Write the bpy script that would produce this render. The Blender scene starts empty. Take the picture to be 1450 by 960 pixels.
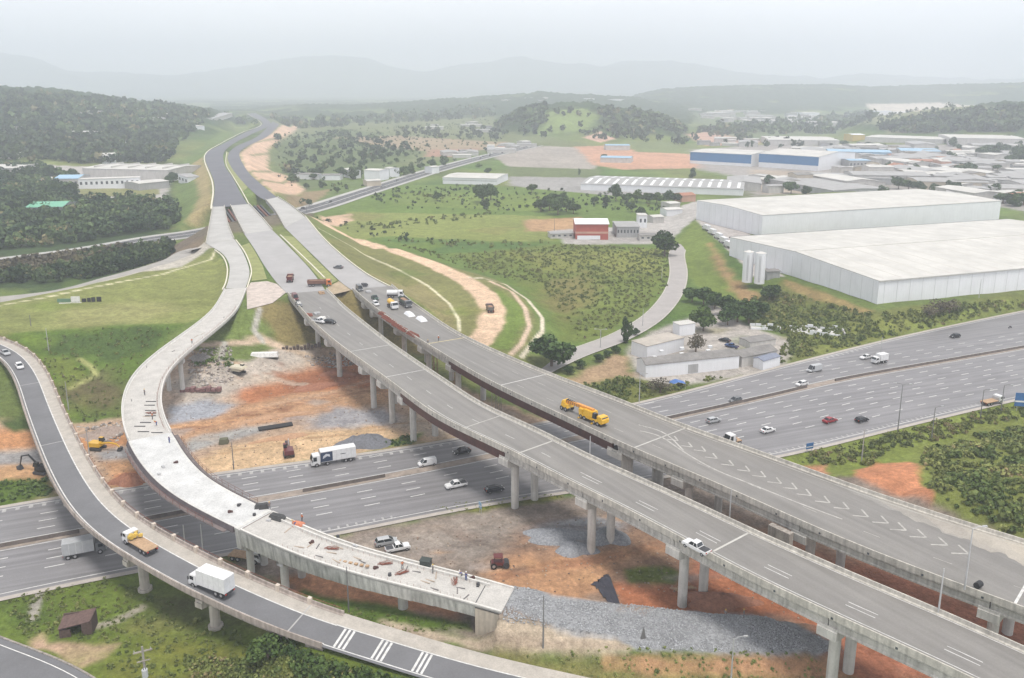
import bpy, bmesh, math, random
import numpy as np
from mathutils import Vector, Matrix
R = math.radians
random.seed(7)
rng = np.random.default_rng(11)
scene = bpy.context.scene
COL = scene.collection

# ------------------------------------------------------------------ survey
# camera station: 90 m above the motorway, looking north, 13.1 deg down.
FOC, CX, CY, HY, CAMH = 1180.0, 725.0, 400.0, 125.0, 90.0
PITCH = math.atan((CY - HY) / FOC)
cP, sP = math.cos(PITCH), math.sin(PITCH)

def ray(px, py):
    a = (px - CX) / FOC; b = (CY - py) / FOC
    return np.array([a, cP + b * sP, -sP + b * cP])

def W(px, py, z=0.0):
    d = ray(px, py); t = (z - CAMH) / d[2]
    return (d[0] * t, d[1] * t)

# ------------------------------------------------------------------ noise
def _hash(ix, iy, seed):
    n = (ix.astype(np.int64) * 374761393 + iy.astype(np.int64) * 668265263 + seed * 982451653) & 0x7fffffff
    n = ((n ^ (n >> 13)) * 1274126177) & 0x7fffffff
    return ((n ^ (n >> 16)) & 0xffff) / 65535.0

def vnoise(x, y, seed=0):
    x = np.asarray(x, float); y = np.asarray(y, float)
    ix = np.floor(x); iy = np.floor(y); fx = x - ix; fy = y - iy
    fx = fx * fx * (3 - 2 * fx); fy = fy * fy * (3 - 2 * fy)
    a = _hash(ix, iy, seed); b = _hash(ix + 1, iy, seed); c = _hash(ix, iy + 1, seed); d = _hash(ix + 1, iy + 1, seed)
    return (a * (1 - fx) + b * fx) * (1 - fy) + (c * (1 - fx) + d * fx) * fy

def fbm(x, y, seed=0, o=3):
    s = 0; amp = 0.5; tot = 0
    for i in range(o):
        s = s + amp * vnoise(x * 2 ** i, y * 2 ** i, seed + i * 17); tot += amp; amp *= 0.5
    return s / tot

def sstep(a, b, x):
    t = np.clip((x - a) / (b - a), 0, 1)
    return t * t * (3 - 2 * t)

# ------------------------------------------------------------------ distances
def seg_dist(x, y, pts, closed=False):
    best = np.full(x.shape, 1e18)
    n = len(pts)
    for i in range(n if closed else n - 1):
        x0, y0 = pts[i]; x1, y1 = pts[(i + 1) % n]
        dx, dy = x1 - x0, y1 - y0; L = dx * dx + dy * dy + 1e-9
        t = np.clip(((x - x0) * dx + (y - y0) * dy) / L, 0, 1)
        best = np.minimum(best, (x - x0 - t * dx) ** 2 + (y - y0 - t * dy) ** 2)
    return np.sqrt(best)

def inside(x, y, pts):
    r = np.zeros(x.shape, bool); n = len(pts)
    for i in range(n):
        x0, y0 = pts[i]; x1, y1 = pts[(i + 1) % n]
        if y0 == y1: continue
        c = ((y0 > y) != (y1 > y)) & (x < (x1 - x0) * (y - y0) / (y1 - y0) + x0)
        r ^= c
    return r

def poly_sd(x, y, pts, reach=60.0):
    """signed distance to a closed polygon, negative inside; beyond `reach` just large"""
    xs = [p[0] for p in pts]; ys = [p[1] for p in pts]
    out = np.full(x.shape, 1e3)
    m = (x > min(xs) - reach) & (x < max(xs) + reach) & (y > min(ys) - reach) & (y < max(ys) + reach)
    if m.any():
        xm, ym = x[m], y[m]
        d = seg_dist(xm, ym, pts, True)
        d[inside(xm, ym, pts)] *= -1
        out[m] = d
    return out

def line_d(x, y, pts, reach=60.0):
    xs = [p[0] for p in pts]; ys = [p[1] for p in pts]
    out = np.full(x.shape, 1e3)
    m = (x > min(xs) - reach) & (x < max(xs) + reach) & (y > min(ys) - reach) & (y < max(ys) + reach)
    if m.any(): out[m] = seg_dist(x[m], y[m], pts)
    return out

# ------------------------------------------------------------------ road surveys (image px of the photo, level)
DUTRA_N = [(-260,905),(0,845),(160,812),(474,754),(710,707),(795,697),(1093,647),(1226,615),(1325,591),(1450,562),(1640,520)]
DUTRA_F = [(-200,760),(0,718),(166,694),(300,672),(437,655),(571,636),(640,624),(900,573),(1090,524),(1165,505),(1279,477),(1450,441),(1640,405)]
DUTRA_M = [(-220,820),(0,773),(110,757),(207,735),(429,697),(543,676),(700,645),(942,594),(1143,549),(1181,539),(1450,492),(1640,458)]
MAIN_POLY = [(407,416),(385,430),(348,440),(322,425),(318,400),(319,374),(310,356),(290,347),(294,320),(298,295),(300,260),(287,219),(312,203),
             (343,187),(370,174),(350,161),(315,155),(360,155),(400,176),(388,192),(358,207),(346,218),(356,240),(393,275),(428,303),(467,341),(515,382),(562,411),
             (499,412),(478,406),(465,418)]
PLATEAU = [(-300,500),(-200,470),(0,428),(150,400),(292,356),(312,372),(322,400),(318,440),(262,458),(150,462),(60,470),(0,482),(-120,520)]
AVENUE = [(-160,400),(0,372),(120,356),(223,338),(292,328),(430,299),(520,271),(620,240),(700,219),(760,206)]
BERM = [(500,352),(560,352),(640,378),(700,398),(735,420),(752,445),(750,475),(722,500),(660,480),(600,420)]
V3END = [(752,868),(760,846),(780,846),(870,856),(1000,868),(1090,874),(1150,905),(1140,925),(1000,925),(900,922),(800,905),(706,890)]
def WP(pts, z=0.0): return [W(p[0], p[1], z) for p in pts]

dutra_poly = WP(DUTRA_N) + WP(DUTRA_F)[::-1]
avenue_w = WP(AVENUE)
avenue_side = WP([(250,349),(300,340),(345,332),(400,322),(436,313)])
MZ = 14.0
PLATS = [(WP(MAIN_POLY, MZ), MZ - 0.12, 0.5), (WP(PLATEAU, 12.0), 12.0, 0.235), (WP(BERM, 4.5), 4.5, 0.33), (WP(V3END, 2.6), 2.6, 0.75),
         (WP([(985,318),(1060,384),(1110,397),(1244,441),(1450,418),(1700,395),(1700,300),(1200,270),(990,285)], 5.0), 5.0, 0.28),
         (WP([(1160,700),(1215,672),(1300,662),(1380,640),(1500,625),(1700,640),(1700,860),(1450,760),(1330,722)], 5.0), 5.0, 0.4),
         (WP([(1340,690),(1400,670),(1500,660),(1700,660),(1700,800),(1460,740)], 9.0), 9.0, 0.5)]

RAMPS = [([(*W(px, py, z), z) for px, py, z in ((722,850,4.9),(745,853,4.75),(790,860,4.1),(870,874,3.0),(1000,890,2.3),(1150,905,1.8))], 4.4, 1.3),
         ([(*W(px, py, z), z - .15) for px, py, z in ((462,893,4.3),(500,906,3.5),(560,922,2.5),(620,940,1.9),(740,968,1.0),(860,1000,.5))], 4.6, 0.62)]
CUTS = [([(*W(px, py, z), z - 1.1) for px, py, z in ((-300,466,12.6),(-160,464,12.4),(-75,470,12.0),(-20,484,11.4),(12,505,10.8),(40,545,10.2),(62,600,9.7))], 6.0, .7)]
def line_z(x, y, line):
    bd = np.full(x.shape, 1e9); bz = np.zeros(x.shape)
    for (ax, ay, az_), (bx, by, bzz) in zip(line, line[1:]):
        dx, dy = bx - ax, by - ay; t = np.clip(((x - ax) * dx + (y - ay) * dy) / (dx*dx + dy*dy), 0, 1)
        d = np.hypot(x - ax - t*dx, y - ay - t*dy); q = d < bd; bd = np.where(q, d, bd); bz = np.where(q, az_ + t * (bzz - az_), bz)
    return bd, bz
def crest(pts):
    """ridge profile: image (x, y) of its skyline -> (azimuth tangents, sight tangents)"""
    a = [(p[0] - CX) / FOC for p in pts]; b = [(HY - p[1]) / FOC for p in pts]
    return np.array(a), np.array(b)
RIDGES = [  # distance, radial width, profile, forested
    (2250, 760, crest([(-300,122),(0,127),(60,129),(120,134),(180,142),(250,150),(300,157),(330,168),(345,190)]), 1),
    (3600, 720, crest([(310,175),(330,160),(360,154),(430,148),(500,150),(560,147),(620,143),(680,138),(730,135),(762,131),(800,135),(850,136),(900,140),(960,147),(1000,150),(1040,170)]), 1),
    (1850, 290, crest([(690,192),(720,170),(750,158),(790,151),(830,150),(860,155),(900,160),(940,172),(975,190),(1000,200)]), 1),
    (4700, 850, crest([(860,150),(900,135),(940,127),(1000,124),(1100,122),(1180,122),(1230,125),(1300,123),(1400,121),(1450,120),(1700,116)]), 1),
    (1900, 330, crest([(1160,190),(1200,176),(1240,162),(1300,154),(1340,149),(1400,146),(1450,145),(1700,143)]), 1),
    (12000, 1300, crest([(-300,86),(-60,90),(0,86),(40,90),(90,99),(150,106),(240,109),(300,106),(340,101),(380,92),(440,85),(470,84),(520,90),(600,100),(680,95),(740,88),(790,91),(850,95),(900,88),(960,92),(1040,104),(1150,112),(1300,116),(1700,118)]), 2),
]

def height(x, y, rough=True):
    x = np.asarray(x, float); y = np.asarray(y, float)
    z = np.zeros(x.shape)
    for pts, zp, sl in PLATS:
        sd = poly_sd(x, y, pts, zp / sl + 2)
        d = np.maximum(sd, 0)
        z = np.maximum(z, zp - d * sl)
    r = np.hypot(x, y)
    az = x / np.maximum(y * cP + CAMH * sP, 1.0)
    hill = np.zeros(x.shape)
    for rr, w, (a, b), kind in RIDGES:
        zc = CAMH + np.interp(az, a, b) * rr * 1.0
        zc = np.clip(zc, 0, None)
        edge = np.interp(az, [a[0] - 0.02, a[0], a[-1], a[-1] + 0.02], [0 if a[0] > -0.8 else 1, 1, 1, 0 if a[-1] < 0.8 else 1])
        hill = np.maximum(hill, zc * edge * np.exp(-((r - rr) / w) ** 2) * (1 + 0.0 * r))
    z = np.maximum(z, hill)
    if rough:
        far = sstep(350, 900, r)
        z = z + (fbm(x / 14, y / 14, 3) - 0.5) * 0.9 * (1 - far) + (fbm(x / 90, y / 90, 9) - 0.5) * 5.0 * far * sstep(5, 30, hill)
        z = z + (vnoise(x / 9, y / 9, 5) + vnoise(x / 21, y / 21, 8) - .6) * np.clip(hill / 30, 0, 1) * 3.5 * (r < 6000)
        z = z + (fbm(x / 650, y / 650, 77, 5) - 0.5) * sstep(7500, 9500, r) * 240 * np.clip(hill / 120, 0, 1)
    for line, hwid, sl in RAMPS:
        x0 = min(p[0] for p in line) - 30; x1 = max(p[0] for p in line) + 30; y0 = min(p[1] for p in line) - 30; y1 = max(p[1] for p in line) + 30
        m = (x > x0) & (x < x1) & (y > y0) & (y < y1)
        if m.any():
            xm, ym = x[m], y[m]; bd = np.full(xm.shape, 1e9); bz = np.zeros(xm.shape)
            for (ax, ay, azz), (bx, by, bzz) in zip(line, line[1:]):
                dx, dy = bx - ax, by - ay; t = np.clip(((xm - ax) * dx + (ym - ay) * dy) / (dx*dx + dy*dy), 0, 1)
                dd_ = np.hypot(xm - ax - t*dx, ym - ay - t*dy); q = dd_ < bd; bd = np.where(q, dd_, bd); bz = np.where(q, azz + t * (bzz - azz), bz)
            nz = bz - np.maximum(bd - hwid, 0) * sl
            if line is RAMPS[0][0]: nz = np.where(xm > -1.9 + (ym - 124.5) * .25, nz, 0)
            z[m] = np.maximum(z[m], nz)
    for line, hwid, sl in CUTS:
        dd_, zz_ = line_z(x, y, line); near = dd_ < 40
        z = np.where(near, np.minimum(z, zz_ + np.maximum(dd_ - hwid, 0) * sl), z)
    # cuttings: the motorway and the avenue run level
    dd = poly_sd(x, y, dutra_poly, 40)
    z = z * sstep(0.5, 9.0, dd)
    da = line_d(x, y, avenue_w, 60)
    z = z * sstep(13, 27, da)
    z = z * sstep(10, 24, line_d(x, y, avenue_side, 60))
    main = poly_sd(x, y, PLATS[0][0], 6)
    flat = (main < 1.0) & (da > 26) & (line_d(x, y, avenue_side, 60) > 23)
    z = np.where(flat, MZ - 0.12, z)
    return z - 0.12

def H1(x, y): return float(height(np.array([x]), np.array([y]))[0])

_T = np.concatenate([np.linspace(60, 400, 1400), np.geomspace(400.5, 13000, 2000)])
def hit(px, py):
    d = ray(px, py); d = d / d[1]
    xs = d[0] * _T; ys = d[1] * _T; zs = CAMH + d[2] * _T
    under = zs < height(xs, ys, False)
    if not under.any(): i = len(_T) - 1
    else: i = int(np.argmax(under))
    return (float(xs[i]), float(ys[i]))

# ------------------------------------------------------------------ object helpers
def tag(o, label=None, cat=None, group=None, kind=None):
    if label: o['label'] = label
    if cat: o['category'] = cat
    if group: o['group'] = group
    if kind: o['kind'] = kind
    return o

def empty(name, loc=(0, 0, 0), rz=0.0, label=None, cat=None, group=None):
    o = bpy.data.objects.new(name, None); COL.objects.link(o)
    o.location = loc; o.rotation_euler = (0, 0, rz); o.empty_display_size = 0.5
    return tag(o, label, cat, group)

def link(name, me, mat=None, parent=None, smooth=False):
    if mat is not None:
        me.materials.clear(); me.materials.append(mat)
    if smooth:
        me.polygons.foreach_set('use_smooth', [True] * len(me.polygons))
    o = bpy.data.objects.new(name, me); COL.objects.link(o)
    if parent is not None: o.parent = parent
    return o

def copy_tree(o, parent=None):
    c = o.copy(); COL.objects.link(c)
    if parent is not None: c.parent = parent
    for ch in list(o.children): copy_tree(ch, c)
    return c

class MB:
    def __init__(s): s.v = []; s.f = []
    def add(s, vs, fs):
        n = len(s.v); s.v += [tuple(map(float, v)) for v in vs]; s.f += [tuple(i + n for i in f) for f in fs]; return s
    def box(s, x0, x1, y0, y1, z0, z1, rz=0.0, c=None, top=None):
        """axis box, optionally turned by rz about c; top=(ix,iy) insets the top"""
        ix, iy = top or (0, 0)
        vs = [(x0,y0,z0),(x1,y0,z0),(x1,y1,z0),(x0,y1,z0),(x0+ix,y0+iy,z1),(x1-ix,y0+iy,z1),(x1-ix,y1-iy,z1),(x0+ix,y1-iy,z1)]
        if rz:
            cx, cy = c or ((x0 + x1) / 2, (y0 + y1) / 2); co, si = math.cos(rz), math.sin(rz)
            vs = [(cx + (x-cx)*co - (y-cy)*si, cy + (x-cx)*si + (y-cy)*co, z) for x, y, z in vs]
        return s.add(vs, [(0,3,2,1),(4,5,6,7),(0,1,5,4),(1,2,6,5),(2,3,7,6),(3,0,4,7)])
    def prism(s, prof, y0, y1, iny=0.0):
        """side profile in x,z extruded along y"""
        n = len(prof)
        vs = [(x, y0, z) for x, z in prof] + [(x, y1, z) for x, z in prof]
        fs = [tuple(range(n)), tuple(range(2*n-1, n-1, -1))] + [(i, i+n, (i+1) % n + n, (i+1) % n) for i in range(n)]
        return s.add(vs, fs)
    def tube(s, p, q, r0, r1=None, n=8):
        r1 = r0 if r1 is None else r1
        p = Vector(p); q = Vector(q); d = (q - p).normalized()
        a = d.orthogonal().normalized(); b = d.cross(a)
        vs = []
        for c, r in ((p, r0), (q, r1)):
            for i in range(n):
                t = 2 * math.pi * i / n; vs.append(c + a * math.cos(t) * r + b * math.sin(t) * r)
        return s.add(vs, [(i, (i+1) % n, (i+1) % n + n, i + n) for i in range(n)] + [tuple(range(n-1, -1, -1)), tuple(range(n, 2*n))])
    def path(s, pts, r, n=6):
        for a, b in zip(pts, pts[1:]): s.tube(a, b, r, r, n)
        return s
    def loft(s, rings, cap=True):
        n = len(rings[0]); vs = [v for r in rings for v in r]; fs = []
        for k in range(len(rings) - 1):
            for i in range(n): fs.append((k*n+i, k*n+(i+1) % n, (k+1)*n+(i+1) % n, (k+1)*n+i))
        if cap: fs += [tuple(range(n-1, -1, -1)), tuple((len(rings)-1)*n+i for i in range(n))]
        return s.add(vs, fs)
    def mesh(s, name, bevel=0.0, recalc=True):
        me = bpy.data.meshes.new(name); me.from_pydata(s.v, [], s.f)
        if bevel or recalc:
            bm = bmesh.new(); bm.from_mesh(me)
            if bevel: bmesh.ops.bevel(bm, geom=bm.edges[:], offset=bevel, segments=2, affect='EDGES', clamp_overlap=True)
            bmesh.ops.recalc_face_normals(bm, faces=bm.faces[:]); bm.to_mesh(me); bm.free()
        return me
    def build(s, name, mat, parent=None, bevel=0.0, smooth=False, loc=None):
        o = link(name, s.mesh(name, bevel), mat, parent, smooth)
        if loc: o.location = loc
        return o

# ------------------------------------------------------------------ materials
_M = {}
def mat(name, color, rough=0.8, var=0.15, scale=0.6, bump=0.0, bscale=None, metal=0.0, coords='pos', streak=0.0, spec=None, fine=0.0, aniso=(1,1,1), rot=0.0, lanes=0.0):
    if name in _M: return _M[name]
    m = bpy.data.materials.new(name); m.use_nodes = True; nt = m.node_tree; N = nt.nodes; L = nt.links
    b = N['Principled BSDF']; b.inputs['Roughness'].default_value = rough; b.inputs['Metallic'].default_value = metal
    if spec is not None: b.inputs['Specular IOR Level'].default_value = spec
    if coords == 'pos':
        g = N.new('ShaderNodeNewGeometry'); src = g.outputs['Position']
    else:
        g = N.new('ShaderNodeTexCoord'); src = g.outputs['Object']
    mp = N.new('ShaderNodeMapping'); mp.inputs['Scale'].default_value = aniso; mp.inputs['Rotation'].default_value = (0, 0, rot); L.new(src, mp.inputs['Vector']); src = mp.outputs['Vector']
    n1 = N.new('ShaderNodeTexNoise'); n1.inputs['Scale'].default_value = scale; n1.inputs['Detail'].default_value = 6; n1.inputs['Roughness'].default_value = 0.65
    L.new(src, n1.inputs['Vector'])
    r = N.new('ShaderNodeMapRange'); r.inputs['From Min'].default_value = 0.3; r.inputs['From Max'].default_value = 0.7
    r.inputs['To Min'].default_value = 1 - var; r.inputs['To Max'].default_value = 1 + var
    L.new(n1.outputs['Fac'], r.inputs['Value'])
    val = r.outputs['Result']
    if streak:
        mp2 = N.new('ShaderNodeMapping'); mp2.inputs['Scale'].default_value = (1.3, 1.3, 0.12); L.new(src, mp2.inputs['Vector'])
        n2 = N.new('ShaderNodeTexNoise'); n2.inputs['Scale'].default_value = 1.2; n2.inputs['Detail'].default_value = 5; L.new(mp2.outputs['Vector'], n2.inputs['Vector'])
        r2 = N.new('ShaderNodeMapRange'); r2.inputs['From Min'].default_value = 0.4; r2.inputs['From Max'].default_value = 0.68
        r2.inputs['To Min'].default_value = 1.0; r2.inputs['To Max'].default_value = 1 - streak
        L.new(n2.outputs['Fac'], r2.inputs['Value'])
        mu = N.new('ShaderNodeMath'); mu.operation = 'MULTIPLY'; L.new(val, mu.inputs[0]); L.new(r2.outputs['Result'], mu.inputs[1]); val = mu.outputs[0]
    if lanes:
        mp3 = N.new('ShaderNodeMapping'); mp3.vector_type = 'POINT'; mp3.inputs['Rotation'].default_value = (0, 0, rot); L.new(g.outputs['Position'], mp3.inputs['Vector'])
        mp4 = N.new('ShaderNodeMapping'); mp4.inputs['Scale'].default_value = (.025, .75, 1); L.new(mp3.outputs['Vector'], mp4.inputs['Vector'])
        n4 = N.new('ShaderNodeTexNoise'); n4.inputs['Scale'].default_value = 1.0; n4.inputs['Detail'].default_value = 5; L.new(mp4.outputs['Vector'], n4.inputs['Vector'])
        r4_ = N.new('ShaderNodeMapRange'); r4_.inputs['From Min'].default_value = .33; r4_.inputs['From Max'].default_value = .67
        r4_.inputs['To Min'].default_value = 1 - lanes; r4_.inputs['To Max'].default_value = 1 + lanes * .7; L.new(n4.outputs['Fac'], r4_.inputs['Value'])
        mu = N.new('ShaderNodeMath'); mu.operation = 'MULTIPLY'; L.new(val, mu.inputs[0]); L.new(r4_.outputs['Result'], mu.inputs[1]); val = mu.outputs[0]
    if fine:
        n3 = N.new('ShaderNodeTexNoise'); n3.inputs['Scale'].default_value = 3.5; n3.inputs['Detail'].default_value = 4; L.new(src, n3.inputs['Vector'])
        r3 = N.new('ShaderNodeMapRange'); r3.inputs['From Min'].default_value = 0.3; r3.inputs['From Max'].default_value = 0.7
        r3.inputs['To Min'].default_value = 1 - fine; r3.inputs['To Max'].default_value = 1 + fine
        L.new(n3.outputs['Fac'], r3.inputs['Value'])
        mu = N.new('ShaderNodeMath'); mu.operation = 'MULTIPLY'; L.new(val, mu.inputs[0]); L.new(r3.outputs['Result'], mu.inputs[1]); val = mu.outputs[0]
    vm = N.new('ShaderNodeVectorMath'); vm.operation = 'SCALE'; vm.inputs[0].default_value = color[:3]; L.new(val, vm.inputs['Scale'])
    L.new(vm.outputs['Vector'], b.inputs['Base Color'])
    if bump:
        nb = N.new('ShaderNodeTexNoise'); nb.inputs['Scale'].default_value = bscale or scale * 6; nb.inputs['Detail'].default_value = 4; L.new(src, nb.inputs['Vector'])
        bp = N.new('ShaderNodeBump'); bp.inputs['Strength'].default_value = 1.0; bp.inputs['Distance'].default_value = bump
        L.new(nb.outputs['Fac'], bp.inputs['Height']); L.new(bp.outputs['Normal'], b.inputs['Normal'])
    _M[name] = m
    return m

def paint(name, color, rough=0.35):   # vehicle or machine paint with a little road dirt
    return mat('paint_' + name, color, rough, var=0.10, scale=1.5, coords='obj', spec=0.5)

M_conc = mat('concrete', (0.46, 0.44, 0.40), 0.9, var=0.16, scale=0.35, streak=0.35, fine=0.08)
M_conc_new = mat('new_concrete', (0.60, 0.59, 0.56), 0.9, var=0.12, scale=0.3, streak=0.12, fine=0.06)
M_conc_old = mat('weathered_concrete', (0.36, 0.32, 0.28), 0.92, var=0.2, scale=0.4, streak=0.45, fine=0.1)
M_barrier = mat('barrier_concrete', (0.53, 0.50, 0.44), 0.9, var=0.18, scale=0.5, streak=0.3, fine=0.1)
M_deckwhite = mat('fresh_deck_slab', (0.54, 0.54, 0.53), 0.9, var=0.16, scale=0.3, fine=0.14)
M_deckcream = mat('cast_deck_slab', (0.48, 0.46, 0.43), 0.9, var=0.14, scale=0.35, fine=0.14)
M_asph_v = mat('worn_asphalt', (0.215, 0.203, 0.188), 0.55, var=0.09, scale=0.12, fine=0.06, rot=R(57), lanes=.14)
M_asph_m = mat('motorway_asphalt', (0.205, 0.198, 0.202), 0.5, var=0.08, scale=0.1, fine=0.06, rot=R(-20), lanes=.22)
M_asph_d = mat('fresh_asphalt', (0.13, 0.13, 0.145), 0.9, var=0.12, scale=0.05, fine=0.05)
M_asph_r = mat('ramp_asphalt', (0.155, 0.155, 0.162), 0.9, var=0.12, scale=0.15, fine=0.06)
M_asph_a = mat('avenue_asphalt', (0.10, 0.10, 0.105), 0.9, var=0.15, scale=0.1)
M_roadconc = mat('road_concrete', (0.42, 0.41, 0.39), 0.92, var=0.12, scale=0.1, fine=0.06)
M_shoulder = mat('dusty_shoulder', (0.42, 0.38, 0.34), 0.95, var=0.12, scale=0.4, fine=0.08)
M_white = mat('road_paint', (0.72, 0.71, 0.68), 0.7, var=0.18, scale=1.5)
M_whiteworn = mat('worn_road_paint', (0.62, 0.61, 0.59), 0.8, var=0.25, scale=1.2)
M_steel_red = mat('weathering_steel', (0.075, 0.03, 0.025), 0.6, var=0.3, scale=0.5)
M_rust = mat('rusty_steel', (0.20, 0.075, 0.05), 0.8, var=0.3, scale=2)
M_rebar = mat('rusty_rebar', (0.26, 0.09, 0.06), 0.8, var=0.4, scale=4)
M_wood = mat('form_timber', (0.42, 0.28, 0.17), 0.85, var=0.25, scale=2)
M_galv = mat('galvanised_steel', (0.50, 0.50, 0.50), 0.5, var=0.1, scale=1, metal=0.3)
M_polegrey = mat('grey_pole', (0.20, 0.195, 0.19), 0.8, var=0.1, scale=1)
M_black = mat('black_rubber', (0.02, 0.02, 0.022), 0.7, var=0.2, scale=3, coords='obj')
M_dark = mat('dark_metal', (0.05, 0.05, 0.055), 0.6, var=0.2, scale=2, coords='obj')
M_glass = mat('vehicle_glass', (0.02, 0.025, 0.03), 0.12, var=0.1, scale=1, coords='obj', spec=0.6)
M_lamp = mat('headlamp', (0.8, 0.8, 0.78), 0.2, var=0.05, coords='obj')
M_tail = mat('tail_lamp', (0.45, 0.03, 0.02), 0.3, var=0.05, coords='obj')
M_chrome = mat('wheel_rim', (0.45, 0.45, 0.46), 0.35, var=0.1, metal=0.6, coords='obj')
M_trunk = mat('bark', (0.16, 0.12, 0.09), 0.9, var=0.3, scale=3)
M_wallw = mat('white_wall', (0.80, 0.81, 0.83), 0.8, var=0.04, scale=0.15, streak=0.05)
M_roofw = mat('pale_sheet_roof', (0.54, 0.525, 0.49), 0.7, var=0.15, scale=0.08, fine=0.03)
M_window = mat('dark_opening', (0.06, 0.07, 0.08), 0.4, var=0.2, scale=1)
# ================================================================== TERRAIN
def P(*pts): return [hit(*p) for p in pts]

FIELD = (0.130, 0.165, 0.060)
paints = []   # (kind, world points, colour, softness, wobble, width)
def area(col, pts, soft=2.0, wob=3.0, amt=1.0): paints.append(('a', P(*pts), col, soft, wob, amt))
def strip(col, pts, w, soft=0.6, wob=0.0, amt=1.0): paints.append(('l', P(*pts), col, soft, wob, amt, w))

TAN = (0.27, 0.20, 0.11); OLIVE = (0.19, 0.19, 0.085); LIME = (0.205, 0.22, 0.09); DKGREEN = (0.055, 0.085, 0.03)
SAND = (0.57, 0.42, 0.28); ORANGE = (0.45, 0.29, 0.19); RED = (0.37, 0.165, 0.10); DKRED = (0.24, 0.115, 0.075); PINK = (0.56, 0.41, 0.31)
GREY = (0.30, 0.295, 0.29); GRAVEL = (0.345, 0.35, 0.36); MUD = (0.245, 0.205, 0.175); PALE = (0.50, 0.47, 0.42); GREEN = (0.105, 0.155, 0.04)
FOREST = (0.038, 0.062, 0.030)

# far plain and valley
area((0.15,0.17,0.085), [(380,170),(700,165),(720,185),(830,205),(700,215),(600,240),(430,300),(400,260),(380,215)], 20, 20)
area((0.11,0.14,0.065), [(385,195),(470,180),(620,200),(560,235),(470,262),(420,272),(385,225)], 15, 20)
area((0.30,0.24,0.17), [(470,195),(560,192),(720,200),(690,212),(620,216),(540,208)], 8, 12)
area((0.33,0.21,0.16), [(610,212),(680,210),(650,222),(600,222)], 5, 8)
area((0.33,0.30,0.27), [(690,216),(740,207),(835,210),(848,233),(840,240),(720,236)], 3, 5)
area((0.47,0.29,0.21), [(815,208),(900,205),(1000,222),(1010,238),(880,240),(842,234)], 6, 8)
area((0.52,0.36,0.29), [(825,195),(850,187),(872,197),(850,202)], 3, 4)
area((0.16,0.19,0.09), [(880,200),(990,203),(985,218),(900,215)], 5, 8)
area((0.13,0.155,0.075), [(720,236),(850,240),(850,252),(720,252)], 3, 4)
area((0.30,0.29,0.28), [(720,250),(850,252),(960,275),(830,280),(720,262)], 4, 5)
area((0.31,0.29,0.275), [(980,212),(1080,205),(1460,205),(1700,205),(1700,320),(1460,300),(1200,270),(1060,278),(1040,250),(990,240)], 10, 12)
area((0.45,0.31,0.25), [(970,190),(1040,183),(1090,195),(1070,205),(1000,207)], 8, 10)
area((0.36,0.31,0.26), [(1060,240),(1180,245),(1250,250),(1230,272),(1080,275)], 5, 8)
area((0.20,0.21,0.13), [(1230,160),(1420,158),(1450,172),(1400,188),(1260,190),(1190,180)], 15, 15)
area((0.50,0.45,0.38), [(1225,148),(1330,147),(1380,150),(1300,160),(1240,160)], 6, 8)
area((0.13,0.16,0.085), [(980,160),(1240,160),(1180,190),(1060,200),(990,180)], 20, 25)
area(FOREST, [(700,190),(740,160),(790,151),(770,175),(745,192)], 15, 12)
area(FOREST, [(845,158),(900,160),(945,172),(975,188),(960,196),(870,190),(845,172)], 15, 12)
area((0.18,0.23,0.09), [(775,160),(820,155),(850,165),(830,185),(760,192)], 12, 12)
# the left side
area((0.05,0.075,0.033), [(-300,232),(0,232),(60,238),(240,236),(250,262),(245,300),(250,325),(200,345),(240,362),(150,395),(0,412),(-300,440)], 8, 10)
area((0.38,0.36,0.34), [(-60,232),(20,232),(110,236),(240,236),(240,268),(232,284),(110,282),(92,258),(60,245),(-60,258)], 3, 4)
area((0.22,0.22,0.11), [(112,268),(225,266),(225,276),(112,280)], 1, 2)
area((0.13,0.175,0.065), [(243,255),(262,225),(290,205),(310,190),(350,178),(330,196),(296,215),(290,235),(300,262),(298,300),(270,325),(245,325),(248,290)], 4, 5)
area((0.30,0.25,0.14), [(272,232),(287,222),(299,255),(300,290),(280,322),(265,320),(282,280)], 3, 3)
area((0.085,0.07,0.05), [(-100,372),(40,362),(150,350),(225,348),(150,370),(20,392),(-100,402)], 6, 6)
area((0.19,0.15,0.11), [(225,340),(292,334),(292,350),(240,372),(205,380)], 3, 3)
area(LIME, [(-300,455),(0,424),(110,404),(230,378),(300,352),(326,380),(320,428),(302,444),(262,458),(160,460),(70,470),(0,482),(-300,520)], 1.5, 2)
area((0.27,0.26,0.13), [(80,440),(200,425),(260,440),(200,455),(90,458)], 5, 5, 0.7)
area(GREEN, [(-100,482),(60,470),(160,462),(262,458),(230,490),(190,530),(172,590),(120,602),(60,560),(40,510)], 2, 3)
area(DKGREEN, [(60,478),(160,466),(250,462),(215,495),(150,515),(120,500),(70,500)], 3, 4, 0.8)
area((0.13,0.10,0.065), [(90,545),(150,520),(180,545),(170,585),(120,585),(90,580)], 4, 4, 0.8)
area((0.17,0.20,0.06), [(60,505),(100,512),(125,530),(100,548),(75,530)], 2, 3, 0.8)
strip((0.33,0.33,0.16), [(112,508),(130,520),(136,532),(110,545),(100,550)], 0.8, 0.8)
strip((0.46,0.43,0.38), [(-200,462),(0,426),(120,404),(232,377),(270,360),(300,347)], 8.5, 0.8)
strip((0.62,0.58,0.42), [(-100,450),(0,433),(130,408),(230,388),(298,368),(304,356)], 0.7, 0.4)
strip((.15,.125,.10), [(285,330),(330,322),(380,310),(432,299)], 20, 6, 3, .9)
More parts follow.
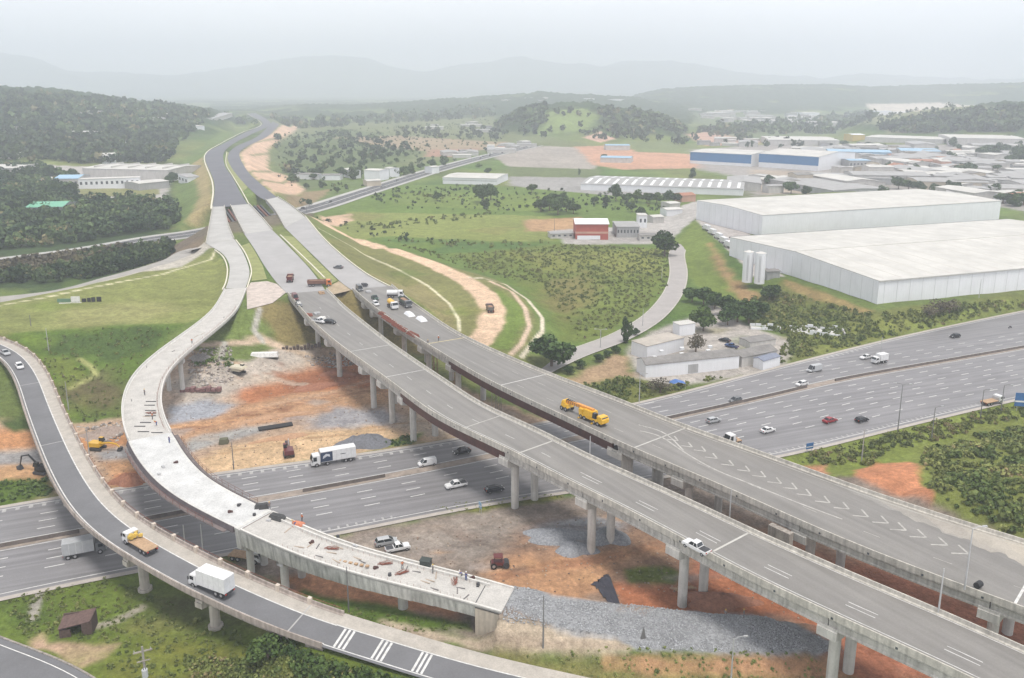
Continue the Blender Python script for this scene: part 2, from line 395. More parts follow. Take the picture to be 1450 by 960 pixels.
# right of the far road: bare terraces
area(PINK, [(346,240),(340,217),(358,204),(384,190),(398,178),(424,172),(420,184),(395,200),(380,212),(378,238),(402,247),(432,268),(405,276),(386,276)], 4, 4)
for q in (((352,246),(384,243)),((356,220),(392,214)),((364,202),(398,196)),((366,258),(412,252))): strip((.14,.17,.075), list(q), 2.2, 1.5, 2, .8)
area((0.12,0.16,0.065), [(392,278),(440,270),(470,255),(600,232),(700,215),(560,250),(430,298)], 5, 6)
area((0.24,0.19,0.12), [(400,278),(430,272),(470,268),(440,292),(415,294)], 3, 4)
# fields to the right of the interchange
area((0.125,0.175,0.055), [(435,300),(560,262),(640,262),(730,265),(960,285),(985,320),(955,345),(950,410),(880,480),(770,505),(740,505),(770,460),(700,392),(560,350),(470,322)], 2, 3)
area((0.20,0.225,0.085), [(490,300),(780,306),(790,342),(700,342),(560,335),(468,325)], 2, 3)
area(PINK, [(452,305),(497,303),(500,313),(480,320),(458,318)], 2, 3)
area((0.17,0.215,0.07), [(560,272),(770,276),(765,300),(560,290)], 4, 5, .7)
area((0.085,0.14,0.05), [(540,338),(640,342),(780,345),(700,360),(620,358)], 3, 4, .8)
area((0.14,0.17,0.055), [(640,360),(800,345),(950,352),(945,400),(905,445),(860,478),(790,480),(768,430),(720,395)], 5, 6)
area((0.20,0.21,0.075), [(720,358),(930,352),(940,385),(860,390),(760,380)], 7, 8, .8)
area((0.20,0.145,0.08), [(770,400),(830,385),(850,420),(800,450),(775,430)], 8, 8, .5)
area((0.40,0.27,0.17), [(740,312),(820,308),(818,330),(745,328)], 3, 4)
area((0.42,0.40,0.38), [(780,326),(870,322),(930,312),(985,285),(1000,300),(960,332),(930,346),(800,346)], 2, 3)
# right slope of the interchange fill
area(OLIVE, [(462,340),(500,338),(560,352),(640,378),(702,396),(740,422),(757,450),(752,480),(728,506),(690,492),(655,478),(610,440),(560,410),(512,382)], 1.5, 2)
area((0.24,0.21,0.115), [(520,385),(600,400),(645,440),(648,470),(600,430),(560,410)], 3, 3, .8)
area((0.15,0.20,0.06), [(700,405),(735,430),(745,460),(722,498),(695,492),(712,460)], 2, 2)
strip((0.62,0.47,0.35), [(452,312),(468,322),(490,333),(510,342),(535,349),(560,355),(586,364),(612,374),(634,384),(655,395),(674,406),(688,418),(700,440),(694,466),(678,486)], 4.6, 1.0, 1.0)
area((0.62,0.47,0.35), [(640,385),(690,410),(708,440),(700,475),(684,492),(664,482),(682,455),(680,430),(655,402)], 2, 2)
strip((0.64,0.60,0.45), [(440,318),(500,350),(560,380),(606,404),(636,430),(649,452),(651,470)], 0.55, 0.4)
strip((0.64,0.58,0.47), [(664,393),(715,402),(748,425),(768,450),(768,470),(752,490),(738,507)], 0.8, 0.4)
strip((0.58,0.46,0.36), [(694,398),(724,412),(744,438),(750,462),(738,488),(724,502)], 0.9, 0.5)
# local road verge, warehouse slope
area((0.15,0.19,0.06), [(952,345),(985,312),(1010,345),(1040,395),(1066,428),(1050,440),(985,402),(968,380)], 2, 3)
area((0.30,0.21,0.12), [(1005,345),(1040,395),(1090,428),(1062,438),(1020,390)], 3, 3)
area((0.45,0.42,0.40), [(985,312),(1052,318),(1110,392),(1066,392),(1022,345)], 1, 1)
area((0.145,0.155,0.06), [(900,572),(905,545),(1000,555),(1110,520),(1140,480),(1060,455),(1060,430),(1110,394),(1244,440),(1450,416),(1640,395),(1640,405),(1450,437),(1279,474),(1090,521)], 2, 3)
area((0.20,0.22,0.075), [(1150,470),(1230,455),(1290,450),(1260,475),(1160,500)], 5, 6, .8)
area((0.30,0.22,0.12), [(1110,396),(1240,441),(1225,446),(1120,412)], 2, 3, .8)
area((0.19,0.22,0.075), [(1300,445),(1450,421),(1450,434),(1290,470)], 3, 3)
area((0.41,0.38,0.35), [(893,520),(885,498),(930,465),(985,448),(1012,430),(1035,450),(1060,462),(1125,482),(1112,518),(1060,530),(960,548),(905,545)], 2, 2)
area((0.34,0.25,0.17), [(800,540),(870,500),(895,505),(898,530),(860,548),(820,548)], 3, 4)
area((0.13,0.14,0.05), [(820,545),(880,535),(940,545),(905,572),(870,570),(830,555)], 2, 3)
area((0.19,0.225,0.07), [(1093,650),(1226,617),(1325,593),(1450,564),(1640,522),(1700,700),(1700,900),(1450,772),(1330,724),(1210,690)], 2, 3)
area((0.17,0.19,0.065), [(1290,640),(1330,620),(1450,590),(1640,560),(1700,700),(1700,900),(1450,772),(1330,724),(1310,690),(1290,655)], 4, 5)
area((0.50,0.245,0.15), [(1215,668),(1240,656),(1288,654),(1308,675),(1322,700),(1312,722),(1270,712),(1208,690)], 1.0, 2)
area((0.47,0.26,0.17), [(1140,660),(1172,656),(1170,672),(1150,672)], 1.0, 1.5)
# construction ground between the viaducts, north of the motorway
area((0.44,0.33,0.25), [(-60,600),(60,600),(170,592),(215,560),(232,522),(262,498),(300,488),(360,498),(440,486),(520,500),(640,545),(760,592),(840,600),(700,618),(560,636),(330,668),(0,716),(-60,730)], 2, 3)
area((0.46,0.41,0.36), [(235,540),(330,500),(440,490),(430,520),(330,560),(240,600)], 5, 5)
area((0.15,0.19,0.07), [(272,492),(330,448),(362,436),(392,490),(350,512),(300,512)], 1.5, 2)
area((0.21,0.175,0.085), [(360,436),(408,424),(500,408),(540,440),(620,480),(640,500),(560,498),(500,490),(440,488),(396,490)], 2, 3)
strip((0.50,0.40,0.31), [(290,490),(330,486),(372,480),(402,492),(440,505)], 1.8, 0.8)
strip((0.42,0.40,0.36), [(368,436),(360,470),(372,482)], 0.9, 0.5)
strip((0.42,0.40,0.36), [(318,486),(312,512)], 1.0, 0.5)
area((0.36,0.17,0.10), [(330,562),(410,530),(500,505),(560,520),(600,548),(520,560),(430,580),(350,580)], 3, 4)
area(DKRED, [(400,545),(470,520),(520,530),(480,545),(420,562)], 3, 4, .7)
area(ORANGE, [(225,602),(330,578),(400,562),(470,552),(540,545),(600,560),(520,575),(410,598),(300,615),(235,624)], 2, 3)
area((0.36,0.37,0.40), [(240,574),(300,566),(335,572),(300,592),(240,600)], 2, 2)
area((0.40,0.39,0.375), [(250,628),(320,610),(390,600),(372,614),(300,632),(262,644)], 2, 2)
area((0.34,0.33,0.34), [(410,594),(480,580),(556,576),(570,598),(520,612),(450,610)], 3, 4)
area(SAND, [(270,652),(330,630),(430,612),(530,602),(580,615),(620,610),(660,618),(560,632),(440,652),(330,668),(290,668)], 2, 2)
area((0.50,0.42,0.34), [(560,600),(640,560),(720,590),(700,612),(600,624)], 4, 4)
area((0.14,0.18,0.06), [(530,628),(600,614),(592,628),(540,636)], 1, 1.5)
area((0.30,0.29,0.285), [(-60,635),(60,636),(66,655),(-60,664)], 2, 2)
area((0.33,0.32,0.32), [(120,640),(200,632),(215,648),(140,655)], 2, 2)
area((0.47,0.26,0.15), [(110,622),(190,610),(190,630),(118,636)], 2, 2)
area((0.47,0.29,0.18), [(140,655),(215,650),(240,672),(200,694),(150,694)], 2, 2)
area(RED, [(155,672),(195,667),(215,682),(175,690)], 1, 1)
area((0.47,0.26,0.15), [(-60,606),(80,612),(85,630),(-60,634)], 2, 2)
area((0.48,0.31,0.19), [(-60,664),(66,657),(80,690),(-60,700)], 2, 2)
area(GREEN, [(-60,700),(0,684),(70,674),(82,700),(0,718),(-60,728)], 1.5, 2)
area((0.07,0.10,0.035), [(5,600),(60,590),(70,604),(20,612)], 1.5, 2)
# south of the motorway
area(MUD, [(330,800),(474,757),(700,711),(800,700),(1093,650),(1330,726),(1480,790),(1480,990),(1180,960),(1000,925),(700,905),(430,860),(350,800)], 2, 3)
area((0.30,0.20,0.145), [(700,740),(850,735),(1000,720),(1150,740),(1300,800),(1450,860),(1450,990),(1160,930),(1080,870),(900,858),(700,800)], 5, 6)
area((0.36,0.165,0.11), [(960,770),(1100,760),(1300,820),(1480,880),(1480,990),(1200,975),(1120,880),(990,870)], 4, 5)
area(RED, [(868,826),(960,830),(1030,812),(1130,845),(1180,905),(1120,872),(1000,866),(880,858)], 1.5, 2)
area((0.49,0.30,0.19), [(690,800),(760,785),(850,778),(950,770),(900,800),(850,815),(845,850),(720,842)], 3, 4)
area((0.28,0.245,0.215), [(500,770),(650,730),(760,722),(740,760),(680,790),(600,800),(540,790)], 4, 5)
area((0.15,0.18,0.055), [(880,806),(940,803),(962,810),(955,828),(892,826)], 1, 1.5)
area((0.17,0.18,0.06), [(596,716),(700,707),(796,696),(800,708),(700,722),(620,730)], 1, 1.5)
area((0.33,0.33,0.34), [(742,752),(790,738),(850,732),(885,742),(880,765),(830,782),(780,772)], 2, 2)
area((0.44,0.24,0.15), [(395,820),(470,800),(560,830),(660,862),(650,885),(540,862),(440,850)], 2, 2)
area(GREEN, [(430,838),(480,850),(560,862),(668,882),(670,895),(600,895),(500,882),(440,860)], 1, 1.5)
area((0.50,0.42,0.33), [(540,880),(700,896),(860,903),(905,915),(890,930),(760,928),(640,912),(560,900)], 1, 1.5)
area((0.19,0.18,0.08), [(700,928),(880,932),(1140,925),(1200,960),(1200,1000),(860,1000),(760,945)], 1.5, 2)
area((0.40,0.255,0.165), [(900,935),(1100,925),(1180,935),(1200,965),(1000,952)], 2, 3, .8)
area(GRAVEL, [(700,838),(716,841),(780,846),(870,854),(1000,866),(1090,874),(1160,900),(1200,925),(1150,930),(1000,926),(900,922),(872,905),(790,896),(700,888),(698,862)], 0.6, 1.2)
# bottom left
area((0.125,0.165,0.045), [(-200,900),(0,848),(160,815),(240,790),(420,905),(600,965),(640,1020),(-200,1100)], 1.5, 2)
area((0.16,0.155,0.05), [(150,930),(260,905),(380,930),(460,990),(150,1000)], 5, 5, .8)
area((0.06,0.095,0.03), [(0,855),(70,862),(90,880),(0,895)], 3, 3, .6)
area((0.08,0.075,0.045), [(180,840),(300,835),(380,890),(300,890),(220,880)], 4, 3, .7)
area((0.43,0.31,0.23), [(44,905),(58,898),(72,910),(130,918),(168,914),(150,932),(118,942),(78,928),(40,924)], 0.8, 1.2)
strip((0.33,0.31,0.27), [(55,838),(46,876)], 0.9, 0.4)
strip((0.36,0.33,0.27), [(142,888),(165,880),(200,862)], 0.9, 0.5)

# wheel tracks, spoil and scraped ground on the site
_r = random.Random(5)
for pts, w, c, a in (([(240,612),(330,592),(430,566),(520,548),(600,552)], .5, DKRED, .6), ([(238,616),(332,597),(432,571),(522,553),(604,556)], .5, DKRED, .6),
    ([(250,655),(330,634),(430,616),(540,604),(640,590)], .45, (.36,.22,.13), .6), ([(252,660),(332,639),(432,621),(545,609)], .45, (.36,.22,.13), .6),
    ([(290,545),(360,532),(440,520),(520,512)], .5, (.33,.22,.16), .6), ([(300,640),(380,628),(470,612)], .8, (.66,.5,.33), .5),
    ([(560,790),(650,770),(760,748),(900,745)], .4, (.17,.14,.125), .6), ([(560,796),(652,776),(762,753),(905,750)], .4, (.17,.14,.125), .6),
    ([(700,815),(770,800),(850,790),(950,765)], .5, (.33,.17,.11), .6), ([(703,821),(775,806),(855,795),(955,771)], .5, (.33,.17,.11), .6),
    ([(500,780),(600,752),(720,735),(850,728)], 1.0, (.33,.28,.24), .6), ([(620,745),(640,760),(700,775),(780,770)], .5, (.17,.14,.12), .6),
    ([(560,890),(700,905),(800,912),(890,917)], .35, (.36,.29,.23), .7), ([(560,896),(700,912),(800,919)], .35, (.36,.29,.23), .7),
    ([(860,940),(960,950),(1080,945),(1190,955)], 1.0, (.46,.26,.17), .5), ([(380,575),(450,560),(520,540)], 1.2, (.42,.30,.22), .6),
    ([(330,540),(380,535),(430,545)], 1.5, (.50,.43,.36), .6), ([(240,606),(300,600),(360,590)], .8, (.56,.34,.2), .6)):
    strip(c, pts, w, .5, .5, a)
for k in range(46):
    bx_, by_ = _r.choice(((_r.uniform(240,620), _r.uniform(510,640)), (_r.uniform(560,900), _r.uniform(730,830)), (_r.uniform(900,1300), _r.uniform(740,900))))
    c = _r.choice((DKRED, (.5,.4,.32), (.22,.17,.14), (.52,.33,.2), (.4,.37,.35)))
    area(c, [(bx_ - _r.uniform(8,26), by_), (bx_, by_ - _r.uniform(2,6)), (bx_ + _r.uniform(8,26), by_ - _r.uniform(0,4)), (bx_ + 5, by_ + _r.uniform(2,6))], 1.2, 2.0, .55)
for k in range(40):
    bx_, by_ = _r.choice(((_r.uniform(470,940), _r.uniform(270,460)), (_r.uniform(0,310), _r.uniform(385,600)), (_r.uniform(1000,1440), _r.uniform(430,500)), (_r.uniform(0,400), _r.uniform(850,950))))
    c = _r.choice(((.17,.22,.06), (.085,.12,.04), (.22,.2,.09), (.12,.17,.05)))
    area(c, [(bx_ - _r.uniform(15,50), by_), (bx_, by_ - _r.uniform(3,9)), (bx_ + _r.uniform(15,50), by_ - _r.uniform(0,5)), (bx_ + 8, by_ + _r.uniform(3,9))], 3, 4.0, .5)

def colour_at(x, y, z):
    n = x.shape[0]
    c = np.empty((n, 3)); c[:] = FIELD
    r = np.hypot(x, y)
    # broad patchwork of fields, scrub and woods on the plain
    p = fbm(x / 130, y / 190, 31, 4)
    c += np.array([0.05, 0.03, 0.02]) * ((fbm(x / 60, y / 90, 41) - 0.5) * 3)[:, None]
    w = sstep(0.44, 0.54, p) * sstep(1700, 2300, r)
    c *= (1 + (fbm(x / 40, y / 70, 131, 4) - .5) * .9 * sstep(420, 800, r))[:, None]
    c = c * (1 - w[:, None]) + np.array(FOREST) * w[:, None]
    wood = np.zeros(n)
    hillz = np.clip((z - 7) / 14, 0, 1) * sstep(900, 1150, r)
    hl = hillz * (1 - 0.75 * sstep(0.60, 0.70, fbm(x / 110, y / 150, 57)))
    c = c * (1 - hl[:, None]) + np.array(FOREST) * hl[:, None]
    wob1 = (fbm(x / 7, y / 7, 21) - 0.5) * 2
    wob2 = (fbm(x / 1.8, y / 1.8, 23) - 0.5) * 1.2
    for pt in paints:
        kind, pts, col, soft, wob, amt = pt[:6]
        if kind == 'a': sd = poly_sd(x, y, pts, soft + wob + 2)
        else: sd = line_d(x, y, pts, pt[6] + soft + 3) - pt[6]
        m = sd < soft + wob * 1.6 + 1
        if not m.any(): continue
        s = sd[m] + wob * (wob1[m] + 0.4 * wob2[m])
        a = (1 - sstep(-soft, soft, s)) * amt
        c[m] = c[m] * (1 - a[:, None]) + np.array(col) * a[:, None]
    g = 1 + (fbm(x / 3.3, y / 3.3, 61, 3) - 0.5) * 0.40 + (fbm(x / 0.9, y / 1.1, 71, 2) - 0.5) * 0.30 * (r < 330) + (fbm(x / 35, y / 35, 67, 3) - 0.5) * 0.36
    c = c * g[:, None] * 1.03
    lum = c @ np.array([.3, .55, .15]); return np.clip(lum[:, None] + (c - lum[:, None]) * 1.18, .005, .9)

def terrain_material():
    m = bpy.data.materials.new('ground_cover'); m.use_nodes = True; nt = m.node_tree; N = nt.nodes; L = nt.links
    b = N['Principled BSDF']; b.inputs['Roughness'].default_value = 0.95; b.inputs['Specular IOR Level'].default_value = 0.15
    at = N.new('ShaderNodeAttribute'); at.attribute_name = 'ground'; at.attribute_type = 'GEOMETRY'
    g = N.new('ShaderNodeNewGeometry')
    val = None
    for sc, a in ((0.9, 0.30), (0.22, 0.20), (3.1, 0.20)):
        n = N.new('ShaderNodeTexNoise'); n.inputs['Scale'].default_value = sc; n.inputs['Detail'].default_value = 5; n.inputs['Roughness'].default_value = 0.7
        L.new(g.outputs['Position'], n.inputs['Vector'])
        r = N.new('ShaderNodeMapRange'); r.inputs['From Min'].default_value = 0.28; r.inputs['From Max'].default_value = 0.72
        r.inputs['To Min'].default_value = 1 - a; r.inputs['To Max'].default_value = 1 + a; L.new(n.outputs['Fac'], r.inputs['Value'])
        if val is None: val = r.outputs['Result']
        else:
            mu = N.new('ShaderNodeMath'); mu.operation = 'MULTIPLY'; L.new(val, mu.inputs[0]); L.new(r.outputs['Result'], mu.inputs[1]); val = mu.outputs[0]
    vm = N.new('ShaderNodeVectorMath'); vm.operation = 'SCALE'; L.new(at.outputs['Color'], vm.inputs[0]); L.new(val, vm.inputs['Scale'])
    L.new(vm.outputs['Vector'], b.inputs['Base Color'])
    nb = N.new('ShaderNodeTexNoise'); nb.inputs['Scale'].default_value = 1.4; nb.inputs['Detail'].default_value = 6; nb.inputs['Roughness'].default_value = 0.7
    L.new(g.outputs['Position'], nb.inputs['Vector'])
    bp = N.new('ShaderNodeBump'); bp.inputs['Strength'].default_value = 1; bp.inputs['Distance'].default_value = 0.5
    L.new(nb.outputs['Fac'], bp.inputs['Height']); L.new(bp.outputs['Normal'], b.inputs['Normal'])
    return m

def build_terrain():
    na, nr = 860, 960
    az = np.linspace(R(-58), R(58), na)
    rr = np.concatenate([[20.0], np.geomspace(62, 14200, nr - 1)])
    A, RR = np.meshgrid(az, rr)
    x = (RR * np.sin(A)).ravel(); y = (RR * np.cos(A)).ravel()
    z = height(x, y)
    c = colour_at(x, y, z)
    # tree canopy stands on the woods of the hills
    dark = np.clip((0.10 - c[:, 1]) / 0.04, 0, 1)
    r = np.hypot(x, y)
    can = dark * sstep(800, 1100, r) * (r < 6500) * sstep(4, 20, poly_sd(x, y, PLATS[0][0], 30)) * sstep(16, 30, line_d(x, y, avenue_w, 60))
    z = z + can * (vnoise(x / 11, y / 11, 91) ** 1.5 * 8 + vnoise(x / 27, y / 27, 95) * 6)
    c *= (1 + can * (vnoise(x / 13, y / 13, 99) - 0.5) * 0.7)[:, None]
    me = bpy.data.meshes.new('terrain')
    nv = na * nr; me.vertices.add(nv)
    me.vertices.foreach_set('co', np.stack([x, y, z], 1).ravel().astype(np.float32))
    i = (np.arange(nr - 1)[:, None] * na + np.arange(na - 1)[None, :]).ravel()
    q = np.stack([i, i + 1, i + 1 + na, i + na], 1)[:, ::-1]
    nf = len(q); me.loops.add(nf * 4); me.polygons.add(nf)
    me.loops.foreach_set('vertex_index', q.ravel().astype(np.int32))
    me.polygons.foreach_set('loop_start', np.arange(0, nf * 4, 4, dtype=np.int32))
    me.polygons.foreach_set('loop_total', np.full(nf, 4, np.int32))
    me.update()
    a = me.attributes.new('ground', 'FLOAT_COLOR', 'POINT')
    a.data.foreach_set('color', np.concatenate([np.clip(c, 0.01, 0.9), np.ones((nv, 1))], 1).ravel().astype(np.float32))
    me.polygons.foreach_set('use_smooth', [True] * nf)
    o = link('ground', me, terrain_material())
    tag(o, kind='structure')
    return o
build_terrain()

# ================================================================== ROADS ON THE GROUND
def catmull(pts, step=2.5, sig=3.0):
    P3 = [np.array(p, float) for p in pts]; out = []
    ext = [2 * P3[0] - P3[1]] + P3 + [2 * P3[-1] - P3[-2]]
    for i in range(1, len(ext) - 2):
        p0, p1, p2, p3 = ext[i-1:i+3]; n = max(2, int(np.linalg.norm(p2 - p1) / step))
        for k in range(n):
            t = k / n
            out.append(0.5 * ((2*p1) + (-p0+p2)*t + (2*p0-5*p1+4*p2-p3)*t*t + (-p0+3*p1-3*p2+p3)*t**3))
    out.append(P3[-1]); a = np.array(out)
    if sig:
        # even spacing, then smoothing with the ends held
        d = np.r_[0, np.cumsum(np.linalg.norm(np.diff(a[:, :2], axis=0), axis=1))]
        s = np.arange(0, d[-1], step); a = np.stack([np.interp(s, d, a[:, k]) for k in range(a.shape[1])], 1)
        m = max(1, int(3 * sig / step)); kx = np.exp(-0.5 * (np.arange(-m, m + 1) * step / sig) ** 2); kx /= kx.sum()
        pad = np.concatenate([2 * a[0] - a[1:m+1][::-1], a, 2 * a[-1] - a[-m-1:-1][::-1]])
        a = np.stack([np.convolve(pad[:, k], kx, 'valid') for k in range(a.shape[1])], 1)
    return a

class Path:
    """a centre or edge line with stations; offset u is measured to the left of travel when side=+1"""
    def __init__(s, pts, side=1, width=None, step=2.5, sig=3.0):
        s.p = catmull(pts, step, sig); s.side = side
        t = np.gradient(s.p[:, :2], axis=0); t /= np.linalg.norm(t, axis=1)[:, None]
        s.t = t; s.n = np.stack([-t[:, 1], t[:, 0]], 1) * side
        s.s = np.r_[0, np.cumsum(np.linalg.norm(np.diff(s.p[:, :2], axis=0), axis=1))]
        s.L = s.s[-1]; s.w = np.full(len(s.p), 1.0) if width is None else width(s) if callable(width) else np.full(len(s.p), float(width))
    def at(s, st, u=0.0, dz=0.0):
        q = [np.interp(st, s.s, s.p[:, k]) for k in range(3)]; n = [np.interp(st, s.s, s.n[:, k]) for k in range(2)]
        return (q[0] + n[0] * u, q[1] + n[1] * u, q[2] + dz)
    def width(s, st): return float(np.interp(st, s.s, s.w))
    def head(s, st):
        return math.atan2(np.interp(st, s.s, s.t[:, 1]), np.interp(st, s.s, s.t[:, 0]))
    def station(s, x, y):
        d = (s.p[:, 0] - x) ** 2 + (s.p[:, 1] - y) ** 2; i = int(np.argmin(d)); 
        return float(s.s[i] + (x - s.p[i, 0]) * s.t[i, 0] + (y - s.p[i, 1]) * s.t[i, 1])
    def offset(s, x, y):
        i = int(np.argmin((s.p[:, 0] - x) ** 2 + (s.p[:, 1] - y) ** 2))
        return float((x - s.p[i, 0]) * s.n[i, 0] + (y - s.p[i, 1]) * s.n[i, 1])
    def stations(s, a, b):
        m = s.s[(s.s > a + 0.05) & (s.s < b - 0.05)]
        return np.r_[a, m, b]
    def sweep(s, mb, a, b, prof, cap=True):
        """prof: closed list of (k, off, z): offset = k*width + off; z above the line"""
        rings = []
        for st in s.stations(max(0, a), min(s.L, b)):
            w = s.width(st); rings.append([s.at(st, k * w + o, z) for k, o, z in prof])
        mb.loft(rings, cap); return mb
    def ribbon(s, mb, a, b, u0, u1, z, k0=0, k1=0):
        rows = []
        for st in s.stations(max(0, a), min(s.L, b)):
            w = s.width(st); rows.append((s.at(st, k0 * w + u0, z), s.at(st, k1 * w + u1, z)))
        vs = [v for r in rows for v in r]; mb.add(vs, [(2*i, 2*i+1, 2*i+3, 2*i+2) for i in range(len(rows) - 1)]); return mb
    def dashes(s, mb, a, b, u, z, on=3, off=5, wd=0.16, k=0):
        st = a
        while st < b - on:
            s.ribbon(mb, st, st + on, u - wd / 2, u + wd / 2, z, k, k); st += on + off
        return mb

def flatten_up(o):
    me = o.data; bm = bmesh.new(); bm.from_mesh(me)
    for f in bm.faces:
        if f.normal.z < 0: f.normal_flip()
    bm.to_mesh(me); bm.free()

def between(A, B, n=160, sig=5.0):
    """two edge lines -> matched sample pairs"""
    a = catmull(A, 2.5, sig); b = catmull(B, 2.5, sig)
    def rs(a):
        d = np.r_[0, np.cumsum(np.linalg.norm(np.diff(a[:, :2], axis=0), axis=1))]; t = np.linspace(0, d[-1], n)
        return np.stack([np.interp(t, d, a[:, k]) for k in range(a.shape[1])], 1)
    return rs(a), rs(b)

def sheet(name, A, B, z, mt, n=160, sig=5.0, kind='structure'):
    a, b = between([(*W(*p, z), z) for p in A], [(*W(*p, z), z) for p in B], n, sig)
    mb = MB(); vs = []
    for i in range(n): vs += [tuple(a[i]), tuple(b[i])]
    mb.add(vs, [(2*i, 2*i+1, 2*i+3, 2*i+2) for i in range(n - 1)])
    o = mb.build(name, mt); flatten_up(o); tag(o, kind=kind); return o, a, b

# --- the motorway
hw, hwN, hwF = sheet('motorway_road', DUTRA_N, DUTRA_F, 0.06, M_asph_m, 300, 12)
med = Path([(*W(*p), 0.0) for p in DUTRA_M], side=1, step=3, sig=12)
nearE = Path([(*W(*p), 0.0) for p in DUTRA_N], side=1, step=3, sig=12)
farE = Path([(*W(*p), 0.0) for p in DUTRA_F], side=-1, step=3, sig=12)
mk = MB()
for st, wd in ((0.9, 0.22),):
    nearE.ribbon(mk, 0, nearE.L, st, st + wd, 0.075); farE.ribbon(mk, 0, farE.L, st, st + wd, 0.075)
for sd in (1, -1):
    med.ribbon(mk, 0, med.L, sd * 1.6, sd * 1.82, 0.075)
sM_A = med.station(*W(942, 594))
for k in (1, 2, 3, 4):
    u = 1.7 + 3.45 * k
    if k < 4: med.dashes(mk, 0, med.L, u, 0.075, 3.4, 7.0, 0.26)
    med.dashes(mk, 3, med.L, -u, 0.075, 3.4, 7.0, 0.26) if k < 4 else med.dashes(mk, sM_A, med.L, -u, 0.075, 3.4, 7.0, 0.26)
for k in (5, 6, 7): med.dashes(mk, sM_A + 22 * (k - 5) + 8, med.L, -(1.7 + 3.45 * k), 0.075, 3.4, 7.0, 0.26)
mk2 = MB()
# hatched paint in the merge shoulders
for st in np.arange(10, nearE.L - 10, 1.9):
    p = nearE.at(st); ip = 725 + 1180 * p[0] / (p[1] * cP + CAMH * sP)
    if 1000 < ip < 1420 or 440 < ip < 560: nearE.ribbon(mk2, st, st + 0.45, 1.2, 2.2, 0.075)
for st in np.arange(10, farE.L - 10, 2.6):
    p = farE.at(st); ip = 725 + 1180 * p[0] / (p[1] * cP + CAMH * sP)
    if ip < 640 or 1150 < ip < 1230: farE.ribbon(mk2, st, st + 0.8, 1.2, 2.5, 0.075)
mo2 = mk2.build('shoulder_markings', mat('faded_paint', (.40,.39,.38), .9, var=.25, scale=1)); flatten_up(mo2); tag(mo2, kind='structure')
mo = mk.build('lane_markings', M_whiteworn); flatten_up(mo); tag(mo, kind='structure')
g = MB(); nearE.ribbon(g, 0, nearE.L, -1.4, 0.1, 0.05); farE.ribbon(g, 0, farE.L, -1.2, 0.1, 0.05)
go = g.build('road_shoulder', M_shoulder); flatten_up(go); tag(go, kind='structure')
g = MB(); med.ribbon(g, 0, med.L, -1.3, 1.3, 0.068); 
go = g.build('median_pavement', mat('median_dust', (0.30, 0.25, 0.21), 0.95, var=0.3, scale=0.5)); flatten_up(go); tag(go, kind='structure')
def barrier(path, a, b, label, h=0.8, w=0.3, m=None, nm='crash_barrier'):
    mb = MB(); path.sweep(mb, a, b, [(0, -w, 0.02), (0, -0.1, h), (0, 0.1, h), (0, w, 0.02)])
    return tag(mb.build(nm, m or M_conc_old), label, 'barrier', 'concrete barriers of the motorway median')
M_barr_dark = mat('grimy_barrier', (0.12, 0.10, 0.09), 0.9, var=0.3, scale=0.8)
barrier(med, med.station(*W(-60,785)), med.station(*W(112,757)), 'low dark median barrier of the motorway, left of the grey ramp viaduct', m=M_barr_dark)
barrier(med, med.station(*W(200,737)), med.station(*W(300,718)), 'low dark median barrier under the curved white viaduct', m=M_barr_dark)
barrier(med, med.station(*W(429,697)), med.station(*W(545,675)), 'short dark median barrier on the motorway near the white box truck', m=M_barr_dark)
barrier(med, sM_A, med.station(*W(1143,549)), 'dark median barrier between the right viaduct and the gap in the median', m=M_barr_dark)
barrier(med, med.station(*W(1181,539)), med.station(*W(1600,462)), 'long dark median barrier curving along the motorway to the right edge', m=M_barr_dark)

# --- service roads
def lane(name, pts, w, m, z=0.06, lift=None, sig=6, edge=None, step=2.5):
    wp = []
    for p in pts:
        x, y = hit(*p) if lift is None else W(*p, lift)
        wp.append((x, y, 0))
    pa = Path(wp, step=step, sig=sig)
    pa.p[:, 2] = height(pa.p[:, 0], pa.p[:, 1], True) if lift is None else lift
    if lift is None:
        k = np.ones(9) / 9; pa.p[:, 2] = np.convolve(np.pad(pa.p[:, 2], 4, 'edge'), k, 'valid')
    mb = MB(); pa.ribbon(mb, 0, pa.L, -w / 2, w / 2, z)
    o = mb.build(name, m); flatten_up(o); tag(o, kind='structure'); return pa
av = lane('avenue_road', AVENUE, 17, M_asph_a, 0.20, lift=0.0)
mb = MB(); av.ribbon(mb, 0, av.L, 8.5, 14, 0.18); av.ribbon(mb, 0, av.L, -13, -8.5, 0.18)
o = mb.build('avenue_pavement', M_roadconc); flatten_up(o); tag(o, kind='structure')
mb = MB(); av.dashes(mb, 0, av.L, 4.2, 0.23, 4, 6, 0.2); av.dashes(mb, 0, av.L, -4.2, 0.23, 4, 6, 0.2); av.ribbon(mb, 0, av.L, -0.4, 0.4, 0.23)
o = mb.build('avenue_markings', M_whiteworn); flatten_up(o); tag(o, kind='structure')
lr = lane('local_road', [(963,346),(958,362),(961,384),(958,404),(948,424),(930,445),(905,464),(870,482),(835,494),(800,508),(760,528)], 8.0, mat('bleached_asphalt', (0.36,0.335,0.32), .93, var=.1, scale=.2), 0.32)
mb = MB(); lr.ribbon(mb, 0, lr.L, 4.0, 4.5, 0.36); lr.ribbon(mb, 0, lr.L, -4.5, -4.0, 0.36)
o = mb.build('road_kerb', M_barrier); flatten_up(o); tag(o, kind='structure')
sg = lane('embankment_road', [(-160,454),(0,425),(120,404),(228,376),(266,359),(292,349)], 12.0, mat('subgrade', (0.33,0.31,0.285), .95, var=.15, scale=.2, fine=.06), 0.3)
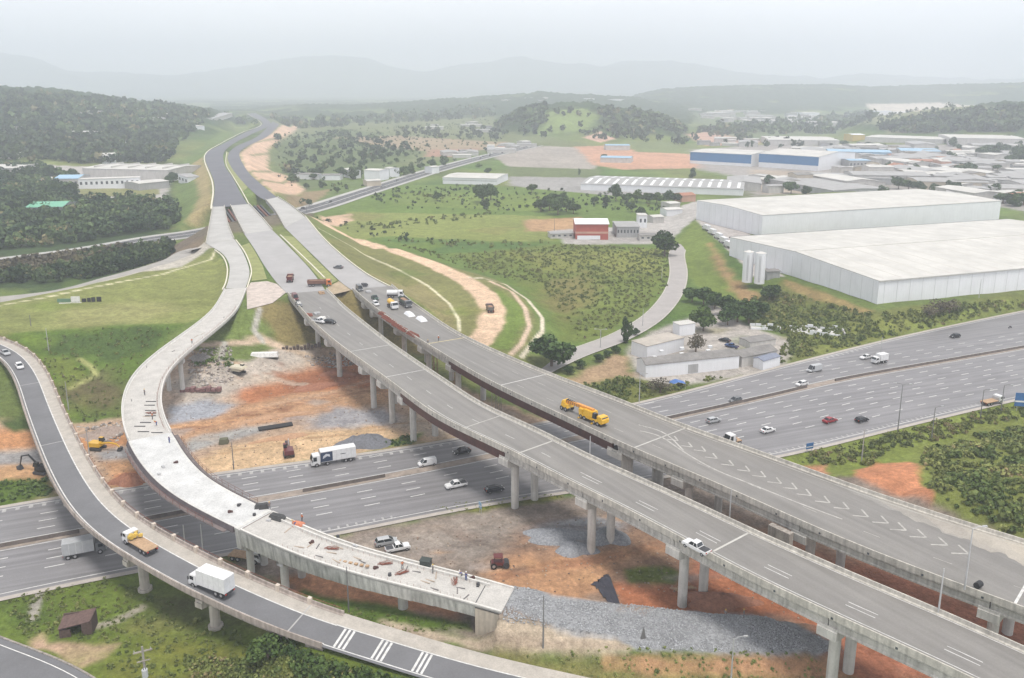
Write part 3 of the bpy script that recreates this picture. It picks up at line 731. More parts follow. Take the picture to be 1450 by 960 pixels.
cr = lane('frontage_road', [(-40,925),(0,942),(30,950),(60,962),(100,985),(140,1020)], 8.5, M_asph_r, 0.18)
mb = MB(); cr.ribbon(mb, 0, cr.L, 2.9, 3.05, 0.19)
o = mb.build('edge_marking', M_white); flatten_up(o); tag(o, kind='structure')
mb = MB(); cr.sweep(mb, 0, cr.L, [(0, 4.2, 0.0), (0, 4.2, 0.32), (0, 4.5, 0.32), (0, 4.5, 0.0)])
o = mb.build('road_kerb', M_conc_old); tag(o, kind='structure')

# --- interchange carriageways on the fill
Z = MZ
carriage = [
 ('fresh_asphalt_road', [(350,161),(372,174),(346,188),(315,204),(291,219),(303,258),(301,294)], [(362,160),(383,174),(356,190),(336,200),(318,214),(318,233),(330,252),(340,272),(352,291)], M_asph_d),
 ('fresh_asphalt_road', [(386,172),(366,192),(335,207),(323,219),(325,232),(339,252),(363,276),(377,284)], [(396,176),(380,192),(352,206),(339,217),(349,240),(371,262),(393,280)], M_asph_d),
 ('ramp_road', [(291,344),(301,350),(316,360),(325,376),(323,398),(319,409)], [(330,336),(344,357),(353,381),(352,395),(347,409)], M_roadconc),
 ('carriageway_road', [(345,330),(360,352),(373,374),(390,398),(407,416)], [(384,324),(410,350),(440,382),(465,417)], mat('pale_carriageway', (0.36,0.35,0.345), .92, var=.1, scale=.1, fine=.05)),
 ('carriageway_road', [(402,321),(440,358),(480,397),(499,411)], [(432,306),(463,343),(512,384),(560,411)], mat('pale_carriageway', (0.3,0.3,0.3))),
]
for nm, a, b, m in carriage:
    sheet(nm, a, b, Z, m, 120, 4)
curbs = [([(304,354),(316,364),(322,380),(320,400),(314,412)], 0.5), ([(334,340),(347,358),(356,382),(353,398),(350,408)], 0.5), ([(397,333),(418,353),(440,374),(460,394)], 0.55),
         ([(299,296),(301,260),(290,220),(313,203),(344,187),(370,175),(350,161)], 1.0), ([(432,306),(463,342),(512,383),(560,410)], 0.45), ([(353,290),(341,268),(330,250),(320,232),(321,216)], 0.6)]
for pts, w in curbs:
    pa = Path([(*W(*p, Z), Z) for p in pts], step=2.5, sig=4)
    mb = MB(); pa.sweep(mb, 0, pa.L, [(0, -w/2, -0.1), (0, -w/2, 0.35), (0, w/2, 0.35), (0, w/2, -0.1)])
    o = mb.build('road_kerb', mat('new_kerb', (0.66, 0.62, 0.50), .9, var=.1)); tag(o, kind='structure')
# grass medians on the fill, dirt apron beside the ramp
def flat_patch(name, pts, z, m):
    mb = MB(); w = [(*W(*p, z), z) for p in pts]; mb.add(w, [tuple(range(len(w)))])
    o = mb.build(name, m); flatten_up(o); tag(o, kind='structure'); return o
M_verge = mat('mown_verge', (0.24, 0.255, 0.09), .95, var=.25, scale=.25, fine=.15)
flat_patch('grass_median', [(399,334),(416,335),(440,360),(478,397),(462,405),(440,380),(412,350)], Z - .03, M_verge)
flat_patch('grass_median', [(341,348),(353,344),(360,354),(372,376),(378,395),(356,398),(357,381),(346,357)], Z - .03, M_verge)
flat_patch('grass_median', [(320,214),(326,217),(322,224),(327,234),(338,250),(352,264),(343,272),(331,250),(320,232)], Z - .03, M_verge)
flat_patch('dirt_apron', [(355,400),(378,398),(392,402),(405,414),(386,429),(350,438),(349,410)], Z - .02, mat('pale_rubble', (0.50,0.43,0.38), .95, var=.25, scale=.6))
flat_patch('dirt_apron', [(467,418),(464,406),(480,398),(497,411)], Z - .02, mat('dusty_fill', (0.38,0.30,0.20), .95, var=.25, scale=.6))
# overpasses over the avenue
for a, b, lab in (([(301,293),(296,320),(291,346)], [(318,292),(323,316),(332,339)], 'pale concrete overpass of the left ramp over the avenue'),
                  ([(326,291),(335,310),(346,332)], [(353,289),(368,305),(386,326)], 'pale concrete overpass in the middle of the three over the avenue'),
                  ([(376,283),(390,300),(403,323)], [(393,279),(413,292),(433,308)], 'pale concrete overpass of the right carriageway over the avenue')):
    r = empty('overpass', (*W(*a[1], Z), 0), 0, lab, 'overpass', 'overpasses over the avenue')
    ra, rb = between([(*W(*p, Z), Z) for p in a], [(*W(*p, Z), Z) for p in b], 30, 3)
    mb = MB(); off = Vector(r.location)
    rings = [[tuple(Vector(q) + Vector((0,0,dz)) - off) for q, dz in ((ra[i], .06), (rb[i], .06), (rb[i], -1.7), (ra[i], -1.7))] for i in range(30)]
    mb.loft(rings).build('deck', M_roadconc, r)
    for e, o2 in ((ra, rb), (rb, ra)):
        mb = MB(); rings = []
        for i in range(30):
            d = (o2[i] - e[i]); d = d / np.linalg.norm(d) * .4
            p0 = Vector(e[i]) - off; p1 = Vector(e[i] + d) - off
            rings.append([tuple(p0 + Vector((0,0,-.3))), tuple(p0 + Vector((0,0,.9))), tuple(p1 + Vector((0,0,.9))), tuple(p1 + Vector((0,0,.07)))])
        mb.loft(rings).build('parapet', M_barrier, r)
# ================================================================== VIADUCTS
def side_width(far, scale_pts=None, smooth=25):
    """width of the deck: distance from the near edge to the surveyed far edge, smoothed"""
    def f(pa):
        w = seg_dist(pa.p[:, 0], pa.p[:, 1], [q[:2] for q in far]); k = max(1, int(smooth / 2.5)); ker = np.ones(2*k+1) / (2*k+1)
        return np.convolve(np.pad(w, k, 'edge'), ker, 'valid')
    return f

def pier(parent, pa, st, ztop, cols, cap=(0.6, 3.0), capz=1.5, colr=0.75, capw=1.1, m=None, fluted=False, name='pier', foot=False):
    """cols: offsets of the columns; cap: u-range of the cross head"""
    m = m or M_conc
    o = Vector(parent.location)
    grp = bpy.data.objects.new(name, None); COL.objects.link(grp); grp.parent = parent
    x, y, z = pa.at(st); ang = math.atan2(np.interp(st, pa.s, pa.n[:, 1]), np.interp(st, pa.s, pa.n[:, 0]))
    u0, u1 = cap
    c = MB()
    def at(u, v, zz):
        ca, sa = math.cos(ang), math.sin(ang)
        return (x + ca*u - sa*v - o.x, y + sa*u + ca*v - o.y, zz - o.z)
    zt = ztop; zb = zt - capz
    rings = []
    for u, zl in ((u0, zt - capz * 0.72), (min(cols) - 1.0, zb), (max(cols) + 1.0, zb), (u1, zt - capz * 0.72)):
        rings.append([at(u, -capw, zl), at(u, capw, zl), at(u, capw, zt), at(u, -capw, zt)])
    c.loft(rings).build('cap', m, grp)
    # seats that stand up at the ends of the head
    for u in (u0 + 0.2, u1 - 0.5):
        s = MB()
        s.loft([[at(u, -capw - .02, zt - 0.05), at(u, capw + .02, zt - 0.05), at(u, capw + .02, zt + .45), at(u, -capw - .02, zt + .45)],
                [at(u + .3, -capw - .02, zt - 0.05), at(u + .3, capw + .02, zt - 0.05), at(u + .3, capw + .02, zt + .45), at(u + .3, -capw - .02, zt + .45)]])
        s.build('bearing_seat', m, grp)
    for u in cols:
        gx, gy, _ = pa.at(st, u); gz = H1(gx, gy) - 1.5
        t = MB(); t.tube(at(u, 0, gz), at(u, 0, zb + 0.02), colr, colr, 16)
        t.build('column', m, grp, smooth=False)
        if foot:
            f = MB(); f.tube(at(u, 0, gz), at(u, 0, H1(gx, gy) + .5), colr * 1.6, colr * 1.5, 12); f.build('footing', m, grp)
    return grp

def viaduct(name, near, far, zfun, label, spans, surf, cfg, side=1, sig=8, width=None):
    pts = [(*W(*p, zfun(i)), zfun(i)) for i, p in enumerate(near)]
    fw = [(*W(*p, zfun(min(i, len(near) - 1))), 0) for i, p in enumerate(far)]
    pa = Path(pts, side=side, step=2.5, sig=sig, width=width if width is not None else side_width(fw))
    mid = pa.at(pa.L / 2)
    root = empty('viaduct', (mid[0], mid[1], 0), 0, label, 'viaduct')
    return pa, root

def part_sweep(pa, root, name, mt, a, b, prof, lbl=None):
    mb = MB(); pa.sweep(mb, a, b, prof); o = Vector(root.location)
    mb.v = [(v[0]-o.x, v[1]-o.y, v[2]-o.z) for v in mb.v]
    ob = mb.build(name, mt, root)
    if lbl: ob['label'] = lbl
    return ob
def part_ribbon(pa, root, name, mt, items):
    mb = MB()
    for it in items: pa.ribbon(mb, *it)
    o = Vector(root.location); mb.v = [(v[0]-o.x, v[1]-o.y, v[2]-o.z) for v in mb.v]
    ob = mb.build(name, mt, root); flatten_up(ob); return ob

# near parapet profiles, offset 0 = outer face of the near edge, k=1 = far edge
def barrier_prof(k, s, h=0.85):      # s=+1: inner side towards +u
    return [(k, 0, -0.3), (k, 0, h), (k, s*0.22, h), (k, s*0.28, 0.25), (k, s*0.48, 0.06), (k, s*0.48, -0.3)]

def common(pa, root, a, b, surf, barr=M_barrier, h=0.85, slab=0.32, slabm=None):
    part_sweep(pa, root, 'deck_slab', slabm or M_conc, a, b, [(0, 0.05, -slab), (0, 0.05, -0.01), (1, -0.05, -0.01), (1, -0.05, -slab)])
    part_ribbon(pa, root, 'deck_surface', surf, [(a, b, 0.48, -0.48, 0.012, 0, 1)])
    part_sweep(pa, root, 'barrier', barr, a, b, barrier_prof(0, 1, h))
    part_sweep(pa, root, 'barrier', barr, a, b, barrier_prof(1, -1, h))

def girders(pa, root, a, b, us, top, deep, w=0.45, m=None, name='girder'):
    for k, u in us:
        part_sweep(pa, root, name, m or M_conc, a, b,
                   [(k, u - w, -top), (k, u - w, -top - .25), (k, u - w*.5, -top - .45), (k, u - w*.5, -top - deep + .4), (k, u - w*.8, -top - deep + .25), (k, u - w*.8, -top - deep),
                    (k, u + w*.8, -top - deep), (k, u + w*.8, -top - deep + .25), (k, u + w*.5, -top - deep + .4), (k, u + w*.5, -top - .45), (k, u + w, -top - .25), (k, u + w, -top)])

def joint_line(pa, root, st, w=0.35, m=None):
    part_ribbon(pa, root, 'expansion_joint', m or M_white, [(st - w/2, st + w/2, 0.5, -0.5, 0.03, 0, 1)])

M_pier = mat('pier_concrete', (0.56, 0.54, 0.50), 0.9, var=0.14, scale=0.35, streak=0.22, fine=0.06)
V1N = [(407,416),(423,435),(440,455),(477,488),(527,524),(565,552),(621,594),(705,632),(779,672),(900,732),(1002,788),(1097,838),(1298,930),(1400,978),(1520,1040)]
V1F = [(465,416),(502,446),(552,486),(599,521),(652,555),(710,586),(808,635),(836,649),(909,686),(1000,718),(1059,750),(1241,833),(1328,864),(1450,921),(1560,975)]
zc1 = lambda i: 14.5
# ---- first viaduct (nearer of the twins)
pa1, r1 = viaduct('viaduct', V1N, V1F, zc1, 'long grey viaduct running down to the bottom right corner, nearer of the twin decks', None, None, None, side=1)
common(pa1, r1, 0, pa1.L, M_asph_v)
s_a = pa1.station(*W(566,553,14.5)); s_b = pa1.station(*W(706,636,14.5))
S1 = [pa1.station(*W(px, py, 0)) for px, py in ((441,502),(463,536),(498,583),(533,603),(578,625),(720,722),(840,780),(960,860),(1185,968))]
span = (S1[-1] - S1[-3]) / 2
piers1 = S1[:5] + [s_b + 1.0] + S1[6:] + [S1[-1] + 25, S1[-1] + 50]
GU = lambda w: [(0, 0.55), (0.25, 0.2), (0.5, 0), (0.75, -0.2), (1, -0.55)]
bounds = [0] + piers1 + [pa1.L]
for a, b in zip(bounds, bounds[1:]):
    a2, b2 = a + 0.08, b - 0.08
    if b2 - a2 < 2 or a >= pa1.L: continue
    b2 = min(b2, pa1.L)
    if a >= S1[4] - 1 and b <= s_b + 2:
        for k, u in ((0, .42), (1, -.42)):
            part_sweep(pa1, r1, 'steel_girder', M_steel_red, a2, b2, [(k, u-.25, -.32), (k, u-.25, -2.6), (k, u+.25, -2.6), (k, u+.25, -.32)], 'dark red steel girder over the motorway')
        part_sweep(pa1, r1, 'fascia', M_barrier, a2, b2, [(0, 0.0, -.5), (0, 0.0, -.3), (0, .16, -.3), (0, .16, -.5)])
    else:
        girders(pa1, r1, a2, b2, GU(0), .32, 1.75)
for st in piers1:
    if st > pa1.L - 1: continue
    w = pa1.width(st)
    pier(r1, pa1, st, 14.5 - 2.1, [w*.27, w*.75], (-.15, w + .1), 2.0, 0.85, 1.5, m=M_pier)
for px, py in ((750,636),(1040,765),(672,549+52)): 
    joint_line(pa1, r1, pa1.station(*W(px, py, 14.5)), 0.4 if px != 672 else .25, mat('joint_pale', (.50,.485,.45), .9, var=.15))
for px, py in ((560,487),(620,520)): joint_line(pa1, r1, pa1.station(*W(px,py,14.5)), .25, M_whiteworn)
sl = pa1.station(*W(705,632,14.5))
mb = MB(); pa1.ribbon(mb, sl - 30, pa1.L, 1.75, 1.9, .03); pa1.ribbon(mb, 20, pa1.L, -.75, -.6, .03, 1, 1)
for st in np.arange(pa1.station(*W(860,660,14.5)), pa1.L, 14):
    for kk, uu in ((.36, 0), (.42, 0.25)):
        pa1.ribbon(mb, st, st + 4.5, uu, uu + .14, .03, kk, kk)
for st in np.arange(25, pa1.station(*W(860,660,14.5)), 12): pa1.ribbon(mb, st, st + 3, 0, .12, .03, .45, .45)
o = Vector(r1.location); mb.v = [(v[0]-o.x, v[1]-o.y, v[2]) for v in mb.v]
flatten_up(mb.build('lane_line', M_whiteworn, r1))
# long drip stains and scuppers on the outer face
mb = MB()
for st in np.arange(6, pa1.L - 2, 9.3):
    pa1.sweep(mb, st, st + 0.35, [(0, -.012, -.25), (0, -.012, .12), (0, .03, .12), (0, .03, -.25)])
mb.v = [(v[0]-o.x, v[1]-o.y, v[2]) for v in mb.v]; mb.build('scupper', M_window, r1)

# ---- second viaduct (farther twin, wider)
V2N = [(499,410),(527,435),(555,455),(581,475),(649,517),(694,543),(756,573),(836,610),(875,630),(1033,697),(1173,761),(1347,830),(1450,867),(1580,915)]
V2F = [(559,411),(600,440),(640,470),(700,499),(800,538),(887,574),(940,592),(1006,618),(1082,647),(1211,693),(1317,725),(1450,769),(1560,805)]
pa2, r2 = viaduct('viaduct', V2N, V2F, zc1, 'wide grey viaduct with white arrow chevrons painted along it, farther of the twin decks', None, None, None, side=1)
common(pa2, r2, 0, pa2.L, M_asph_v)
q_a = pa2.station(*W(694,545,14.5)); q_b = pa2.station(*W(866,628,14.5))
P2 = [pa2.station(*W(px, py, 0)) for px, py in ((504,450),(531,474),(549,486),(593,513),(635,539),(680,566))]
P2 = P2 + [q_b + .8, pa2.station(*W(916,690,0)), pa2.station(*W(1010,728,0)), pa2.station(*W(1187,803,0)), pa2.station(*W(1412,920,0))]
P2 = sorted(P2)
bounds = [0] + P2 + [pa2.L]
for a, b in zip(bounds, bounds[1:]):
    a2, b2 = a + .08, min(b - .08, pa2.L)
    if b2 - a2 < 2: continue
    if a >= P2[5] - 1 and b <= q_b + 2:
        for k, u in ((0, .42), (.5, 0), (1, -.42)):
            part_sweep(pa2, r2, 'steel_girder', M_steel_red, a2, b2, [(k, u-.25, -.32), (k, u-.25, -2.5), (k, u+.25, -2.5), (k, u+.25, -.32)], 'dark red steel girder over the motorway')
        part_sweep(pa2, r2, 'fascia', M_barrier, a2, b2, [(0, 0.0, -.5), (0, 0.0, -.3), (0, .16, -.3), (0, .16, -.5)])
    else:
        girders(pa2, r2, a2, b2, [(0, .55), (.2, .3), (.4, 0), (.6, 0), (.8, -.3), (1, -.55)], .32, 1.7)
for st in P2:
    if st > pa2.L - 1: continue
    w = pa2.width(st)
    pier(r2, pa2, st, 14.5 - 2.05, [w*.22, w*.78], (-.15, w + .1), 2.0, 0.85, 1.5, m=M_pier)
for px, py, w, m in ((740,538,.35,M_whiteworn),(940,618,.35,mat('joint_pale', (.5,.485,.45))),(1440,850,.4,M_whiteworn),(610,486,.5,mat('dusty_yellow_line',(0.55,0.47,0.27),.9,var=.2))):
    joint_line(pa2, r2, pa2.station(*W(px, py, 14.5)), w, m)
mb = MB(); o2 = Vector(r2.location)
gore = [W(px, py, 14.5) for px, py in ((905,612),(945,618),(1000,650),(1060,680),(1120,705))]
def flat_line(mb, pts, w, z):
    pp = Path([(*p, z) for p in pts], step=1.5, sig=2); pp.ribbon(mb, 0, pp.L, -w/2, w/2, 0)
flat_line(mb, [W(px, py, 14.5) for px, py in ((906,610),(935,617),(962,636),(1010,664),(1060,684),(1130,712),(1200,738))], .35, 14.53)
flat_line(mb, [W(px, py, 14.5) for px, py in ((905,602),(940,612),(970,640))], .35, 14.53)
chev = [(955,622),(975,631),(994,637),(1010,647),(1033,657),(1056,665),(1078,673),(1100,682),(1122,690),(1142,699),(1168,709),(1195,718),(1222,729),(1250,738),(1275,748),(1303,758),(1333,769),(1362,781)]
for i, (px, py) in enumerate(chev):
    c = W(px, py, 14.5); st = pa2.station(*c); t = Vector((math.cos(pa2.head(st)), math.sin(pa2.head(st)))); n = Vector((-t.y, t.x))
    L = 1.3 + .03 * i; tip = Vector(c) + t * 1.0
    for sd in (1, -1):
        q = tip - t * 2.1 + n * sd * L
        d = (q - tip).normalized(); e = Vector((-d.y, d.x)) * .17
        mb.add([(*(tip + e), 14.53 + .002*sd), (*(q + e), 14.53 + .002*sd), (*(q - e), 14.53 + .002*sd), (*(tip - e), 14.53 + .002*sd)], [(0,1,2,3)])
pa2.ribbon(mb, q_a - 60, pa2.L, -1.3, -1.15, .03, 1, 1); pa2.ribbon(mb, q_a, pa2.L, 1.2, 1.35, .03, 0, 0)
for st in np.arange(q_a - 20, pa2.L, 12):
    pa2.ribbon(mb, st, st + 3, 0, .13, .03, .3, .3)
    if st < q_b + 5: pa2.ribbon(mb, st + 2, st + 5, 0, .13, .03, .62, .62)
mb.v = [(v[0]-o2.x, v[1]-o2.y, v[2]) for v in mb.v]
flatten_up(mb.build('lane_marking', mat('rubbed_paint', (.42,.405,.375), .9, var=.3, scale=.9), r2))
for k, (px_, u_, cc) in enumerate(((1150, -4.0, (.27,.258,.24)), (1210, -6.0, (.305,.285,.255)), (1270, -7.8, (.345,.315,.275)), (1330, -9.2, (.38,.345,.295)), (1390, -10.5, (.41,.37,.31)))):
    s0_ = pa2.station(*W(px_, 700 + (px_-1150)*.4, 14.5)); mbd = MB(); oo = Vector(r2.location)
    rows = []
    for st in np.arange(s0_, pa2.L, 1.0):
        wv = (1 - math.exp(-(st - s0_) / 9)) * (1 + .12*math.sin(st*.9 + k) + .08*math.sin(st*2.3)); w_ = pa2.width(st)
        rows.append((pa2.at(st, w_ - .6, .016 + .003*k), pa2.at(st, w_ - .6 + (u_ + .6) * wv, .016 + .003*k)))
    vs = [v for q in rows for v in q]; mbd.add([(v[0]-oo.x, v[1]-oo.y, v[2]) for v in vs], [(2*i, 2*i+1, 2*i+3, 2*i+2) for i in range(len(rows)-1)])
    flatten_up(mbd.build('dust_film', mat('dusty_deck%d' % k, cc, .8, var=.14, scale=.25, fine=.1), r2))
mb = MB()
for st in np.arange(6, pa2.L - 2, 8.7):
    pa2.sweep(mb, st, st + 0.35, [(0, -.012, -.25), (0, -.012, .12), (0, .03, .12), (0, .03, -.25)])
mb.v = [(v[0]-o2.x, v[1]-o2.y, v[2]) for v in mb.v]; mb.build('scupper', M_window, r2)

# abutment walls under both twins and the cross beam between them
for pa, r, z in ((pa1, r1, 14.3), (pa2, r2, 14.3)):
    w = pa.width(0)
    part_sweep(pa, r, 'abutment', M_conc, 0, 1.6, [(0, .2, -.33), (0, .2, -4.2), (1, -.2, -4.2), (1, -.2, -.33)])

# ---- curved white viaduct under construction
V3N = [(319,409),(300,441),(266,469),(219,503),(187,534),(173,566),(172,594),(178,619),(194,650),(219,681),(253,707),(317,740),(340,751),(415,785),(490,810),(590,835),(665,854),(714,869)]
zz3 = [14,14,13.9,13.8,13.6,13.3,13.0,12.7,12.2,11.6,11.0,10.3,10.1,9.0,8.0,6.7,5.6,5.0]
V3Fp = [(347,409),(325,447),(294,478),(266,497),(244,522),(231,541),(225,566),(227,594),(244,619),(272,647),(325,691),(347,707),(393,722),(434,744),(512,772),(606,801),(684,816),(732,833)]
pa3 = Path([(*W(*p, z), z) for p, z in zip(V3N, zz3)], side=1, step=2.5, sig=6, width=9.0)
pa3.w = np.interp(pa3.s, [0, 60, 150, pa3.L*.7, pa3.L], [8.2, 9.0, 9.3, 8.4, 7.4])
m3 = pa3.at(pa3.L/2)
r3 = empty('viaduct', (m3[0], m3[1], 0), 0, 'curved white viaduct under construction, sweeping over the motorway to the gravel bank', 'viaduct')
c_a = pa3.station(*W(180,625,12.6)); c_b = pa3.station(*W(338,751,10.1))
E3 = pa3.L
part_sweep(pa3, r3, 'deck_slab', M_conc_new, 0, E3, [(0, 0, -.3), (0, 0, 0), (1, 0, 0), (1, 0, -.3)])
part_ribbon(pa3, r3, 'deck_surface', M_deckcream, [(0, c_a, .3, -.3, .012, 0, 1)])
part_ribbon(pa3, r3, 'deck_surface', M_deckwhite, [(c_a, c_b, .5, -.5, .012, 0, 1)])
part_ribbon(pa3, r3, 'deck_surface', M_deckcream, [(c_b, E3, .3, -.3, .012, 0, 1)])
NC = mat('bright_concrete', (0.66, 0.64, 0.60), .9, var=.1, scale=.5, streak=.12, fine=.06)
for k, s in ((0, 1), (1, -1)):
    part_sweep(pa3, r3, 'barrier', NC, 2, c_a, barrier_prof(k, s, .8))
    part_sweep(pa3, r3, 'kerb_upstand', NC, c_b, E3, [(k, 0, -.3), (k, 0, .25), (k, s*.35, .25), (k, s*.35, -.3)])
part_sweep(pa3, r3, 'barrier', NC, c_b + 4, E3 - 4, [(1, -1.6, 0), (1, -1.6, .5), (1, -1.35, .5), (1, -1.35, 0)])
# concrete box with sloping webs
bx = lambda d: [(0, 1.6, -.3), (0, 2.1, -d), (1, -2.1, -d), (1, -1.6, -.3)]
part_sweep(pa3, r3, 'box_girder', M_conc_new, 3, c_a - 1, bx(1.9))
part_sweep(pa3, r3, 'steel_box_girder', mat('dark_steel', (0.10, 0.085, 0.085), .6, var=.25, scale=.6), c_a - 1, c_b - .5, [(0, 1.2, -.3), (0, 1.5, -2.3), (1, -1.5, -2.3), (1, -1.2, -.3)], 'dark steel box of the span over the motorway')
M_green_c = mat('stained_concrete', (0.56, 0.56, 0.52), .9, var=.2, scale=.35, streak=.45, fine=.08)
st = c_b - .5; segn = 0
ends = [c_b - .5] + list(np.arange(c_b + 4, E3 - 7, 4.0)) + [E3 - 4.7]
depth3 = lambda s: 3.7 - 1.3 * (s - c_b) / (E3 - c_b)
for a, b in zip(ends, ends[1:]):
    part_sweep(pa3, r3, 'box_girder', M_green_c if (segn // 3) % 2 else mat('stained_concrete_pale', (0.66, 0.65, 0.61), .9, var=.15, scale=.35, streak=.4, fine=.08), a + (.04 if segn else 0), b, [(0, .12, -.3), (0, .5, -depth3((a+b)/2)), (1, -.5, -depth3((a+b)/2)), (1, -.12, -.3)])
    segn += 1
part_sweep(pa3, r3, 'end_diaphragm', M_conc_new, c_b - 1.4, c_b - .5, [(0, -.1, .1), (0, .2, -4.3), (1, -.2, -4.3), (1, .1, .1)])
# edge formwork and walkway along the steel span
for k, s in ((0, -1), (1, 1)):
    part_sweep(pa3, r3, 'formwork_edge', mat('form_edge', (0.095, 0.08, 0.085), .8, var=.3, scale=1), c_a, c_b - 1.5, [(k, s*.02, -.9), (k, s*.02, .12), (k, s*.16, .12), (k, s*.5, -.85)])
    part_sweep(pa3, r3, 'walkway', mat('walk_planks', (0.16, 0.13, 0.125), .8, var=.3, scale=1), c_a + (0 if s > 0 else 6), c_b - 3, [(k, s*.5, -.9), (k, s*.5, -.8), (k, s*1.35, -.8), (k, s*1.35, -.9)])
    mb = MB()
    for st in np.arange(c_a + 4, c_b - 4, 2.5):
        p = pa3.at(st, (pa3.width(st) if k else 0) + s*1.3, -.8); mb.tube(p, (p[0], p[1], p[2] + 1.1), .035, .035, 5)
    for h in (.55, 1.1):
        rail = [pa3.at(st, (pa3.width(st) if k else 0) + s*1.3, -.8 + h) for st in np.arange(c_a + 4, c_b - 4, 2.5)]
        mb.path(rail, .03, 5)
    o3 = Vector(r3.location); mb.v = [(v[0]-o3.x, v[1]-o3.y, v[2]) for v in mb.v]; mb.build('guard_rail', M_rust, r3)
# rebar stubs standing along the inner edge where the parapet is not cast yet
mb = MB(); rnd = random.Random(4)
for st in np.arange(30, c_a - 2, .9):
    p = pa3.at(st, pa3.width(st) - 1.1 + rnd.uniform(-.1, .1)); mb.tube(p, (p[0] + rnd.uniform(-.1,.1), p[1], p[2] + .75), .03, .03, 4)
for st in np.arange(c_b + 10, E3 - 6, 1.2):
    for u in (.7, pa3.width(st) - 1.9):
        p = pa3.at(st, u); mb.tube(p, (p[0], p[1], p[2] + .5), .025, .025, 4)
mb.v = [(v[0]-o3.x, v[1]-o3.y, v[2]) for v in mb.v]; mb.build('starter_bars', M_rebar, r3)
for px, py, cols in ((286,497,1),(238,556,1),(222,640,2)):
    pass
for st, depth, cw in ((14, 2.0, 2), (pa3.station(*W(262,500,13.9)), 2.0, 2), (pa3.station(*W(196,545,13.5)), 2.0, 1), (pa3.station(*W(175,600,12.9)), 2.0, 2)):
    w = pa3.width(st); z = pa3.at(st)[2]
    pier(r3, pa3, st, z - 1.9, [w*.28, w*.72] if cw == 2 else [w/2], (1.4, w - 1.4), 1.2, .65, .8, m=M_conc_new)
st = c_b + 9; w = pa3.width(st); pier(r3, pa3, st, pa3.at(st)[2] - 3.6, [w*.22, w*.78], (1.0, w - 1.0), .9, .75, .8, m=M_conc_new)
st = c_b - 1.0; w = pa3.width(st); pier(r3, pa3, st + .3, pa3.at(st)[2] - 4.25, [w*.3, w*.7], (1.0, w - 1.0), .8, .7, .8, m=M_conc_new)
st = c_b + 33; w = pa3.width(st); pier(r3, pa3, st, pa3.at(st)[2] - 2.9, [w*.5], (2.0, w - 2.0), .6, .9, .8, m=M_conc_new)
part_sweep(pa3, r3, 'abutment', mat('pale_abutment', (0.50,0.44,0.36), .9, var=.15, streak=.3), E3 - 4.65, E3, [(0, .08, -.62), (0, .08, -6.4), (1, -.08, -6.4), (1, -.08, -.62)])
part_sweep(pa3, r3, 'bearing_gap', M_window, E3 - 4.6, E3 - .05, [(0, .3, -.32), (0, .3, -.61), (1, -.3, -.61), (1, -.3, -.32)])
joint_line(pa3, r3, E3 - 4.7, .15, M_dark); joint_line(pa3, r3, c_b, .3, mat('joint_dark', (.25,.22,.2), .9))

# ---- old ramp viaduct in use
V4N = [(-300,476),(-160,474),(-75,480),(-28,493),(0,509),(19,537),(34,584),(53,637),(72,681),(100,727),(143,767),(213,810),(267,840),(370,887),(421,907),(515,935),(590,960),(700,990),(830,1020)]
zz4 = [12.6,12.4,12.0,11.4,10.9,10.6,10.2,9.7,9.3,9,9,8.8,8.3,6.6,5.4,3.4,2.2,1.2,.6]
pa4 = Path([(*W(*p, z), z) for p, z in zip(V4N, zz4)], side=1, step=2.5, sig=6, width=8.6)
m4 = pa4.at(pa4.L/2)
r4 = empty('viaduct', (m4[0], m4[1], 0), 0, 'grey curved ramp viaduct carrying trucks, passing over the motorway at the left edge', 'viaduct')
e4 = pa4.station(*W(421,907,5.4)) + 4
common(pa4, r4, 0, e4, M_asph_r, barr=mat('brown_parapet', (0.40,0.34,0.30), .9, var=.2, scale=.5, streak=.35), h=.75, slabm=M_conc_old)
E4 = pa4.L
# at grade the same carriageway goes on as a road on its own bank
mb = MB(); pa4.ribbon(mb, e4, E4, 0, 0, .12, 0, 1); o = mb.build('ramp_road', M_asph_r); flatten_up(o); tag(o, kind='structure')
part_ribbon(pa4, r4, 'shoulder_surface', mat('stone_shoulder', (0.42,0.385,0.34), .95, var=.15, scale=.5, fine=.1), [(0, e4, -2.9, -.5, .02, 1, 1)])
mb = MB(); pa4.ribbon(mb, e4, E4, -2.9, .2, .135, 1, 1); o = mb.build('gravel_shoulder', mat('stone_shoulder', (0,0,0))); flatten_up(o); tag(o, kind='structure')
part_ribbon(pa4, r4, 'edge_line', M_whiteworn, [(0, e4, .75, .97, .03), (0, e4, -3.1, -2.88, .03, 1, 1)])
mb = MB(); pa4.ribbon(mb, e4, E4, .5, .7, .145); pa4.ribbon(mb, e4, E4, -3.1, -2.88, .145, 1, 1)
for px, py in ((490,903),(538,917),(592,932)):
    st = pa4.station(*W(px, py, 2.6))
    for k in range(3): pa4.ribbon(mb, st + k*.75, st + k*.75 + .38, .8, -3.2, .145, 0, 1)
o = mb.build('ramp_markings', M_whiteworn); flatten_up(o); tag(o, kind='structure')
for px, py in ((38,545),(70,630),(420,882)): joint_line(pa4, r4, min(e4 - 1, pa4.station(*W(px, py, 10.4 if px < 60 else 9.5 if px < 300 else 5.5))), .25, mat('joint_soft', (.40,.39,.38), .9, var=.15))
P4 = [pa4.station(*W(-90,520,0)), pa4.station(*W(-8,545,0)), pa4.station(*W(40,650,0)) - 4, pa4.station(*W(75,720,0)), pa4.station(*W(173,850,0)), pa4.station(*W(280,905,0))]
gs = [0] + P4 + [e4]
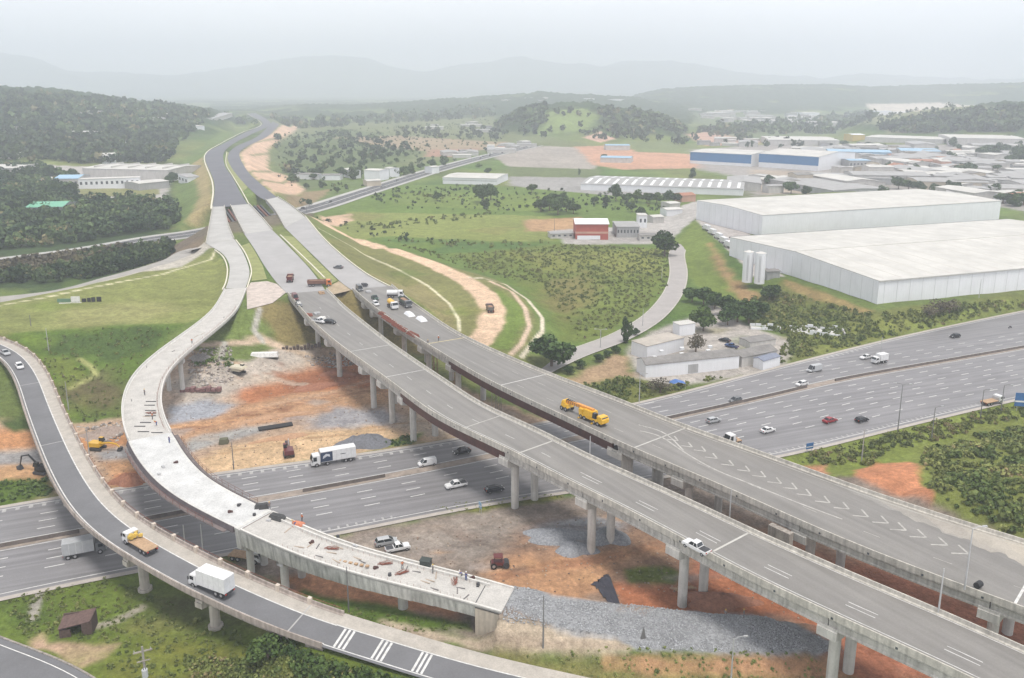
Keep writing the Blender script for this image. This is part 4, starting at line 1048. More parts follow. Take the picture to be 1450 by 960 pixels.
for a, b in zip(gs, gs[1:]):
    girders(pa4, r4, a + .06, b - .06, [(0, 1.5), (.5, 0), (1, -1.5)], .3, 1.45, .4, m=M_conc_old)
for st in P4:
    w = pa4.width(st); z = pa4.at(st)[2]
    pier(r4, pa4, st, z - 1.75, [w*.5 - .6], (.5, w - .7), 1.3, .85, .8, m=mat('cream_concrete', (0.50,0.46,0.40), .9, var=.15, streak=.3), foot=True)
part_sweep(pa4, r4, 'abutment', M_conc_old, e4 - 3, e4, [(0, .3, -.31), (0, .3, -6), (1, -.3, -6), (1, -.3, -.31)])
mb = MB(); o4 = Vector(r4.location)
for st in np.arange(4, e4 - 2, 7.0):
    mb = MB(); pa4.sweep(mb, st, st + .7, [(1, -.55, 0), (1, -.55, 1.15), (1, .12, 1.15), (1, .12, 0)])
    mb.v = [(v[0]-o4.x, v[1]-o4.y, v[2]) for v in mb.v]; mb.build('parapet_block', mat('cream_block', (0.58,0.50,0.42), .9, var=.1), r4)
mb = MB()
rail = [pa4.at(st, pa4.width(st) + .05, 1.05) for st in np.arange(0, e4, 2.5)]; mb.path(rail, .05, 5)
mb.v = [(v[0]-o4.x, v[1]-o4.y, v[2]) for v in mb.v]; mb.build('hand_rail', M_rust, r4)
# ================================================================== BUILDINGS
M_blue = mat('blue_cladding', (0.04, 0.17, 0.38), 0.6, var=.08, scale=.1)
M_redc = mat('red_cladding', (0.42, 0.10, 0.075), 0.7, var=.12, scale=.3)
M_greyroof = mat('grey_sheet_roof', (0.34, 0.335, 0.33), .85, var=.15, scale=.15, fine=.06)
M_fibro = mat('fibre_cement_roof', (0.22, 0.21, 0.20), .9, var=.25, scale=.3, fine=.1)
M_tile = mat('clay_tile_roof', (0.36, 0.17, 0.11), .9, var=.2, scale=.3)
M_creamw = mat('cream_wall', (0.55, 0.48, 0.38), .85, var=.1, scale=.2)
M_greyw = mat('grey_wall', (0.42, 0.42, 0.42), .85, var=.1, scale=.2, streak=.15)
M_greenroof = mat('green_sheet_roof', (0.16, 0.42, 0.28), .6, var=.1, scale=.1)
M_blueroof = mat('pale_blue_roof', (0.30, 0.46, 0.60), .6, var=.1, scale=.1)
M_yellow = mat('yellow_cladding', (0.62, 0.46, 0.13), .7, var=.1, scale=.1)
M_salmon = mat('salmon_wall', (0.55, 0.32, 0.24), .85, var=.12, scale=.2)
M_plaster = mat('pale_plaster', (0.58, 0.56, 0.53), .85, var=.1, scale=.2, streak=.15)
M_sky = mat('roof_skylight', (0.74, 0.75, 0.75), .5, var=.05, scale=.2)

def hall_local(root, L, D, h, wall, roof, ridge=0.8, over=0.4, windows=0, ribs=0, doors=0, two=None, monitors=0, axis='x'):
    """walls and roof in the building's own axes: x along the front, y to the back"""
    mb = MB(); mb.box(0, L, 0, D, -1.5, h)
    if ridge and axis == 'x': mb.add([(0,0,h),(0,D,h),(0,D/2,h+ridge-.02),(L,0,h),(L,D,h),(L,D/2,h+ridge-.02)], [(0,2,1),(3,4,5)])
    wb = mb.build('wall', wall, root)
    if two:
        z0, z1, m2 = two; mb = MB(); mb.box(-.12, L+.12, -.12, .05, z0, z1); mb.build('wall_band', m2, root)
    mb = MB(); o = over; t = .18
    if ridge:
        ys = [(-o, h - ridge*o/(D/2)), (D/2, h + ridge), (D + o, h - ridge*o/(D/2))]
        prof = [(y, z + .03) for y, z in ys] + [(y, z + .03 + t) for y, z in ys[::-1]]
        mb.loft([[(-o, y, z) for y, z in prof], [(L + o, y, z) for y, z in prof]])
    else: mb.box(-o, L+o, -o, D+o, h + .02, h + .02 + t)
    rf = mb.build('roof', roof, root)
    if ribs:
        mb = MB()
        for i in range(ribs):
            x = L * (i + .5) / ribs; wv = L / ribs * .16
            for y0, y1 in ((D*.06, D*.44), (D*.56, D*.94)):
                za = h + ridge*(1-abs(y0-D/2)/(D/2)) + t + .045; zb2 = h + ridge*(1-abs(y1-D/2)/(D/2)) + t + .045
                mb.add([(x-wv,y0,za),(x+wv,y0,za),(x+wv,y1,zb2),(x-wv,y1,zb2)], [(0,1,2,3)])
        mb.build('skylight', M_sky, rf)
    if monitors:
        for i in range(monitors):
            x = L * (i + .5) / monitors; mb = MB(); mb.box(x - .5, x + .5, D*.1, D*.9, h + ridge*.4, h + ridge + .7); mb.build('roof_vent', roof, rf)
    if windows:
        n = windows; ww = L / n
        for i in range(n):
            mb = MB(); x = (i + .5) * ww; mb.box(x - ww*.22, x + ww*.22, -.06, .04, h*.42, h*.72); mb.build('window', M_window, root)
    for i in range(doors):
        mb = MB(); x = L * (i + .5) / doors; mb.box(x - 1.8, x + 1.8, -.07, .04, 0, min(4, h*.7)); mb.build('door', M_greyw, root)

def hall(name, A, B, D, h, wall, roof, label, cat='building', group=None, z0=None, **k):
    if z0 is None:
        a = hit(*A); b = hit(*B); z0 = H1(*a)
    else: a = W(*A, z0); b = W(*B, z0)
    a = Vector(a); b = Vector(b); L = (b - a).length; rz = math.atan2((b - a).y, (b - a).x)
    r = empty(name, (a.x, a.y, z0), rz, label, cat, group)
    hall_local(r, L, D, h, wall, roof, **k)
    return r

# --- the two great white warehouses (surveyed at eaves level)
def eave_hall(name, pc, pl, pr, ztop, h, label, ridge=1.2, right_len=None, left_len=None):
    c = Vector(W(*pc, ztop)); l = Vector(W(*pl, ztop)); r_ = Vector(W(*pr, ztop))
    dl = (l - c); D = left_len or dl.length; dl.normalize()
    # the front runs square to the side wall
    fx = Vector((dl.y, -dl.x)); L = right_len or abs((r_ - c).dot(fx))
    rz = math.atan2(fx.y, fx.x)
    r = empty(name, (c.x, c.y, ztop - h), rz, label, 'warehouse', 'great white warehouses')
    return r, L, D, h
w1, L1, D1, h1 = eave_hall('warehouse', (1245,398), (1034,336), (1450,383), 14.5, 10.5, '', right_len=190)
w1['label'] = 'huge white warehouse with a low ridge roof, nearer of the two, above the motorway'
hall_local(w1, L1, D1, h1, M_wallw, M_roofw, ridge=2.2, over=.2)
SEAM = mat('seam_grey', (0.62,0.63,0.64), .7, var=.05)
for i in range(int(L1 / 6.5)):
    mb = MB(); x = 3 + i * 6.5; mb.box(x - .08, x + .08, -.06, .03, 0, h1 - .1); mb.build('cladding_seam', SEAM, w1)
for i in range(int(D1 / 6.5)):
    mb = MB(); y = 3 + i * 6.5; mb.box(-.06, .03, y - .08, y + .08, 0, h1 - .1); mb.build('cladding_seam', SEAM, w1)
mb = MB(); mb.box(-.3, L1, D1/2 - .25, D1/2 + .25, h1 + 2.2 + .2, h1 + 2.2 + .34); mb.build('ridge_cap', mat('ridge_beige', (.46,.44,.40), .8), w1)
mb = MB(); mb.box(0, L1, D1 + .22, D1 + .9, h1 - .6, h1 + .25); mb.build('back_shadow_strip', M_dark, w1)  # dark box added as the shadow line along the back eave, no real gutter
mb = MB(); mb.box(-.35, L1 + .35, -.45, -.2, h1 - .35, h1 + .1); mb.build('gutter', mat('gutter_grey', (0.45,0.44,0.42), .7), w1)
for i in range(22):
    mb = MB(); x = 4 + i * L1 / 22
    for y0, y1 in ((2, D1/2 - 2), (D1/2 + 2, D1 - 2)):
        f = lambda y: h1 + 2.2 * (1 - abs(y - D1/2)/(D1/2)) + .235
        mb.add([(x-.45,y0,f(y0)),(x+.45,y0,f(y0)),(x+.45,y1,f(y1)),(x-.45,y1,f(y1))], [(0,1,2,3)])
    mb.build('roof_seam', mat('roof_strip', (0.50,0.48,0.43), .7, var=.1, scale=.2), w1)
w2, L2, D2, h2 = eave_hall('warehouse', (1080,305), (987,284), (1410,297), 17.5, 13.0, '', right_len=188)
w2['label'] = 'huge white warehouse with an almost flat roof, farther of the two'
hall_local(w2, L2, D2, h2, M_wallw, M_roofw, ridge=1.2, over=.2)
for i in range(int(D2 / 6.5)):
    mb = MB(); y = 3 + i * 6.5; mb.box(-.06, .03, y - .08, y + .08, 0, h2 - .1); mb.build('cladding_seam', SEAM, w2)
for i in range(14):
    mb = MB(); x = 6 + i * L2 / 14; f = lambda y: h2 + 1.2 * (1 - abs(y - D2/2)/(D2/2)) + .235
    for y0, y1 in ((2, D2/2 - 2), (D2/2 + 2, D2 - 2)): mb.add([(x-.45,y0,f(y0)),(x+.45,y0,f(y0)),(x+.45,y1,f(y1)),(x-.45,y1,f(y1))], [(0,1,2,3)])
    mb.build('roof_seam', mat('roof_strip', (0,0,0)), w2)
# tanks by the near warehouse
for (px, py), lab in (((1058,396),'tall white steel tank beside the near warehouse, left of the pair'), ((1075,398),'tall white steel tank beside the near warehouse, right of the pair')):
    x, y = W(px, py, 5.0); r = empty('storage_tank', (x, y, 5.0), 0, lab, 'tank', 'white tanks by the warehouse')
    MB().tube((0,0,-1), (0,0,13.0), 2.3, 2.3, 24).build('shell', M_wallw, r); MB().tube((0,0,13.0), (0,0,13.6), 2.35, .5, 24).build('tank_lid', M_roofw, r)
    mb = MB(); mb.tube((-1.0,-2.15,0),(-1.0,-2.15,12),.08,.08,5); mb.tube((-.5,-2.3,0),(-.5,-2.3,12),.08,.08,5)
    for k in range(11): mb.tube((-1,-2.2,k+.5),(-.5,-2.3,k+.5),.05,.05,4)
    mb.build('ladder', M_galv, r)
hall('pump_shed', (1086,394), (1104,393), 5, 3, M_greyw, M_fibro, 'small dark pump shed between the white tanks and the warehouse', 'shed', z0=5.0, ridge=.3, doors=1)

H = hall
H('industrial_hall', (822,269), (1052,277), 75, 5.5, M_wallw, M_greyroof, 'long low white industrial hall with rows of pale skylight strips on its roof', ridge=2.2, ribs=17, z0=0)
H('industrial_hall', (627,260), (703,262), 48, 6, M_wallw, M_roofw, 'pale flat white hall beside the avenue bend', ridge=1.0, z0=0, two=(3.4, 3.9, M_greyw))
r = H('workshop_building', (815,339), (861,339), 20, 9.5, M_redc, M_wallw, 'red fronted workshop with a bright white curved roof', ridge=1.8, z0=0, over=.6, two=(3.6,4.8,M_salmon))
mb = MB(); mb.box(1, 15, -.35, -.2, 0, 2.4); mb.build('base_wall', M_wallw, r)
H('workshop_building', (873,336), (905,336), 22, 6.5, M_greyw, M_greyroof, 'grey flat workshop immediately right of the red fronted one', ridge=.6, z0=0, windows=7)
H('house', (904,322), (916,322), 10, 8, M_wallw, M_roofw, 'small bright white two storey block behind the grey workshop', ridge=0, z0=0, windows=2)
H('house', (906,341), (930,341), 9, 3.2, M_plaster, M_fibro, 'low pale shed between the grey workshop and the round dark tree', ridge=.5, z0=0, windows=3)
H('house', (925,316), (940,315), 10, 4, M_plaster, M_roofw, 'pale low house beyond the round dark tree, left one', ridge=.8, z0=0)
H('house', (944,306), (966,305), 11, 4.5, M_wallw, M_roofw, 'white low house beyond the round dark tree, right one', ridge=.6, z0=0)
H('house', (948,296), (963,295), 12, 4, M_plaster, M_roofw, 'little pale house next to the salmon tiled ones', ridge=.6, z0=0)
H('house', (965,286), (985,285), 14, 5, M_salmon, M_tile, 'red tiled house touching the left end of the far white warehouse', ridge=1.5, z0=0)
H('market_shed', (780,338), (812,337), 9, 3, M_plaster, M_greyroof, 'low grey open shed left of the red fronted workshop', 'shed', ridge=.5, z0=0, windows=4)

# compound by the motorway
def block(name, c, a, b, h, wall, roof, label, z0=0.0, cat='building', ridge=0, over=.15, **k):
    """front corner c, left-back corner a, right corner b, all at the base"""
    C_ = Vector(W(*c, z0)); B_ = Vector(W(*b, z0)); A_ = Vector(W(*a, z0)); L = (B_ - C_).length; d = (B_ - C_).normalized(); D = abs((A_ - C_).dot(Vector((-d.y, d.x))))
    r = empty(name, (C_.x, C_.y, z0), math.atan2(d.y, d.x), label, cat); hall_local(r, L, max(D, 4), h, wall, roof, ridge=ridge, over=over, **k); return r
block('storage_building', (916,509), (889,502), (968,496), 4.6, M_wallw, mat('beige_flat_roof', (0.42,0.38,0.33), .9, var=.15, scale=.3), 'white blank walled building with a beige flat roof beside the local road bend')
block('house', (962,476), (956,471), (984,473), 4.2, M_wallw, M_roofw, 'little white two storey house behind the blank walled building')
r = block('long_shed', (914,535), (897,526), (1046,521), 4.2, M_wallw, M_fibro, 'long white shed with a patchy grey roof beside the motorway', ridge=1.4, doors=1)
for x, y in ((4,3),(9,8),(14,3.5),(17,9),(24,4),(27,8)): MB().box(x, x+1.3, y, y+1.0, 4.9, 5.75).build('roof_patch', M_sky, r)
block('long_shed', (1050,520), (1034,511), (1100,509), 3.2, M_plaster, M_fibro, 'grey roofed shed at the right end of the long white one', ridge=1.2)
block('site_office', (1080,524), (1072,518), (1104,517), 3.0, M_wallw, mat('slate_blue_roof', (0.20,0.22,0.28), .8), 'small white kiosk with a slate roof at the verge of the motorway', ridge=.6)
block('open_shed', (1062,494), (1054,486), (1098,489), 2.2, M_plaster, M_fibro, 'flat dark shed roof in the walled yard', ridge=.3)
for i, (px, py, L, D, lab) in enumerate(((1062,466,11,5,'crumbling low white ruin, left of the two behind the yard'), (1120,472,19,9,'crumbling low white ruin, right of the two in the grass'))):
    x, y = W(px, py, 1.0); x, y = hit(px, py); r = empty('ruined_wall', (x, y, H1(x, y)), R(-14), lab, 'ruin')
    rn = random.Random(i + 3)
    for k in range(int(L / 2.2)):
        for yy in (0, D):
            mb = MB(); hh = rn.uniform(.3, 1.7); mb.box(k*2.2, k*2.2+2.2, yy, yy+.35, -.4, hh, top=(.1,.02)); mb.build('wall_stump', M_wallw, r)
    for k in range(int(D / 2)):
        for xx in (0, L*.5, L): mb = MB(); mb.box(xx, xx+.35, k*2, k*2+2, -.4, rn.uniform(.3, 1.5)); mb.build('wall_stump', M_plaster, r)
    mb = MB(); mb.box(.5, L-.5, .5, D-.5, -.3, .12); mb.build('floor_slab', M_conc_new, r)

# left industrial estate
H('factory_building', (112,268), (199,266), 12, 8.5, M_wallw, M_roofw, 'white block with a row of small square windows in the left estate', ridge=.5, windows=12)
H('factory_building', (118,252), (240,258), 55, 9.5, M_plaster, M_roofw, 'big pale hall with a light roof behind the windowed white block', ridge=1.6, monitors=5)
H('factory_building', (198,270), (240,266), 24, 6, M_greyw, M_roofw, 'grey walled hall at the right end of the left estate', ridge=.8)
H('factory_building', (78,268), (112,268), 30, 9, M_plaster, M_blueroof, 'blue roofed building in the left estate', ridge=2, windows=5)
H('factory_building', (52,262), (78,263), 25, 5, M_salmon, M_roofw, 'low salmon walled building left of the blue roofed one', ridge=.6)
H('factory_building', (-40,250), (26,250), 50, 7, M_plaster, M_roofw, 'pale hall cut by the left edge of the view', ridge=1)
H('house', (253,259), (266,259), 12, 8, M_wallw, M_greyroof, 'lone white cube house beside the green strip', ridge=.4, windows=3)
H('house', (145,232), (165,232), 18, 9, M_wallw, M_roofw, 'white house standing in the woods above the left estate', ridge=2.4, windows=4)
H('sports_hall', (38,308), (90,307), 30, 7, M_greyw, M_greenroof, 'hall with a bright green roof among the dark trees at the left', ridge=2.0)
for i, (a, b, d, h, w_, rf, lab) in enumerate([
    ((0,226),(26,226),25,6,M_plaster,M_roofw,'pale shed above the left estate near the edge'),
    ((170,163),(200,163),40,9,M_wallw,M_roofw,'tiny white hall high on the wooded left hill'),
    ((233,168),(252,168),35,9,M_wallw,M_roofw,'tiny white hall on the hill, right of the other one'),
    ((262,186),(290,186),30,8,M_wallw,M_roofw,'white house by the far bend of the new road'),
    ((300,174),(330,172),30,8,M_plaster,M_greyroof,'long grey roof beside the far bend of the new road'),
    ((178,205),(186,205),14,6,M_wallw,M_roofw,'tiny white cottage in the left woods'),
    ((115,160),(140,160),40,8,M_plaster,M_roofw,'faint pale building on the left ridge')]):
    H('house', a, b, d, h, w_, rf, lab, ridge=.8)
# beside the avenue
for a, b, d, h, w_, rf, lab in [
    ((417,253),(440,254),14,5,M_wallw,M_fibro,'white walled shed left of the avenue, first of the row from the left'),
    ((446,254),(452,254),12,5,M_wallw,M_fibro,'narrow white shed in the row left of the avenue'),
    ((456,255),(482,255),14,5,M_wallw,M_fibro,'white shed with a dark roof in the row left of the avenue'),
    ((487,250),(498,253),10,8,M_wallw,M_roofw,'thin white block beside the clump of trees left of the avenue'),
    ((516,255),(538,256),18,10,M_wallw,M_roofw,'tall white block near the middle of the avenue'),
    ((545,250),(552,251),12,9,M_wallw,M_roofw,'small white block right of the tall one near the avenue'),
    ((520,264),(540,263),14,5,M_creamw,M_roofw,'cream shed in front of the tall white block by the avenue'),
    ((612,246),(622,245),12,7,M_wallw,M_roofw,'white kiosk at the bend of the avenue')]:
    H('house', a, b, d, h, w_, rf, lab, ridge=.7, z0=0, windows=0)
# blue warehouses and the estate round them
H('blue_warehouse', (977,231), (1063,236), 70, 14, M_wallw, M_roofw, 'blue fronted warehouse, left of the blue pair', 'warehouse', ridge=1.5, z0=0, two=(3.5,13.6,M_blue))
H('blue_warehouse', (1074,236), (1158,242), 95, 15.5, M_wallw, M_roofw, 'blue fronted warehouse with a deep white roof, right of the blue pair', 'warehouse', ridge=3.5, z0=0, two=(5.5,15.2,M_blue))
H('blue_warehouse', (1172,224), (1262,226), 50, 9, M_blueroof, M_blueroof, 'long pale blue building right of the blue fronted warehouses', 'warehouse', ridge=1, z0=0)
H('blue_warehouse', (1202,240), (1232,240), 24, 10, M_greyw, M_blueroof, 'grey block with a white blue roof in front of the pale blue building', 'warehouse', ridge=.5, z0=0, windows=6)
H('yellow_hall', (1207,203), (1224,203), 40, 14, M_yellow, M_wallw, 'yellow walled hall in the far estate', 'warehouse', ridge=1, z0=0)
for a, b, d, h, w_, rf, lab in [
    ((1088,206),(1188,207),110,9,M_plaster,M_roofw,'wide pale hall behind the blue fronted warehouses'),
    ((1224,203),(1335,204),80,10,M_plaster,M_roofw,'long pale hall right of the yellow walled one'),
    ((1345,207),(1452,207),110,12,M_plaster,M_roofw,'long pale hall at the right edge below the wooded hill'),
    ((1275,222),(1332,223),60,8,M_plaster,M_blueroof,'pale green blue roof in the middle of the right town'),
    ((1086,262),(1180,272),55,6,M_greyw,M_greyroof,'broad grey shed roof, nearest the far white warehouse'),
    ((1150,259),(1262,262),45,6,M_greyw,M_greyroof,'broad grey shed roof behind the nearest grey one'),
    ((1230,252),(1265,252),20,11,M_plaster,M_roofw,'pale tower block at the end of the grey shed roofs'),
    ((1285,256),(1378,258),50,7,M_creamw,M_roofw,'cream walled hall right of the pale tower block'),
    ((1300,268),(1400,270),40,7,M_creamw,M_greyroof,'low cream hall in front of the other cream one'),
    ((1052,256),(1090,262),30,5,M_plaster,M_roofw,'white topped shed at the right end of the skylight hall'),
    ((1290,236),(1330,237),25,7,M_salmon,M_tile,'salmon coloured block in the right town'),
    ((1332,240),(1346,240),20,9,M_salmon,M_roofw,'pink tower house in the right town'),
    ((1400,262),(1448,264),40,6,M_plaster,M_roofw,'white roofed yard building by the right edge'),
    ((1405,285),(1448,287),20,6,M_wallw,M_roofw,'white shed beside the trees behind the far warehouse'),
    ((1340,281),(1392,283),14,5,M_plaster,M_greyroof,'grey roofed shed behind the trees behind the far warehouse'),
    ((1232,163),(1262,163),60,14,M_wallw,M_roofw,'white block on the cleared ridge at the right'),
    ((1263,162),(1330,161),60,9,M_plaster,M_roofw,'long pale hall on the cleared ridge at the right'),
    ((1137,165),(1160,165),80,12,M_wallw,M_roofw,'white hall at the foot of the far right ridge'),
    ((1150,178),(1194,178),70,9,M_plaster,M_roofw,'pale hall in the middle distance left of the cleared ridge'),
    ((850,230),(893,231),30,6,M_plaster,M_blueroof,'pale blue shed at the edge of the orange earthworks'),
    ((858,213),(892,213),30,7,M_plaster,M_blueroof,'distant pale blue shed behind the orange earthworks'),
    ((690,214),(700,214),18,8,M_wallw,M_roofw,'white gatehouse where the avenue meets the pale yard'),
    ((828,143),(842,143),60,8,M_wallw,M_roofw,'white hall on the middle ridge, left one'),
    ((872,145),(884,145),60,8,M_wallw,M_roofw,'white hall on the middle ridge, right one')]:
    H('industrial_hall', a, b, d, h, w_, rf, lab, ridge=1.0)
# the town: small buildings, each a copy of one of six kinds
kinds = []
for i, (L, D, h, w_, rf, rg) in enumerate([(10,9,4,M_plaster,M_tile,1.6),(26,15,4.5,M_plaster,M_roofw,.8),(12,10,6,M_plaster,M_greyroof,.5),(38,20,5,M_plaster,M_greyroof,1.2),(9,9,6,M_creamw,M_fibro,.9),(14,9,5,M_greyw,M_fibro,.8)]):
    r = empty('town_building', (0,0,0), 0, 'x', 'building'); hall_local(r, L, D, h, w_, rf, ridge=rg); kinds.append(r)
KN = ['small pale house with a red tiled roof', 'low white building with a pale roof', 'pale two storey building with a grey roof', 'pale shed with a wide grey roof', 'cream house with a dark roof', 'grey walled building with a dark roof']
used = [False] * 6
def town(poly, n, zone, seed, weights=None, sc=(1, 1.6)):
    rn = random.Random(seed); xs = [p[0] for p in poly]; ys = [p[1] for p in poly]; k = 0; placed = []
    pa_ = np.array(poly, float)
    while k < n:
        px, py = rn.uniform(min(xs), max(xs)), rn.uniform(min(ys), max(ys))
        if not inside(np.array([px]), np.array([py]), poly)[0]: continue
        if any(abs(px - q[0]) < 7 and abs(py - q[1]) < 2.2 for q in placed): 
            k += .2; continue
        placed.append((px, py)); i = rn.choices(range(6), weights or [1]*6)[0]
        r = kinds[i] if not used[i] else copy_tree(kinds[i]); used[i] = True
        x, y = hit(px, py); s = rn.uniform(*sc); r.location = (x, y, H1(x, y)); r.rotation_euler = (0, 0, R(rn.choice((-12, 8, 78, 100)) + rn.uniform(-6, 6))); r.scale = (s, s, s*.9)
        r['label'] = KN[i] + ' ' + zone; r['group'] = KN[i].replace('small ', '') + 's ' + zone; k += 1
town([(1240,212),(1450,212),(1450,290),(1400,285),(1270,252),(1240,240)], 125, 'in the town behind the far warehouse', 1, [1,5,2,6,1,2], (1.0, 1.7))
town([(1170,205),(1250,208),(1245,250),(1180,252)], 24, 'between the blue warehouses and the town', 2, [0,3,3,3,1,3])
town([(990,158),(1110,160),(1165,168),(1120,180),(1060,178),(1000,170)], 60, 'in the far valley below the right ridge', 3, [0,4,4,4,1,3], (1.3, 2.3))
town([(690,146),(760,147),(800,143),(760,140),(690,143)], 7, 'on the middle ridge', 5, [0,3,3,3,1,3], (1.2, 2))
town([(1060,205),(1180,208),(1240,215),(1240,240),(1180,236)], 14, 'on the yards round the blue warehouses', 11, [0,3,2,4,1,3], (1.2, 2.2))
town([(1050,252),(1280,262),(1240,275),(1080,276)], 18, 'among the grey sheds before the town', 12, [0,3,2,4,1,3], (1.0, 2.0))
town([(560,180),(700,175),(700,190),(600,188)], 8, 'on the far green plain', 6, [0,3,3,3,1,3], (1, 1.6))
town([(640,228),(760,206),(740,204),(640,222)], 16, 'strung along the far end of the avenue', 7, [1,3,2,3,1,3], (.8, 1.3))
town([(40,150),(240,160),(260,200),(150,200),(0,190)], 14, 'half hidden on the wooded left hill', 8, [1,3,3,2,1,3], (1, 1.6))
town([(970,195),(1060,200),(1050,208),(985,206)], 8, 'beside the bare pink hillside', 9, [1,3,3,2,1,3], (1, 1.5))
# ================================================================== VEGETATION
def leaf_mat(name, c1, c2, c3=None):
    m = bpy.data.materials.new(name); m.use_nodes = True; nt = m.node_tree; N = nt.nodes; L = nt.links
    b = N['Principled BSDF']; b.inputs['Roughness'].default_value = .7; b.inputs['Specular IOR Level'].default_value = .2
    at = N.new('ShaderNodeAttribute'); at.attribute_name = 'tint'; at.attribute_type = 'GEOMETRY'
    rp = N.new('ShaderNodeValToRGB'); e = rp.color_ramp.elements; e[0].color = (*c1, 1); e[1].color = (*c2, 1); e[0].position = .1; e[1].position = .9
    if c3: el = rp.color_ramp.elements.new(.97); el.color = (*c3, 1)
    L.new(at.outputs['Fac'], rp.inputs['Fac']); 
    oi = N.new('ShaderNodeObjectInfo'); mr = N.new('ShaderNodeMapRange'); mr.inputs['To Min'].default_value = .8; mr.inputs['To Max'].default_value = 1.2
    L.new(oi.outputs['Random'], mr.inputs['Value'])
    vm = N.new('ShaderNodeVectorMath'); vm.operation = 'SCALE'; L.new(rp.outputs['Color'], vm.inputs[0]); L.new(mr.outputs['Result'], vm.inputs['Scale'])
    L.new(vm.outputs['Vector'], b.inputs['Base Color']); return m
M_leaf = leaf_mat('tree_leaves', (.030,.060,.018), (.085,.135,.04))
M_leaf_l = leaf_mat('bright_leaves', (.055,.10,.025), (.13,.19,.05))
M_leaf_b = leaf_mat('brown_twigs', (.075,.065,.045), (.16,.14,.09))
M_forest = leaf_mat('woodland_leaves', (.018,.040,.018), (.105,.155,.055), (.20,.18,.09))
M_scrub = leaf_mat('scrub_leaves', (.09,.125,.035), (.22,.24,.075), (.25,.20,.10))
M_grass = leaf_mat('grass_blades', (.11,.15,.04), (.24,.26,.085))
M_meadow = leaf_mat('meadow_growth', (.125,.16,.05), (.235,.255,.08), (.24,.2,.11))
M_bank = leaf_mat('bank_scrub', (.09,.13,.035), (.27,.285,.09), (.33,.26,.13))

def quads(center, size, normal_bias, g, flat=1.0):
    """random leaf-clump quads; center (n,3), size (n,)"""
    n = len(center); a = g.normal(size=(n, 3)); a[:, 2] *= flat; a += normal_bias * 1.1; a /= np.linalg.norm(a, axis=1)[:, None]
    t = np.cross(a, g.normal(size=(n, 3))); t /= np.linalg.norm(t, axis=1)[:, None]; b = np.cross(a, t)
    s = size[:, None]; k = g.uniform(.6, 1.0, (n, 1))
    v = np.stack([center - t*s - b*s*k, center + t*s*.8 - b*s*k*.7, center + t*s + b*s*k, center - t*s*.7 + b*s*k*.9], 1)
    return v
def crown_pts(n, g, clumps=9, rad=1.0, zsq=.75):
    """leaf centres of a crown about 1 m in radius made of uneven clumps; returns points and outward normals"""
    cc = g.normal(size=(clumps, 3)); cc /= np.linalg.norm(cc, axis=1)[:, None]; cc *= g.uniform(.25, .72, (clumps, 1)); cc[:, 2] = cc[:, 2] * zsq + .05
    cr = g.uniform(.28, .52, clumps)
    i = g.integers(0, clumps, n); d = g.normal(size=(n, 3)); d /= np.linalg.norm(d, axis=1)[:, None]
    r = cr[i] * g.uniform(.72, 1.05, n)
    p = cc[i] + d * r[:, None] * np.array([1, 1, zsq]); return p * rad, d, i
def mesh_quads(name, v, tint):
    n = len(v); me = bpy.data.meshes.new(name); me.vertices.add(n * 4); me.vertices.foreach_set('co', v.reshape(-1).astype(np.float32))
    me.loops.add(n * 4); me.polygons.add(n); me.loops.foreach_set('vertex_index', np.arange(n * 4, dtype=np.int32))
    me.polygons.foreach_set('loop_start', np.arange(0, n * 4, 4, dtype=np.int32)); me.polygons.foreach_set('loop_total', np.full(n, 4, np.int32)); me.update()
    a = me.attributes.new('tint', 'FLOAT', 'FACE'); a.data.foreach_set('value', tint.astype(np.float32)); return me
def tree_kind(seed, mt, n=1500, clumps=11, zsq=.8, leaf=.085, trunk_h=.55):
    g = np.random.default_rng(seed); p, d, i = crown_pts(n, g, clumps, 1.0, zsq); p[:, 2] += .95
    v = quads(p, g.uniform(.6, 1.3, n) * leaf, d, g); ct = g.uniform(0, .5, clumps)
    me = mesh_quads('crown', v, np.clip(ct[i] + g.uniform(0, .5, n), 0, 1))
    root = empty('tree', (0,0,0), 0, 'x', 'tree'); link('crown', me, mt, root)
    mb = MB(); mb.tube((0,0,-.1), (0,0,trunk_h), .075, .05, 8)
    for k in range(5):
        an = k * 1.26 + g.uniform(0, .5); q = (math.cos(an)*.42, math.sin(an)*.42, trunk_h + g.uniform(.3, .6)); mb.tube((0,0,trunk_h - .06), q, .04, .012, 5)
    mb.build('trunk', M_trunk, root); return root
TK = [tree_kind(1, M_leaf), tree_kind(2, M_leaf, 1500, 14, .7), tree_kind(3, M_leaf_l, 1400, 10, .85), tree_kind(4, M_leaf, 1300, 9, 1.15, trunk_h=.5), tree_kind(5, M_leaf_b, 700, 10, .8, .05)]
tused = [False] * len(TK)
def tree(kind, px, py, wid, hgt, label, group=None, xy=None, name='tree', cat='tree'):
    r = TK[kind] if not tused[kind] else copy_tree(TK[kind]); tused[kind] = True
    x, y = xy or hit(px, py); r.location = (x, y, H1(x, y)); r.scale = (wid/1.9, wid/1.9, hgt/1.85); r.rotation_euler = (0, 0, random.uniform(0, 6.28))
    r['label'] = label; r['category'] = cat
    if group: r['group'] = group
    return r
tree(0, 781, 521, 16, 12.5, 'big round dark tree next to the wide viaduct, above the yellow crane')
tree(1, 941, 363, 15.5, 15, 'big round dark tree at the top end of the local road')
tree(0, 1089, 427, 9.5, 9, 'round dark tree in front of the white tanks')
tree(3, 886, 486, 4.5, 8.5, 'narrow dark tree at the corner of the blank walled building')
tree(4, 985, 502, 9, 9, 'leafless brown tree in the yard beside the long shed')
tree(2, 996, 468, 10, 10, 'light green tree behind the little white two storey house')
